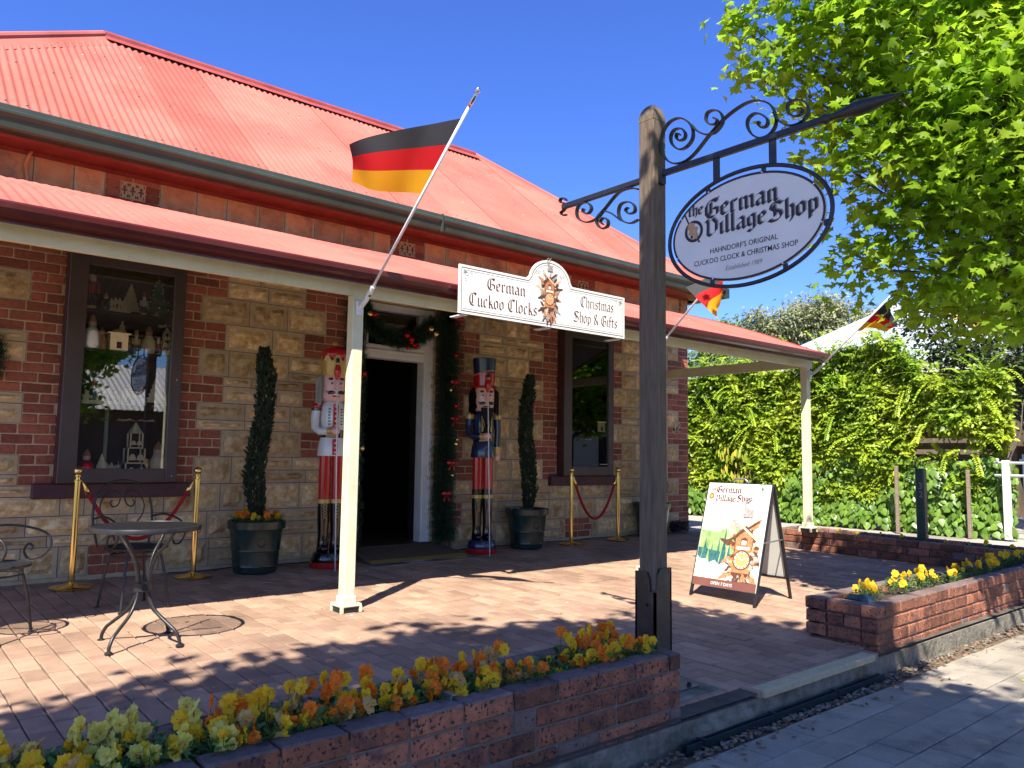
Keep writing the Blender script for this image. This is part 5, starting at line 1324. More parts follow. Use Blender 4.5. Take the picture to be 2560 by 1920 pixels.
    # hat
    if king:
        m = MB().mat('gold_paint'); m.lathe([(.13, 1.885), (.133, 1.90), (.136, 2.03), (.128, 2.03), (.125, 1.9)], 28)
        for k in range(8): a = 2*PI*k/8; m.prism([(-.05, 0), (.05, 0), (0, .075)], (.134*math.cos(a), .134*math.sin(a), 2.025), (-math.sin(a), math.cos(a), 0), (0, 0, 1), (-.008*math.cos(a), -.008*math.sin(a), 0))
        ht = fixnorm(m.build('crown', t, smooth=True, angle=30))
        m = MB().mat('red_gloss'); m.ball((0, 0, 2.095), .135, 26, 12, (1.02, 1.02, .72)); m.build('crown_cushion', ht, smooth=True); m = MB().mat('gold_paint'); m.ball((0, 0, 2.205), .032, 12, 8); m.build('crown_knob', ht, smooth=True)
    else:
        m = MB().mat('red_gloss'); m.lathe([(.155, 1.885), (.165, 1.89), (.160, 1.91), (.125, 1.915)], 30); m.ball((0, -.06, 1.895), .135, 20, 6, (1, 1, .12)); m.lathe([(.122, 1.912), (.126, 2.06)], 30)
        m.mat('navy_gloss'); m.lathe([(.1262, 2.06), (.136, 2.21), (.138, 2.235), (.130, 2.24)], 30); ht = m.build('tall_hat', t, smooth=True, angle=40)
        m = MB().mat('gold_paint'); m.tube([(.129*math.cos(q), .129*math.sin(q), 2.06+.035*math.sin(q+2.2)) for q in [2*PI*i/30 for i in range(30)]], .0055, 6, closed=True)
        for s in (-1, 1): m.tube([(.04+s*.004, -.124, 1.93), (.04+s*.02, -.127, 1.98), (.04+s*.012, -.128, 2.02), (.04+s*.03, -.128, 2.05)], .0032, 5)
        m.build('hat_trim', ht, smooth=True)
    # staff with a turned finial
    hx, hy = (-.165+.165), -.20; m = MB().mat('pole_white'); m.tube([(hx+.005, hy-.12, .0), (hx, hy-.01, 1.33), (hx-.01, hy+.0, 1.84)], .0065, 8); st = m.build('staff', t, smooth=True)
    m = MB().mat('red_gloss'); m.lathe([(.014, 0), (.02, .01), (.036, .07), (.03, .12), (.018, .15)], 16, (hx-.01, hy, 1.83)); m.mat('gold_paint'); m.lathe([(.02, .148), (.022, .152), (.02, .165)], 12, (hx-.01, hy, 1.83)); m.mat('navy_gloss'); m.lathe([(.018, .163), (.019, .2), (.012, .215)], 12, (hx-.01, hy, 1.83)); m.build('staff_head', st, smooth=True, angle=50)
    return t
nutcracker(3.695, 7.14, 'tall white-coated nutcracker king half hidden by the left veranda post', True)
nutcracker(5.64, 7.18, 'tall nutcracker soldier in blue hat and coat right of the doorway', False)

# ================================================================= door garlands, ramp mat, wreath
def garland(path, r, label, seed, dens=900, baubles=()):
    P = [Vector(p) for p in path]; c = thing('garland', P[-1], label, 'garland'); rr = random.Random(seed)
    m = MB().mat('cable_black'); m.tube(P, .012, 6); m.build('core_wire', c, smooth=True, world=True)
    L = [0]
    for a, b in zip(P, P[1:]): L.append(L[-1]+(b-a).length)
    def at(s):
        for i in range(len(P)-1):
            if s <= L[i+1]: u = (s-L[i])/(L[i+1]-L[i]); return P[i].lerp(P[i+1], u), (P[i+1]-P[i]).normalized()
        return P[-1], (P[-1]-P[-2]).normalized()
    m = MB().mat('garland')
    for i in range(int(dens*L[-1])):
        p, t = at(rr.uniform(0, L[-1])); n = t.orthogonal().normalized(); n.rotate(Matrix.Rotation(rr.uniform(0, 6.3), 3, t)); d = (n+t*rr.uniform(-.5, .7)).normalized()
        if d.y > .3: d.y *= .2
        l = r*rr.uniform(.55, 1.15); tip = p+d*l; m.rv = rr.random()
        for k in range(5):                              # sprig with paired needles
            q = p+d*l*(.35+.16*k); s = d.cross(n if k % 2 else t).normalized(); s.rotate(Matrix.Rotation(rr.uniform(0, 6), 3, d)); w = .028
            for sg in (-1, 1): m.poly([q-d*.003, q+d*.004, q+s*sg*w+d*.02])
        m.poly([p+d*l*.3, p+d*l*.3+n.cross(t)*.004, tip])
    tag(m.build('needles', c, world=True), kind='stuff')
    for s, kind, off in baubles:
        p, t = at(s*L[-1]); q = p+Vector(off)
        if kind == 'bow':
            m = MB().mat('red_gloss')
            for sg in (-1, 1): m.ball((q.x+sg*.035, q.y, q.z+.01), .035, 10, 6, (1.1, .5, .7)); m.poly([q, q+Vector((sg*.03, 0, -.08)), q+Vector((sg*.055, 0, -.07))])
            m.ball(tuple(q), .014, 8, 6); m.build('bow', c, smooth=True, world=True)
        elif kind == 'berries':
            m = MB().mat('bauble_red')
            for k in range(9): m.ball((q.x+rr.uniform(-.06, .06), q.y+rr.uniform(-.02, .01), q.z+rr.uniform(-.05, .05)), rr.uniform(.010, .024), 8, 6)
            m.build('berry_cluster', c, smooth=True, world=True)
        else:
            m = MB().mat('bauble_red' if kind == 'red' else 'bauble_gold'); m.ball(tuple(q), {'red': .032, 'gold': .034, 'small': .024}[kind], 16, 10); m.build('bauble', c, smooth=True, world=True)
    return c
gy = WY-.07
garland([(5.36, gy, 2.80), (5.34, gy, 2.4), (5.32, gy, 1.9), (5.33, gy, 1.4), (5.30, gy, .9), (5.29, gy, .5), (5.32, gy-.02, .12)], .165, 'dark fir garland with red bows down the right side of the doorway', 5, 1700,
        [(.04, 'bow', (.05, -.12, 0)), (.2, 'red', (.03, -.13, 0)), (.32, 'bow', (.05, -.12, 0)), (.335, 'small', (-.02, -.13, -.05)), (.42, 'red', (.06, -.12, 0)), (.48, 'bow', (.05, -.13, 0)), (.585, 'gold', (.07, -.13, 0)), (.565, 'small', (.09, -.12, 0)), (.67, 'bow', (.03, -.13, 0)), (.72, 'small', (.05, -.12, 0)), (.80, 'bow', (-.02, -.13, 0))])
garland([(4.13, gy, 2.75), (4.12, gy, 2.2), (4.13, gy, 1.6), (4.11, gy, 1.0), (4.12, gy, .5), (4.11, gy, .1)], .12, 'dark fir garland down the left side of the doorway behind the post', 6, 1300, [(.3, 'red', (.05, -.1, 0)), (.6, 'gold', (.06, -.1, 0))])
garland([(4.16, gy+.02, 2.78), (4.24, gy, 2.60), (4.36, gy, 2.47), (4.52, gy, 2.40), (4.70, gy, 2.37), (4.88, gy, 2.42), (5.02, gy, 2.52), (5.15, gy, 2.62)], .11, 'swag of fir garland across the fanlight with gold and red baubles', 7, 1700,
        [(.13, 'gold', (.0, -.1, -.02)), (.2, 'red', (.0, -.11, .05)), (.62, 'berries', (.02, -.12, -.05)), (.57, 'red', (.0, -.13, .05)), (.62, 'red', (.0, -.13, .0)), (.86, 'gold', (.0, -.12, .02)), (.9, 'gold', (.03, -.12, -.06))])
garland([(.74+.12*math.cos(2*PI*i/16), WY-.05, 1.85+.14*math.sin(2*PI*i/16)) for i in range(17)], .10, 'dark green wreath at the left edge of the photo', 8, 1300)
rmp = thing('door_ramp', (4.75, 7.2, G(7.2)), 'brown doormat ramp with silver edge strip before the doorway', 'doormat')
m = MB().mat('mat_brown'); a, b = .10, G(7.0)+.012
m.prism([(7.60, a), (7.60, -.03), (6.98, G(7)-.01), (6.98, b)], (4.10, 0, 0), (0, 1, 0), (0, 0, 1), (1.22, 0, 0)); fixnorm(m.build('ramp_mat', rmp, world=True))
m = MB().mat('mat_yellow'); m.prism([(7.10, b+.0205), (7.10, b-.02), (6.97, G(7)-.01), (6.97, b+.003)], (4.105, 0, 0), (0, 1, 0), (0, 0, 1), (1.21, 0, 0)); fixnorm(m.build('yellow_edge', rmp, world=True))
m = MB().mat('grey_metal'); m.prism([(6.968, b+.002), (6.968, G(6.95)-.01), (6.89, G(6.9)-.01), (6.89, G(6.9)+.004)], (4.08, 0, 0), (0, 1, 0), (0, 0, 1), (1.26, 0, 0)); fixnorm(m.build('edge_strip', rmp, world=True))
# tangle of cable by the corner
cb = MB().mat('cable_black'); rr = random.Random(2); P = []
for i in range(260):
    a = i*.53+rr.uniform(-.3, .3); r = .05+.11*abs(math.sin(i*.37)); P.append((9.55+r*1.15*math.cos(a), 7.40+r*.7*math.sin(a), .02+.16*abs(math.sin(i*.21))*(1-.4*rr.random())))
cb.tube(P, .006, 5); tag(cb.build('cable_tangle'), 'tangled heap of black string lights at the right corner of the shop wall', 'cable')
cb = MB().mat('cable_black'); cb.tube(spl3 if False else [(2.3+i*.2, 7.5-.05*math.sin(i*1.3), G(7.5)+.008) for i in range(34)], .005, 5); tag(cb.build('power_cable'), 'thin black power cable lying along the foot of the wall', 'cable')
# green number post, bin, white rail, driveway stakes
np_ = thing('number_post', (9.78, 4.02, TZ-.03), 'dark green square post with house number rising from the right planter', 'post')
m = MB().mat('post_green'); m.cbox(9.73, 9.83, 3.97, 4.07, TZ-.06, 1.02, .012); m.build('post', np_, world=True)
for i, ch in enumerate('32'): plain(ch, .028, .0, .075, (9.73, 4.055, .78-.10*i), (0, -1, 0), (0, 0, 1), (-1, 0, 0), 'ink_grey', parent=np_, name='number')
lb = thing('wall_box', (10.1, 7.75, .80), 'small dark green box fixed on the side wall beyond the corner', 'box')
m = MB().mat('bin_green'); m.prism([(0, 0), (.13, -.02), (.20, .04), (.20, .10), (.12, .15), (0, .16)], (10.0, 7.72, .80), (1, 0, 0), (0, 0, 1), (0, .3, 0)); fixnorm(m.build('box_body', lb, world=True))
m = MB().mat('bin_blue'); m.prism([(0, .165), (.12, .155), (.20, .105), (.205, .12), (.125, .17), (0, .18)], (10.0, 7.71, .80), (1, 0, 0), (0, 0, 1), (0, .32, 0)); fixnorm(m.build('box_lid', lb, world=True))

# ================================================================= ornaments in the display windows
def mini_nutcracker(x, y, z, h, label, coat, hat):
    t = thing('toy_nutcracker', (x, y, z), label, 'ornament', 'ornaments in the shop windows'); k = h/.40
    m = MB().mat('toy_wood'); m.lathe([(.045*k, 0), (.045*k, .02*k)], 12); m.build('stand', t)
    for s in (-1, 1): m = MB().mat('navy_gloss'); m.lathe([(.018*k, .02*k), (.02*k, .14*k)], 10, (s*.022*k, 0, 0)); m.build('leg', t, smooth=True, angle=40)
    m = MB().mat(coat); m.lathe([(.045*k, .14*k), (.04*k, .18*k), (.045*k, .25*k), (.02*k, .265*k)], 14); m.build('torso', t, smooth=True, angle=40)
    for s in (-1, 1): m = MB().mat(coat); m.tube([(s*.056*k, 0, .25*k), (s*.06*k, 0, .15*k)], .013*k, 8); m.build('arm', t, smooth=True)
    m = MB().mat('skin_paint'); m.lathe([(.028*k, .26*k), (.032*k, .28*k), (.032*k, .32*k)], 12); m.mat('fur_white'); m.ball((0, -.024*k, .275*k), .022*k, 8, 6, (1, .6, 1.2)); m.ball((0, .012*k, .30*k), .036*k, 10, 6, (1, .8, 1)); m.build('head', t, smooth=True, angle=40)
    m = MB().mat(hat); m.lathe([(.036*k, .32*k), (.034*k, .325*k), (.036*k, .40*k)], 14); m.build('hat', t, smooth=True, angle=40)
def toy_tree(x, y, z, h, label, wood=False, lights=False):
    t = thing('toy_tree', (x, y, z), label, 'ornament', 'ornaments in the shop windows'); mt = 'toy_wood' if wood else 'toy_green'
    m = MB().mat('toy_wood'); m.lathe([(.03, 0), (.03, .012), (.01, .014), (.008, h*.2)], 10); m.build('trunk', t)
    m = MB().mat(mt)
    if wood:
        P = []
        for i in range(7): u = i/6; P += [(h*.32*(1-u)+.004, h*(.14+.86*u)), (h*.24*(1-u)+.002, h*(.17+.83*u))]
        m.prism(P+[(-a, b) for a, b in P[::-1]], (0, -.006, 0), (1, 0, 0), (0, 0, 1), (0, .012, 0)); fixnorm(m.build('branches', t))
    else:
        for i in range(5): u = i/5; m.lathe([(h*.36*(1-u), h*(.12+.8*u)), (h*.12*(1-u)+.004, h*(.32+.74*u)+.01)], 12)
        m.build('branches', t)
    if lights:
        rr = random.Random(5); m = MB().mat('white_gloss')
        for i in range(26): u = rr.random(); a = rr.uniform(PI, 2*PI); r = h*.34*(1-u)+.006; m.ball((r*math.cos(a), r*math.sin(a), h*(.16+.8*u)), .007, 6, 4)
        m.build('candle', t)
        m = MB().mat('bauble_red'); m.ball((0, 0, h*1.03), .016, 8, 6); m.build('star', t)
def pyramid(x, y, z, h, label):
    t = thing('candle_pyramid', (x, y, z), label, 'ornament', 'ornaments in the shop windows'); m = MB().mat('toy_wood')
    for i in range(3):
        s = h*.2*(1-.22*i); zz = h*.26*i; m.box(-s, s, -s, s, zz, zz+.012)
        for a in (-1, 1):
            for b in (-1, 1): m.box(a*s*.85-.006, a*s*.85+.006, b*s*.85-.006, b*s*.85+.006, zz, zz+h*.26)
        for a in (-1, 1):
            m.prism([(s*.2*math.cos(q)*1.8, s*.7*math.sin(q)) for q in [PI*j/6 for j in range(7)]], (a*s*.4, -s*.95, zz+h*.06), (1, 0, 0), (0, 0, 1), (0, .006, 0))
    m.box(-h*.1, h*.1, -h*.1, h*.1, h*.78, h*.79); m.lathe([(h*.12, h*.79), (.006, h*.97)], 8); fixnorm(m.build('tower', t))
    m = MB().mat('toy_wood')
    for k in range(8):
        a = 2*PI*k/8; c, s = math.cos(a), math.sin(a); m.poly([(.02*c, .02*s, h), (h*.3*c-s*.03, h*.3*s+c*.03, h+.012), (h*.3*c+s*.03, h*.3*s-c*.03, h-.008)])
    m.build('fan', t)
def arch_light(x, y, z, w, label):
    t = thing('candle_arch', (x, y, z), label, 'ornament', 'ornaments in the shop windows'); m = MB().mat('toy_wood'); n = 9; P = []
    for i in range(n): a = PI*i/(n-1); P.append((w/2*math.cos(a), w*.42*math.sin(a)+.03)); 
    out = []
    for i, (a, b) in enumerate(P):
        out.append((a*1.02, b*1.02)); 
        if i < n-1: out.append(((a+P[i+1][0])/2*1.16, (b+P[i+1][1])/2*1.16+.02))
    inn = [(a*.72, b*.72) for a, b in P[::-1]]
    m.prism(out+inn, (0, 0, 0), (1, 0, 0), (0, 0, 1), (0, .01, 0)); m.box(-w/2-.02, w/2+.02, -.03, .04, 0, .03)
    for k in (-.5, -.2, .15, .45): m.box(k*w*.5-.008, k*w*.5+.008, -.004, .006, .03, .03+w*.22)
    fixnorm(m.build('arch', t))
def toy_house(x, y, z, s, label):
    t = thing('toy_house', (x, y, z), label, 'ornament', 'ornaments in the shop windows'); m = MB().mat('toy_wood'); m.box(-s*.5, s*.5, -s*.4, s*.4, 0, s); m.build('house_wall', t)
    m = MB().mat('dark_inside'); m.box(-s*.14, s*.14, -s*.42, -s*.4, s*.1, s*.5); m.build('house_door', t)
    m = MB().mat('toy_wood'); m.box(-s*.62, s*.62, -s*.5, s*.5, s, s*1.06); m.lathe([(s*.35, s*1.06), (s*.3, s*1.25), (s*.08, s*1.35)], 12); m.build('house_roof', t, angle=40)
def smoker(x, y, z, h, label, c='fur_white'):
    t = thing('toy_figure', (x, y, z), label, 'ornament', 'ornaments in the shop windows'); m = MB().mat(c); m.lathe([(h*.2, 0), (h*.24, h*.1), (h*.22, h*.45), (h*.12, h*.62), (h*.1, h*.64)], 14); m.build('robe', t, smooth=True, angle=50)
    m = MB().mat('skin_paint'); m.ball((0, 0, h*.72), h*.12, 12, 8); m.build('head', t, smooth=True); m = MB().mat('print_wood'); m.lathe([(h*.13, h*.78), (h*.08, h*.9), (.004, h)], 12); m.build('hat', t, smooth=True, angle=50)
LO = [lambda: mini_nutcracker(1.54, WY-.07, 2.33, .36, 'small red nutcracker on the top shelf of the left window', 'red_gloss', 'navy_gloss'), lambda: toy_tree(2.10, WY, 2.33, .36, 'small green Christmas tree with white candles on the left window top shelf', False, True),
 lambda: toy_tree(1.90, WY+.12, 2.33, .30, 'thin wooden tree cut-out on the left window top shelf', True), lambda: arch_light(1.76, WY-.02, 2.33, .17, 'small wooden nativity arch on the left window top shelf'), lambda: smoker(1.655, WY-.06, 2.33, .15, 'tiny bearded figure next to the red nutcracker in the left window', 'navy_gloss'),
 lambda: mini_nutcracker(1.97, WY-.06, 2.33, .2, 'tiny white and red figure beside the candle tree in the left window', 'white_gloss', 'red_gloss'),
 lambda: smoker(1.56, WY-.06, 1.98, .30, 'furry bearded figure on the second shelf of the left window'), lambda: toy_house(1.77, WY-.06, 1.98, .145, 'pale wooden box house on the second shelf of the left window'), lambda: toy_tree(1.85, WY+.15, 1.98, .3, 'narrow wooden tree behind the box house in the left window', True),
 lambda: mini_nutcracker(1.93, WY-.03, 1.98, .2, 'small wooden soldier on the second shelf of the left window', 'toy_wood', 'gold_paint'), lambda: smoker(2.03, WY-.05, 1.98, .25, 'dome-shaped wooden figure on the second shelf of the left window', 'toy_wood'), lambda: pyramid(2.185, WY-.05, 1.98, .26, 'dark lattice tower on the second shelf of the left window'),
 lambda: arch_light(1.66, WY-.06, 1.50, .26, 'wooden candle arch low in the left window'),
 lambda: pyramid(1.97, WY-.02, .85, .52, 'tall wooden candle pyramid standing at the bottom of the left window'), lambda: toy_tree(2.14, WY-.03, .85, .24, 'pale wooden tree beside the pyramid in the left window', True), lambda: mini_nutcracker(1.84, WY-.03, .85, .16, 'tiny snowman-like figure beside the pyramid in the left window', 'white_gloss', 'navy_gloss'), lambda: toy_tree(1.70, WY-.06, .85, .22, 'small wooden tree at the bottom left of the left window', True)]
RO = [lambda: mini_nutcracker(7.40, WY-.06, 2.28, .30, 'small pale nutcracker on the top shelf of the right window', 'white_gloss', 'red_gloss'), lambda: toy_tree(7.83, WY-.02, 2.28, .33, 'green toy tree on the top shelf of the right window', False, True), lambda: toy_tree(7.67, WY-.06, 2.28, .18, 'small red-lit cone tree on the right window top shelf'), lambda: toy_tree(7.97, WY-.02, 2.28, .28, 'plain wooden cone tree on the right window top shelf', True), lambda: pyramid(7.55, WY+.1, 2.28, .22, 'small dark pyramid on the right window top shelf'),
 lambda: arch_light(7.90, WY-.06, 1.86, .30, 'pale wooden candle arch on the middle shelf of the right window'), lambda: pyramid(7.58, WY-.03, 1.86, .26, 'small pyramid beside the candle arch in the right window'), lambda: pyramid(7.62, WY-.02, .88, .46, 'tall dark wooden pyramid at the bottom of the right window'), lambda: toy_house(7.98, WY-.06, .88, .12, 'tiny wooden house at the bottom of the right window')]
LO += [lambda: mini_nutcracker(1.60, WY-.08, 1.50, .20, 'small blue soldier on the middle shelf of the left window', 'navy_gloss', 'red_gloss'), lambda: toy_house(1.88, WY-.05, 1.50, .12, 'small pale house on the middle shelf of the left window'), lambda: smoker(1.99, WY-.06, 1.50, .18, 'round white figure on the middle shelf of the left window'), lambda: toy_tree(2.12, WY-.04, 1.50, .28, 'wooden tree at the right end of the left window middle shelf', True),
 lambda: smoker(1.58, WY-.07, .85, .26, 'red-robed bearded figure at the bottom left of the left window', 'red_gloss'), lambda: mini_nutcracker(2.06, WY-.08, .85, .18, 'tiny gold-hatted soldier right of the pyramid in the left window', 'red_gloss', 'gold_paint'), lambda: arch_light(1.77, WY-.02, .85, .2, 'wooden arch left of the pyramid at the bottom of the left window'), lambda: smoker(2.17, WY-.02, .85, .34, 'tall pale figure at the bottom right of the left window', 'toy_wood'),
 lambda: smoker(1.645, WY-.04, 1.98, .2, 'small dark figure beside the furry one on the second shelf of the left window', 'print_wood'), lambda: mini_nutcracker(2.11, WY-.06, 1.98, .15, 'very small red soldier by the lattice tower in the left window', 'red_gloss', 'white_gloss')]
RO += [lambda: mini_nutcracker(7.46, WY-.06, 1.86, .22, 'red soldier at the left of the right window middle shelf', 'red_gloss', 'navy_gloss'), lambda: toy_tree(7.74, WY-.06, 1.45, .26, 'pale wooden tree on the lower shelf of the right window', True), lambda: smoker(7.50, WY-.06, 1.45, .2, 'white figure on the lower shelf of the right window'), lambda: toy_house(7.93, WY-.06, 1.45, .13, 'pale box house on the lower shelf of the right window'), lambda: toy_tree(7.82, WY-.06, .88, .2, 'small wooden tree at the bottom of the right window', True)]
for f in LO+RO: f()
# ================================================================= leaves: many real small faces stamped with numpy
def leaf_mesh(name, parent, tv, tf, pos, tip, nor, size, matn, rnd, kind='stuff', world=True):
    """stamp template (x across, y towards tip, z normal) at pos with tip direction, approximate normal and size"""
    pos, tip, nor = np.asarray(pos, float), np.asarray(tip, float), np.asarray(nor, float); size = np.asarray(size, float); N = len(pos)
    tip /= np.linalg.norm(tip, axis=1, keepdims=True)+1e-9
    sd = np.cross(tip, nor); sd /= np.linalg.norm(sd, axis=1, keepdims=True)+1e-9; nn = np.cross(sd, tip)
    tv = np.asarray(tv, float); tf = np.asarray(tf, int); k = len(tv)
    V = pos[:, None, :]+size[:, None, None]*(tv[None, :, 0, None]*sd[:, None, :]+tv[None, :, 1, None]*tip[:, None, :]+tv[None, :, 2, None]*nn[:, None, :])
    F = (tf[None]+(np.arange(N)*k)[:, None, None]).reshape(-1, tf.shape[1])
    me = bpy.data.meshes.new(name); nf = len(F); w = tf.shape[1]
    me.vertices.add(N*k); me.vertices.foreach_set('co', V.reshape(-1)); me.loops.add(nf*w); me.loops.foreach_set('vertex_index', F.reshape(-1).astype(np.int32))
    me.polygons.add(nf); me.polygons.foreach_set('loop_start', (np.arange(nf)*w).astype(np.int32)); me.update(calc_edges=True)
    at = me.attributes.new('rnd', 'FLOAT', 'FACE'); at.data.foreach_set('value', np.repeat(np.asarray(rnd, float), len(tf)))
    me.materials.append(MATS[matn]); o = bpy.data.objects.new(name, me); COL.objects.link(o)
    if parent: (wparent(o, parent) if world else setattr(o, 'parent', parent))
    if kind: tag(o, kind=kind)
    return o
def fan(pts, c, zf):
    V = [(c[0], c[1], 0)]+[(a, b, zf(a, b)) for a, b in pts]; n = len(pts); return V, [(0, i+1, (i+1) % n+1) for i in range(n)]
half = [(.10, -.02), (.42, -.10), (.34, .14), (.80, .34), (.44, .46), (.40, .66), (.16, .62), (0, 1.0)]
MAPLE = fan(half+[(-a, b) for a, b in half[-2::-1]], (0, .3), lambda a, b: -.22*abs(a)-.12*b*b)
MAPLE2 = fan([(a*.8, b) for a, b in half+[(-a, b) for a, b in half[-2::-1]]], (0, .3), lambda a, b: .5*abs(a)-.25*b*b)
MAPLE3 = fan([(a*1.05, b*.9) for a, b in half+[(-a*.9, b*1.04) for a, b in half[-2::-1]]], (0, .32), lambda a, b: -.45*abs(a)+.18*a-.4*b*b)
hv = [(.06, 0), (.16, .3), (.13, .65), (0, 1.0)]; LANCE = fan(hv+[(-a, b) for a, b in hv[-2::-1]], (0, .4), lambda a, b: .18*abs(a)-.15*b*b)
hv = [(.2, -.12), (.46, .05), (.40, .4), (0, 1.0)]; HEART = fan(hv+[(-a, b) for a, b in hv[-2::-1]], (0, .3), lambda a, b: -.15*abs(a)-.1*b*b)
GUM2 = ([(0, 0, 0), (.27, .45, .04), (0, 1, -.12), (-.27, .45, .04)], [(0, 1, 2), (0, 2, 3)])
GUM = ([(0, 0, 0), (.17, .4, .02), (0, 1, -.08), (-.17, .4, .02)], [(0, 1, 2), (0, 2, 3)])

def limb(m, a, b, r0, r1, bend, rr, n=6):
    a, b = Vector(a), Vector(b); d = b-a; o = Vector((rr.uniform(-1, 1), rr.uniform(-1, 1), rr.uniform(.1, .8)))*bend*d.length
    P = [a+d*(i/n)+o*math.sin(PI*i/n)+Vector((rr.uniform(-1, 1), rr.uniform(-1, 1), rr.uniform(-1, 1)))*.02*d.length*(0 < i < n) for i in range(n+1)]
    m.tube(P, [r0+(r1-r0)*i/n for i in range(n+1)], 7); return P
def tree(name, label, base, trunk_h, tr, ells, leafn, leafs, lt, matn, seed, per=14, dens=1.0, droop=.55, spread=.16, group=None, cat='tree', barkm='bark', trunk_top=None):
    rr = random.Random(seed); t = thing(name, base, label, cat, group); b = Vector(base); top = Vector(trunk_top) if trunk_top else b+Vector((0, 0, trunk_h))
    m = MB().mat(barkm); limb(m, b-Vector((0, 0, .1)), top, tr, tr*.62, .03, rr); m.build('trunk', t, smooth=True, world=True)
    lm = MB().mat(barkm); P, T, Nn, S, Rv = [], [], [], [], []
    for c, r in ells:
        c = Vector(c); r = Vector((r, r, r)) if not isinstance(r, (tuple, list)) else Vector(r)
        Q = limb(lm, top.lerp(b, rr.uniform(0, .25)), c, tr*.42, tr*.10, .12, rr, 7)
        vol = (r.x*r.y*r.z)**(1/3); k = max(3, int(leafn*dens*(vol/.4)**2.2))
        for i in range(k):
            d = Vector((rr.gauss(0, 1), rr.gauss(0, 1), rr.gauss(0, 1))).normalized()*rr.uniform(.25, 1)**.6; p = c+Vector((d.x*r.x, d.y*r.y, d.z*r.z))
            if rr.random() < .55: lm.tube([Q[rr.randint(3, 7)], (Q[-1]+p)/2+Vector((0, 0, .04)), p], [tr*.05, tr*.035, tr*.012], 4, cap=False)
            tw = (p-Q[-2]).normalized() if (p-Q[-2]).length > 1e-3 else Vector((0, 0, 1)); hue = rr.random()
            for j in range(per):
                sq = min(spread, vol*.45); q = p+Vector((rr.gauss(0, sq), rr.gauss(0, sq), rr.gauss(0, sq*.8)))
                out = (tw*.5+Vector((rr.gauss(0, .8), rr.gauss(0, .8), rr.gauss(0, .35)-droop)))
                P.append(q); T.append(out); Nn.append((rr.gauss(0, .45)+SUN.x*.3, rr.gauss(0, .45)+SUN.y*.3, 1)); S.append(rr.uniform(*leafs)); Rv.append(min(1, max(0, .5*hue+.5*rr.random())))
    lm.build('branches', t, smooth=True, world=True); 
    if lt is MAPLE:
        K = [i % 5 for i in range(len(P))]
        for q, tm in enumerate((MAPLE, MAPLE2, MAPLE3)):
            I = [i for i in range(len(P)) if (0, 0, 1, 1, 2)[K[i]] == q]; leaf_mesh('crown', t, tm[0], tm[1], [P[i] for i in I], [T[i] for i in I], [Nn[i] for i in I], [S[i] for i in I], matn, [Rv[i] for i in I])
    else: leaf_mesh('crown', t, lt[0], lt[1], P, T, Nn, S, matn, Rv)
    return t
# --- street tree at the right, its crown hanging over the planter
E1 = [([4.12, 2.7, 3.76], .17), ([4.26, 2.71, 3.52], .2), ([4.35, 2.45, 3.63], .30), ([4.43, 2.4, 3.3], .33), ([4.5, 2.11, 3.68], .43), ([4.60, 1.93, 3.21], .50), ([4.62, 1.57, 3.4], .61), ([4.58, 2.25, 2.89], .26), ([4.62, 1.82, 2.75], .48), ([4.68, 1.45, 2.85], .58), ([4.70, 2.12, 2.55], .26), ([4.76, 2.26, 2.29], .22), ([4.84, 1.85, 2.33], .42), ([4.85, 1.52, 2.30], .46), ([5.12, 2.09, 2.14], .2), ([5.24, 1.77, 2.06], .24), ([4.45, 2.15, 4.14], .7), ([4.74, 1.52, 4.07], .85), ([5.2, 1.14, 3.4], .9), ([5.45, 1.14, 2.75], .8), ([5.9, 1.5, 2.35], .6), ([5.9, 1.2, 4.4], .9), ([5.6, 2.0, 3.5], .7), ([6.6, 1.7, 3.6], .9), ([6.8, .6, 3.2], .9), ([6.0, .3, 3.6], .9)]
E1 = [([c[0]+.06, c[1]-.05, c[2]], r*.9) if i < 4 else (c, r) for i, (c, r) in enumerate(E1)]
E1 = [([c[0]*1.22, c[1]*1.22, H+(c[2]-H)*1.22], r*1.22) for c, r in E1]
tree('street_tree', 'bright green maple overhanging the right side of the footpath', (8.0, 1.15, FZ), 2.6, .085, E1, 13, (.052, .10), MAPLE, 'leaf_maple', 4, per=21, spread=.13, droop=.5, group='maple street trees')
# --- its neighbour on the footpath left of the camera: gives the dappled shade on the terrace
E2 = [((-1.3, .2, 5.3), (1.2, 1.0, .7)), ((-2.4, .4, 4.9), (1.0, .9, .6)), ((-.4, 1.0, 5.2), (.9, .8, .55)), ((.7, .9, 5.0), (.8, .7, .5)), ((.3, .0, 5.6), (1.0, .9, .6)), ((1.4, .2, 4.9), (.75, .65, .5)), ((1.45, 1.0, 5.0), (.42, .42, .4)), ((-1.5, 1.3, 4.9), (.9, .6, .5)), ((-.8, -.9, 5.4), (1.1, .9, .6)), ((.9, -.9, 5.1), (.9, .8, .5)), ((-2.6, 1.2, 4.7), (.8, .6, .45)), ((-3.3, .9, 4.6), (.7, .6, .45))]
E2 = [((c[0]+.1, c[1]+(.22 if c[0] < .5 else .1), c[2]), r) for c, r in E2]
tree('street_tree', 'maple street tree standing on the footpath left of the camera', (-1.6, -.6, FZ), 3.0, .13, E2, 22, (.10, .16), MAPLE, 'leaf_maple', 5, per=14, spread=.17, group='maple street trees', trunk_top=(-1.2, -.2, 3.6))

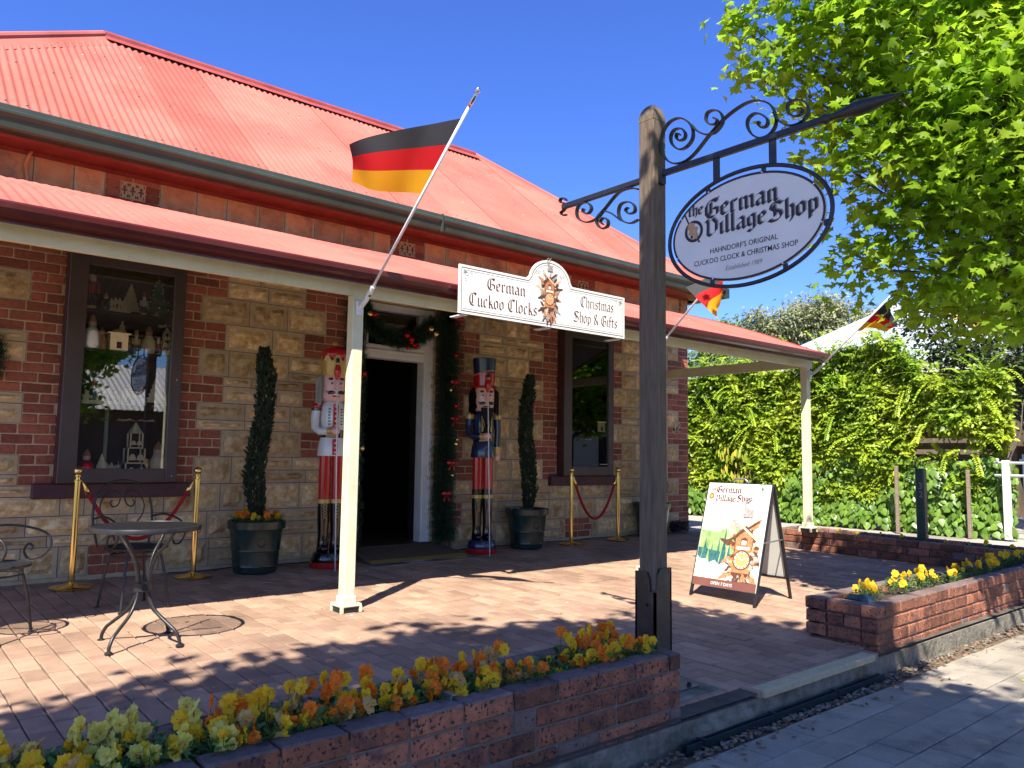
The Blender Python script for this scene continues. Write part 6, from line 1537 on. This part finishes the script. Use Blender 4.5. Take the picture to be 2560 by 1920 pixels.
# ================================================================= creeper-covered fence beside the driveway
fn = thing('timber_fence', (14.78, 8.5, -.08), 'grey weathered slat fence mostly buried under green creeper', 'fence')
for k in range(12):
    m = MB().mat('timber_fence'); z = .12+.20*k; m.cbox(14.74, 14.77, 4.62+RN.uniform(0, .03), 13.5, z, z+.115, .004, jit=.003); m.build('slat', fn, world=True)
for y in (4.7, 6.4, 8.1, 9.8, 11.5, 13.2): m = MB().mat('timber_fence'); m.cbox(14.775, 14.87, y-.05, y+.05, -.1, 2.5, .006); m.build('fence_post', fn, world=True)
rr = random.Random(31)
vh = thing('creeper_hedge', (14.4, 8.5, -.06), 'bright green creeper covering the driveway fence', 'creeper')
m = MB().mat('bark')
for i in range(40):
    y = rr.uniform(4.9, 13); P = [(14.66, y, -.05)]
    for k in range(6): P.append((14.62-rr.uniform(0, .12), P[-1][1]+rr.uniform(-.25, .25), P[-1][2]+rr.uniform(.3, .5)))
    m.tube(P, [.018-.002*k for k in range(7)], 5)
m.build('stems', vh, smooth=True, world=True)
def hedge_top(y): return 2.95+.12*math.sin(y*2.1)+.10*noise.noise((y*1.5, 3, 0))+(.25 if 6.2 < y < 8.2 else 0)-(.35 if y < 5.9 else 0)
P, T, Nn, S, Rv = [], [], [], [], []; YP = []
for i in range(15000):
    y = rr.uniform(4.5, 13.2); z = rr.uniform(.05, hedge_top(y)); 
    if 4.95 < y < 6.1 and .95 < z < 1.72 and rr.random() < .93: continue
    if y < 4.95 and z < 1.5: continue
    bulge = .26*noise.noise((y*1.1, z*1.3, 7))+.14*noise.noise((y*3, z*3, 2)); x = 14.36-bulge-.12*math.sin(PI*min(1, z/3))-rr.uniform(-.22, .10)
    d = Vector((-rr.uniform(.15, 1), rr.gauss(0, .7), rr.gauss(-.35, .75))).normalized(); L = rr.uniform(.12, .24); s = d.cross(Vector((0, 0, 1))).normalized(); hue = rr.random(); n0 = Vector((-.7+rr.gauss(0, .45), rr.gauss(0, .45), .7+rr.gauss(0, .3)))
    for k in range(9):
        q = Vector((x, y, z))+d*L*(k//2)/4.5; sg = (-1, 1)[k % 2]; tipd = (d*.55+s*sg*.9+Vector((0, 0, -.15))) if k < 8 else d
        P.append(q); T.append(tipd); Nn.append(n0); S.append(rr.uniform(.07, .115)); Rv.append(.6*hue+.4*rr.random())
for i in range(9000):                                  # leaves deeper inside
    y = rr.uniform(4.6, 13.3); z = rr.uniform(.05, hedge_top(y)-.05)
    if 4.95 < y < 6.1 and .95 < z < 1.72: continue
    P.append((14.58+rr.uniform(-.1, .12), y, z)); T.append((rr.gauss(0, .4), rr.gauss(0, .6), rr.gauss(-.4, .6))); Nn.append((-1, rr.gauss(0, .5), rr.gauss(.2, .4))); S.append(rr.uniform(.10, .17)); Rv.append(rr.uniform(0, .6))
for i in range(170):                                   # long loose shoots above and in front
    y = rr.uniform(4.6, 13); top = rr.random() < .6; p = Vector((14.3+rr.uniform(-.3, .2), y, hedge_top(y)-.05 if top else rr.uniform(1.2, 2.7))); d = Vector((-rr.uniform(.1, .8), rr.gauss(0, .6), rr.uniform(.5, 1.2) if top else rr.uniform(-.3, .4))).normalized()
    for k in range(14):
        d = (d+Vector((0, 0, -.09))).normalized(); p = p+d*.045
        for sg in (-1, 1): P.append(p.copy()); T.append(d*.6+d.cross(Vector((0, 0, 1)))*sg); Nn.append((-.5, 0, .9)); S.append(rr.uniform(.05, .09)); Rv.append(rr.uniform(.5, 1))
leaf_mesh('foliage', vh, GUM2[0], GUM2[1], P, T, Nn, S, 'leaf_vine', Rv)
P, T, Nn, S, Rv = [], [], [], [], []
for i in range(42):
    P.append((13.98+rr.uniform(0, .1), 9.45+rr.gauss(0, .28), rr.uniform(.7, 1.35))); T.append((-.2, rr.gauss(0, .2), -1)); Nn.append((-1, rr.gauss(0, .3), .2)); S.append(rr.uniform(.12, .22)); Rv.append(rr.random())
leaf_mesh('yellow_leaves', vh, LANCE[0], LANCE[1], P, T, Nn, S, 'leaf_yellow', Rv)
iv = thing('ivy', (14.2, 6.5, -.06), 'glossy ivy with large leaves along the foot of the creeper', 'ivy')
P, T, Nn, S, Rv = [], [], [], [], []
for i in range(5200):
    y = rr.uniform(4.4, 12.5); lim = 1.15-.45*max(0, min(1, (y-7)/2.5))+.15*noise.noise((y*2, 0, 4)); z = rr.uniform(-.04, max(.2, lim)); x = 14.20-.30*max(0, .5-z)-.2*noise.noise((y*1.4, z*2, 9))-rr.uniform(-.1, .1)
    P.append((x, y, z)); T.append((-.35, rr.gauss(0, .5), -.9)); Nn.append((-.9, rr.gauss(0, .35), .45+rr.gauss(0, .25))); S.append(rr.uniform(.07, .14)); Rv.append(rr.random())
leaf_mesh('foliage', iv, HEART[0], HEART[1], P, T, Nn, S, 'leaf_ivy', Rv)
m = MB().mat('bark')
for i in range(12):
    y = rr.uniform(4.8, 11); m.tube([(14.25, y, -.05), (14.15, y+rr.uniform(-.3, .3), .4), (14.2, y+rr.uniform(-.4, .4), .9)], [.012, .01, .005], 5)
m.build('stems', iv, smooth=True, world=True)
rl = thing('white_railing', (14.0, 4.46, -.06), 'white painted pipe railing at the end of the creeper', 'railing')
m = MB().mat('rail_white'); m.cbox(13.96, 14.05, 4.41, 4.51, -.1, 1.14, .008); m.build('post', rl, world=True)
for z in (.90, 1.10): m = MB().mat('rail_white'); m.tube([(14.0, 4.62, z), (14.02, 2.6, z)], .022, 8); m.build('rail', rl, smooth=True, world=True)
m = MB().mat('rail_white'); m.cbox(13.98, 14.06, 2.56, 2.64, -.1, 1.14, .008); m.build('post', rl, world=True)
for i, (x, y, h) in enumerate(((13.75, 6.05, 1.02), (13.9, 4.98, .98))):
    m = MB().mat('timber_fence'); m.cbox(x-.03, x+.03, y-.025, y+.025, -.12, h, .006); tag(m.build('garden_stake'), ('thin grey stake left of the green number post in front of the ivy', 'thin dark stake right of the green number post in front of the ivy')[i], 'stake', 'garden stakes')
bf = thing('metal_fence', (15.6, 3.4, -.1), 'dark blue metal bar fence behind the white railing', 'fence')
for i in range(26): m = MB().mat('rail_blue'); m.tube([(15.6, 4.7-.115*i, -.1), (15.6, 4.7-.115*i, 1.25)], .012, 6); m.build('bar', bf, world=True)
for z in (.15, 1.15): m = MB().mat('rail_blue'); m.box(15.58, 15.62, 1.7, 4.75, z-.02, z+.02); m.build('rail', bf, world=True)
# houses behind
hb = thing('neighbour_house', (23, 10.5, -.1), 'house with pale iron roof rising behind the creeper', 'building')
m = MB().mat('earth'); m.box(20.2, 27, 6.2, 13.2, -.2, 3.45); m.build('wall', hb, world=True)
m = MB().mat('roof_pale'); A = [(19.8, 5.8, 3.5), (27.4, 5.8, 3.5), (27.4, 13.6, 3.5), (19.8, 13.6, 3.5)]; r0, r1 = (22.2, 9.3, 5.6), (25.0, 10.6, 5.6)
for q in ((A[0], A[1], r0), (A[1], A[2], r1, r0), (A[2], A[3], r1), (A[3], A[0], r0, r1)): m.poly(q)
ro = m.build('roof', hb, world=True)
m = MB().mat('house_white'); m.box(19.75, 19.82, 5.8, 13.6, 3.25, 3.5); m.build('fascia', hb, world=True)
m = MB().mat('house_yellow'); m.prism([(7.0, 3.4), (9.05, 3.4), (9.05, 5.15), (7.0, 5.15)], (21.9, 0, 0), (0, 1, 0), (0, 0, 1), (2, 0, 0)); gb = fixnorm(m.build('yellow_gable', hb, world=True))
for k in range(8): m = MB().mat('house_yellow'); m.box(21.875, 21.9, 7.0, 9.05, 3.7+.18*k, 3.86+.18*k); m.build('board', gb)
yh = thing('yellow_house', (20, 2.5, -.1), 'yellow weatherboard wall glimpsed at the right edge', 'building')
m = MB().mat('house_yellow'); m.box(19.5, 24, -1.5, 5.4, -.2, 2.6); m.build('wall', yh, world=True)
for k in range(12): m = MB().mat('house_yellow'); m.box(19.475, 19.5, -1.5, 5.4, .0+.2*k, .18+.2*k); m.build('board', yh, world=True)
m = MB().mat('rail_white'); m.box(19.42, 19.475, 3.2, 4.3, .7, 2.0); m.build('window_frame', yh, world=True)
m = MB().mat('roof_pale'); m.poly([(19.2, -1.8, 2.6), (24.3, -1.8, 2.6), (21.8, 2, 3.9)]); m.poly([(19.2, 5.7, 2.6), (19.2, -1.8, 2.6), (21.8, 2, 3.9)]); m.poly([(24.3, 5.7, 2.6), (19.2, 5.7, 2.6), (21.8, 2, 3.9)]); m.build('roof', yh, world=True)
# shrubby tree at the right behind the creeper
tree('shrub_tree', 'dark small-leaved tree above the creeper at the right edge', (16.2, 4.6, -.1), 1.8, .09, [((16.0, 4.9, 3.1), (.7, .9, .6)), ((16.2, 5.8, 3.3), (.6, .7, .45)), ((16.1, 4.1, 3.5), (.8, .8, .7)), ((16.3, 5.0, 4.0), (.7, .9, .5)), ((16.2, 3.6, 2.5), (.7, .6, .7)), ((16.4, 4.4, 2.2), (.6, .8, .6)), ((16.0, 6.3, 3.0), (.45, .5, .35)), ((16.6, 3.0, 3.2), (.8, .8, .8)), ((16.2, 5.4, 4.3), (.7, .8, .5)), ((16.0, 6.3, 3.9), (.6, .6, .45)), ((16.3, 4.3, 4.8), (.8, .9, .6)), ((16.5, 3.3, 4.4), (.8, .8, .7)), ((16.0, 4.9, 2.5), (.6, .8, .5))], 30, (.05, .09), HEART, 'leaf_shrub', 17, per=16, spread=.16)
# gum trees far behind
def gums(label, base, ells, seed, matn='leaf_gum', n=26): tree('gum_tree', label, base, 3.6, .26, ells, n*.5, (.18, .38), GUM, matn, seed, per=20, spread=.30, droop=.9, group='gum trees behind the houses', barkm='bark_grey')
gums('tallest gum tree with airy crown on the skyline', (40, 21.5, -.4), [((38.7, 21.9, 8.6), (1.3, 1.3, 1.0)), ((39.6, 20.9, 9.0), (1.2, 1.2, .9)), ((38.6, 23.0, 7.6), (1.3, 1.2, .9)), ((39.6, 20.4, 7.4), (1.4, 1.3, 1.0)), ((40.2, 19.8, 6.0), (1.5, 1.5, 1.0)), ((38.8, 22.6, 5.8), (1.5, 1.3, 1.0))], 41)
gums('gum tree with rounded top left of the tallest one', (38.5, 23.9, -.4), [((37.6, 23.6, 8.6), (.9, .9, .8)), ((37.8, 23.9, 7.3), (1.2, 1.2, .9)), ((38.0, 23.0, 6.4), (1.2, 1.2, .8)), ((38.0, 24.4, 6.0), (1.3, 1.3, .9))], 42, n=22)
gums('gum tree behind the far flag', (41.5, 18.5, -.4), [((40.3, 19.0, 8.2), (1.2, 1.2, .8)), ((41.0, 18.2, 7.6), (1.4, 1.2, .9)), ((40.8, 17.6, 6.4), (1.6, 1.5, 1.0)), ((41.2, 16.8, 6.8), (1.4, 1.4, 1.0)), ((41.2, 15.8, 6.2), (1.5, 1.4, 1.0))], 43)
gums('dark green tree at the left of the skyline group', (36.8, 25.4, -.4), [((36.6, 24.9, 7.9), (.9, .9, .7)), ((36.4, 25.4, 6.8), (1.1, 1.1, .8)), ((36.9, 24.6, 6.2), (1.1, 1.1, .8)), ((36.2, 26.2, 6.9), (.6, .6, .8)), ((35.6, 27.6, 6.3), (.8, .8, .6))], 44, 'leaf_gum_green')
gums('low green tree below the tall gums', (33, 20, -.4), [((32.8, 20.2, 5.6), (1.4, 1.3, .8)), ((33.2, 19.2, 5.3), (1.3, 1.3, .7)), ((32.6, 21.4, 5.2), (1.3, 1.2, .7)), ((33.0, 22.4, 5.0), (1.2, 1.2, .7))], 45, 'leaf_gum_green', 20)
# across the street (seen in the window panes)
oh = thing('opposite_house', (6, -15, -.3), 'low house with pale corrugated roof across the street', 'building')
m = MB().mat('brick_purple'); m.box(-2, 14, -19, -14.6, -.3, 2.5); m.build('wall', oh, world=True)
m = MB().mat('roof_zinc')
n = 190
for i in range(n):
    x0, x1 = -3+18*i/n, -3+18*(i+1)/n; z = .035 if i % 2 else 0
    m.poly([(x0, -13.6, 2.45+z), (x0, -17.6, 4.35+z), (x1, -17.6, 4.35+.035-z), (x1, -13.6, 2.45+.035-z)])
m.poly([(-3, -17.6, 4.3), (-3, -22, 2.4), (15, -22, 2.4), (15, -17.6, 4.3)]); m.build('roof', oh, world=True)
for x in (.5, 4, 9): m = MB().mat('dark_inside'); m.box(x, x+1.2, -14.6, -14.57, .6, 2.0); m.build('window', oh, world=True)
for x in (-2.5, 2, 6.5, 11): m = MB().mat('cream'); m.box(x, x+.1, -13.75, -13.65, -.3, 2.45); m.build('veranda_post', oh, world=True)
tree('kerb_tree', 'leafy tree by the opposite kerb', (3.9, -9.6, -.3), 2.2, .12, [((4.4, -9.4, 3.9), (1.2, 1.2, .8)), ((3.2, -9.4, 3.2), (1.2, .9, .8)), ((5.4, -9.8, 4.5), (1.1, 1.0, .6)), ((3.4, -9.6, 5.2), (1.2, 1.2, .8)), ((4.6, -9.6, 2.6), (.7, .7, .5))], 20, (.12, .2), MAPLE, 'leaf_maple', 51, per=14, spread=.22, group='maple street trees')
tree('kerb_tree', 'second leafy tree further along the opposite kerb', (15.5, -9.6, -.3), 2.2, .12, [((15.0, -9.4, 3.8), (1.5, 1.3, .9)), ((16.6, -9.4, 4.4), (1.5, 1.2, .9)), ((14.0, -9.8, 3.0), (1.2, 1.2, .8)), ((18.2, -9.6, 3.6), (1.4, 1.2, 1.0)), ((12.8, -9.6, 3.9), (1.1, 1, .8))], 20, (.12, .2), MAPLE, 'leaf_maple', 52, per=14, spread=.22, group='maple street trees')

oh2 = thing('opposite_shop', (26, -15, -.3), 'white shop with red roof far across the street', 'building')
m = MB().mat('house_white'); m.box(19, 34, -19, -14, -.3, 3.0); m.build('wall', oh2, world=True)
m = MB().mat('roof_red'); m.poly([(18.5, -13.5, 3.0), (34.5, -13.5, 3.0), (32, -17, 5.0), (21, -17, 5.0)]); m.poly([(18.5, -13.5, 3.0), (21, -17, 5.0), (18.5, -20, 3.0)]); m.build('roof', oh2, world=True)
for x in (20, 23.5, 27, 30.5): m = MB().mat('dark_inside'); m.box(x, x+1.6, -14, -13.97, .5, 2.2); m.build('window', oh2, world=True)
tree('kerb_tree', 'broad leafy tree before the white shop across the street', (24, -9.6, -.3), 2.4, .14, [((23.4, -9.4, 4.4), (1.6, 1.3, 1.1)), ((25.2, -9.4, 5.0), (1.6, 1.3, 1.0)), ((26.6, -9.8, 4.0), (1.5, 1.3, 1.0)), ((22, -9.4, 3.4), (1.3, 1.2, .9)), ((24.6, -9.4, 6.4), (1.8, 1.4, 1.0)), ((28, -9.6, 5.2), (1.3, 1.2, .9)), ((25, -9.3, 2.9), (1.0, .8, .6))], 20, (.14, .24), MAPLE, 'leaf_maple', 53, per=14, spread=.24, group='maple street trees')

# ================================================================= pansies
rr = random.Random(77)
def petal(m, a, L, W, cup, roll, base=.004):
    c, s = math.cos(a), math.sin(a); n = 8; o = len(m.v); m.v.append((0, 0, 0))
    for k in (.55, 1.0):
        for i in range(n):
            t = i/(n-1); an = PI*t; ru = 1+.10*math.sin(5*an+roll)*(k > .9); u = -math.cos(an)*W/2*k*ru; v = (base+L*.16)*(1-math.sin(an)**.6)*k+L*k*math.sin(an)**.6*ru
            z = cup*v*(1-.5*k)-.35*cup*v*k+.30*abs(u)*math.sin(roll)-9*v*v*(.6+.6*math.cos(roll))*k+.0015*math.sin(4*an+roll)*k
            m.v.append((u*c+v*s, -u*s+v*c, z))
    for i in range(n-1):
        m.face((o, o+i+2, o+i+1)); m.face((o+i+1, o+i+2, o+n+i+2, o+n+i+1))
def flower_mesh(matn, seed, heart=True):
    q = random.Random(seed); m = MB().mat(matn); hr = q.random(); k = q.uniform(.75, 1.05); r = .033*k
    for a, L, W in ((.46, r*1.0, r*.92), (-.46, r*1.0, r*.92), (1.45, r*.90, r*.86), (-1.45, r*.90, r*.86), (PI, r*.98, r*1.25)):
        m.rv = min(1, max(0, hr*.6+q.uniform(0, .4))); petal(m, a+q.uniform(-.12, .12), L*q.uniform(.9, 1.08), W, q.uniform(-.25, .6), q.uniform(0, 6))
    if heart:
        m.mat('petal_heart'); m.ball((0, -.003, .002), .0045, 6, 4); m.mat('print_wood_dark')
        for a in (PI, PI-.35, PI+.35, 1.5, -1.5): m.poly([(.004*math.sin(a), .004*math.cos(a), .0028), (.0135*math.sin(a+.07), .0135*math.cos(a+.07), .0026), (.0135*math.sin(a-.07), .0135*math.cos(a-.07), .0026)])
    me = m.build('flower').data; ob = [o for o in bpy.data.objects if o.data == me][0]; bpy.data.objects.remove(ob); return me
FL = {k: [flower_mesh(k, 10*i+j) for j in range(5)] for i, k in enumerate(('petal_yellow', 'petal_lemon', 'petal_orange', 'petal_faded'))}
def foliage_mesh(seed, n=90, h=.125, r=.085):
    q = random.Random(seed); m = MB().mat('leaf_pansy')
    for i in range(n):
        a = q.uniform(0, 2*PI); z = q.uniform(.0, h); ra = r*math.sqrt(q.random())*(1.1-.4*z/h); p = Vector((ra*math.cos(a), ra*math.sin(a), z)); d = Vector((math.cos(a)*q.uniform(.3, 1), math.sin(a)*q.uniform(.3, 1), q.uniform(-.1, .9))).normalized()
        L = q.uniform(.022, .045); s = d.cross(Vector((0, 0, 1))).normalized()*L*q.uniform(.2, .32); u = s.cross(d).normalized()*L*.12; m.rv = q.random()
        pts = [p, p+d*L*.35+s+u, p+d*L*.75+s*.8, p+d*L, p+d*L*.75-s*.8, p+d*L*.35-s+u]; o = len(m.v); m.v += [tuple(w) for w in pts]; m.face((o, o+1, o+2, o+3)); m.face((o, o+3, o+4, o+5))
    m.mat('stem')
    for i in range(7): a = q.uniform(0, 2*PI); ra = r*.5; m.tube([(0, 0, -.02), (ra*.6*math.cos(a), ra*.6*math.sin(a), h*.5), (ra*math.cos(a), ra*math.sin(a), h)], .0018, 4, cap=False)
    me = m.build('leaves').data; ob = [o for o in bpy.data.objects if o.data == me][0]; bpy.data.objects.remove(ob); return me
FO = [foliage_mesh(i) for i in range(6)]; FOS = [foliage_mesh(20+i, 34, .07, .075) for i in range(3)]
def stem_mesh():
    m = MB().mat('stem'); m.tube([(0, 0, 0), (.004, .002, .5), (0, 0, 1)], .0018, 4, cap=False)
    me = m.build('stem').data; ob = [o for o in bpy.data.objects if o.data == me][0]; bpy.data.objects.remove(ob); return me
STM = stem_mesh()
CN = {'petal_yellow': 'yellow', 'petal_lemon': 'pale lemon', 'petal_orange': 'orange', 'petal_faded': 'faded'}
def pansy(x, y, z, cols, nf, where, group, hmin, hmax, sc=1.0, fo=None):
    names = sorted({CN[c] for c in cols if c != 'petal_faded'}); t = thing('pansy', (x, y, z), '%s pansy plant %s' % (' and '.join(names), where), 'pansy', group, rr.uniform(0, 6))
    t.scale = (sc, sc, sc)
    f = bpy.data.objects.new('leaves', rr.choice(fo or FO)); COL.objects.link(f); f.parent = t; tag(f, kind='stuff')
    for i in range(nf):
        c = rr.choice(cols); a = rr.uniform(0, 6.3); r = rr.uniform(.01, .085); h = rr.uniform(hmin, hmax)
        s = bpy.data.objects.new('stem', STM); COL.objects.link(s); s.parent = t; s.location = (r*.6*math.cos(a), r*.6*math.sin(a), .02); s.scale = (1, 1, h-.02)
        o = bpy.data.objects.new('flower', rr.choice(FL[c])); COL.objects.link(o); o.parent = t; o.location = (r*.6*math.cos(a), r*.6*math.sin(a), h)
        # blooms look towards the street and the light, at all sorts of angles
        az = rr.gauss(-.62*PI, .75); d = Vector((math.cos(az), math.sin(az), rr.uniform(-.25, .75))).normalized()
        d.rotate(Matrix.Rotation(-t.rotation_euler.z, 3, 'Z')); q = d.to_track_quat('Z', 'Y'); o.rotation_euler = q.to_euler(); k = rr.uniform(.8, 1.12); o.scale = (k, k, k)
for row, y in enumerate((2.535, 2.665)):
    x = -.05+.05*row
    while x < 2.98:
        u = x
        if u < .95: cols = ['petal_yellow', 'petal_lemon', 'petal_yellow', 'petal_faded'] if u < .55 else ['petal_lemon', 'petal_lemon', 'petal_lemon', 'petal_yellow']
        elif u < 1.25: cols = ['petal_orange', 'petal_yellow', 'petal_orange', 'petal_faded']
        elif u < 2.3: cols = ['petal_orange', 'petal_yellow', 'petal_yellow', 'petal_orange', 'petal_faded']
        else: cols = ['petal_orange', 'petal_orange', 'petal_yellow', 'petal_yellow']
        gap = 2.28 < u < 2.5
        pansy(x+rr.uniform(-.02, .02), y+rr.uniform(-.02, .02), .088, cols, rr.randint(1, 2) if gap else rr.randint(7, 11), 'in the foreground planter', 'pansies in the foreground planter', .085, .125 if gap else (.205 if row else .16), .8 if gap else .98)
        x += rr.uniform(.085, .115)
for i in range(46):
    x = 5.45+i*.115+rr.uniform(-.04, .04); y = rr.choice((2.58, 2.70))+rr.uniform(-.03, .03)+(x-5)*.012
    if x > 9.9: break
    pansy(x, y, TZ-.03, ['petal_yellow'], rr.choice((1, 2, 3, 3, 4)), 'in the right brick planter', 'pansies in the right planter', .07, .125, .9, FOS)
for y in (3.05, 3.3, 3.5, 3.75, 3.95, 4.25, 4.45, 4.8, 5.05, 5.3): pansy(9.72+rr.uniform(-.05, .12), y, TZ-.04, ['petal_yellow'], rr.choice((1, 2, 2)), 'in the planter wing leading to the corner post', 'pansies in the planter wing', .07, .13, .8, FOS)
for i in range(9): a = 2*PI*i/9; pansy(2.99+.17*math.cos(a), 7.22+.17*math.sin(a), G(7.2)+.44, ['petal_yellow', 'petal_orange'], 4, 'in the pot left of the doorway', 'pansies in the left pot', .06, .12, 1.0, FOS)

# fallen leaves and petals on the paving
mb = MB(); rr = random.Random(64)
for i in range(110):
    x, y = rr.uniform(.3, 9.3), rr.uniform(2.95, 6.6); a = rr.uniform(0, 6); l = rr.uniform(.008, .022); z = G(y)+.004
    if rr.random() < .25: y = rr.uniform(.6, 2.1); z = FZ+.006
    mb.mat(rr.choice(('litter', 'leaf_yellow', 'petal_faded', 'litter', 'white_paint'))); mb.rv = rr.random(); u = Vector((math.cos(a), math.sin(a), rr.uniform(-.1, .2)))*l; w = Vector((-math.sin(a), math.cos(a), .15))*l*.5; c = Vector((x, y, z)); mb.poly([c-u, c+w, c+u, c-w])
tag(mb.build('fallen_leaves'), 'tiny fallen leaves and petals strewn over the paving', 'leaf litter', kind='stuff')
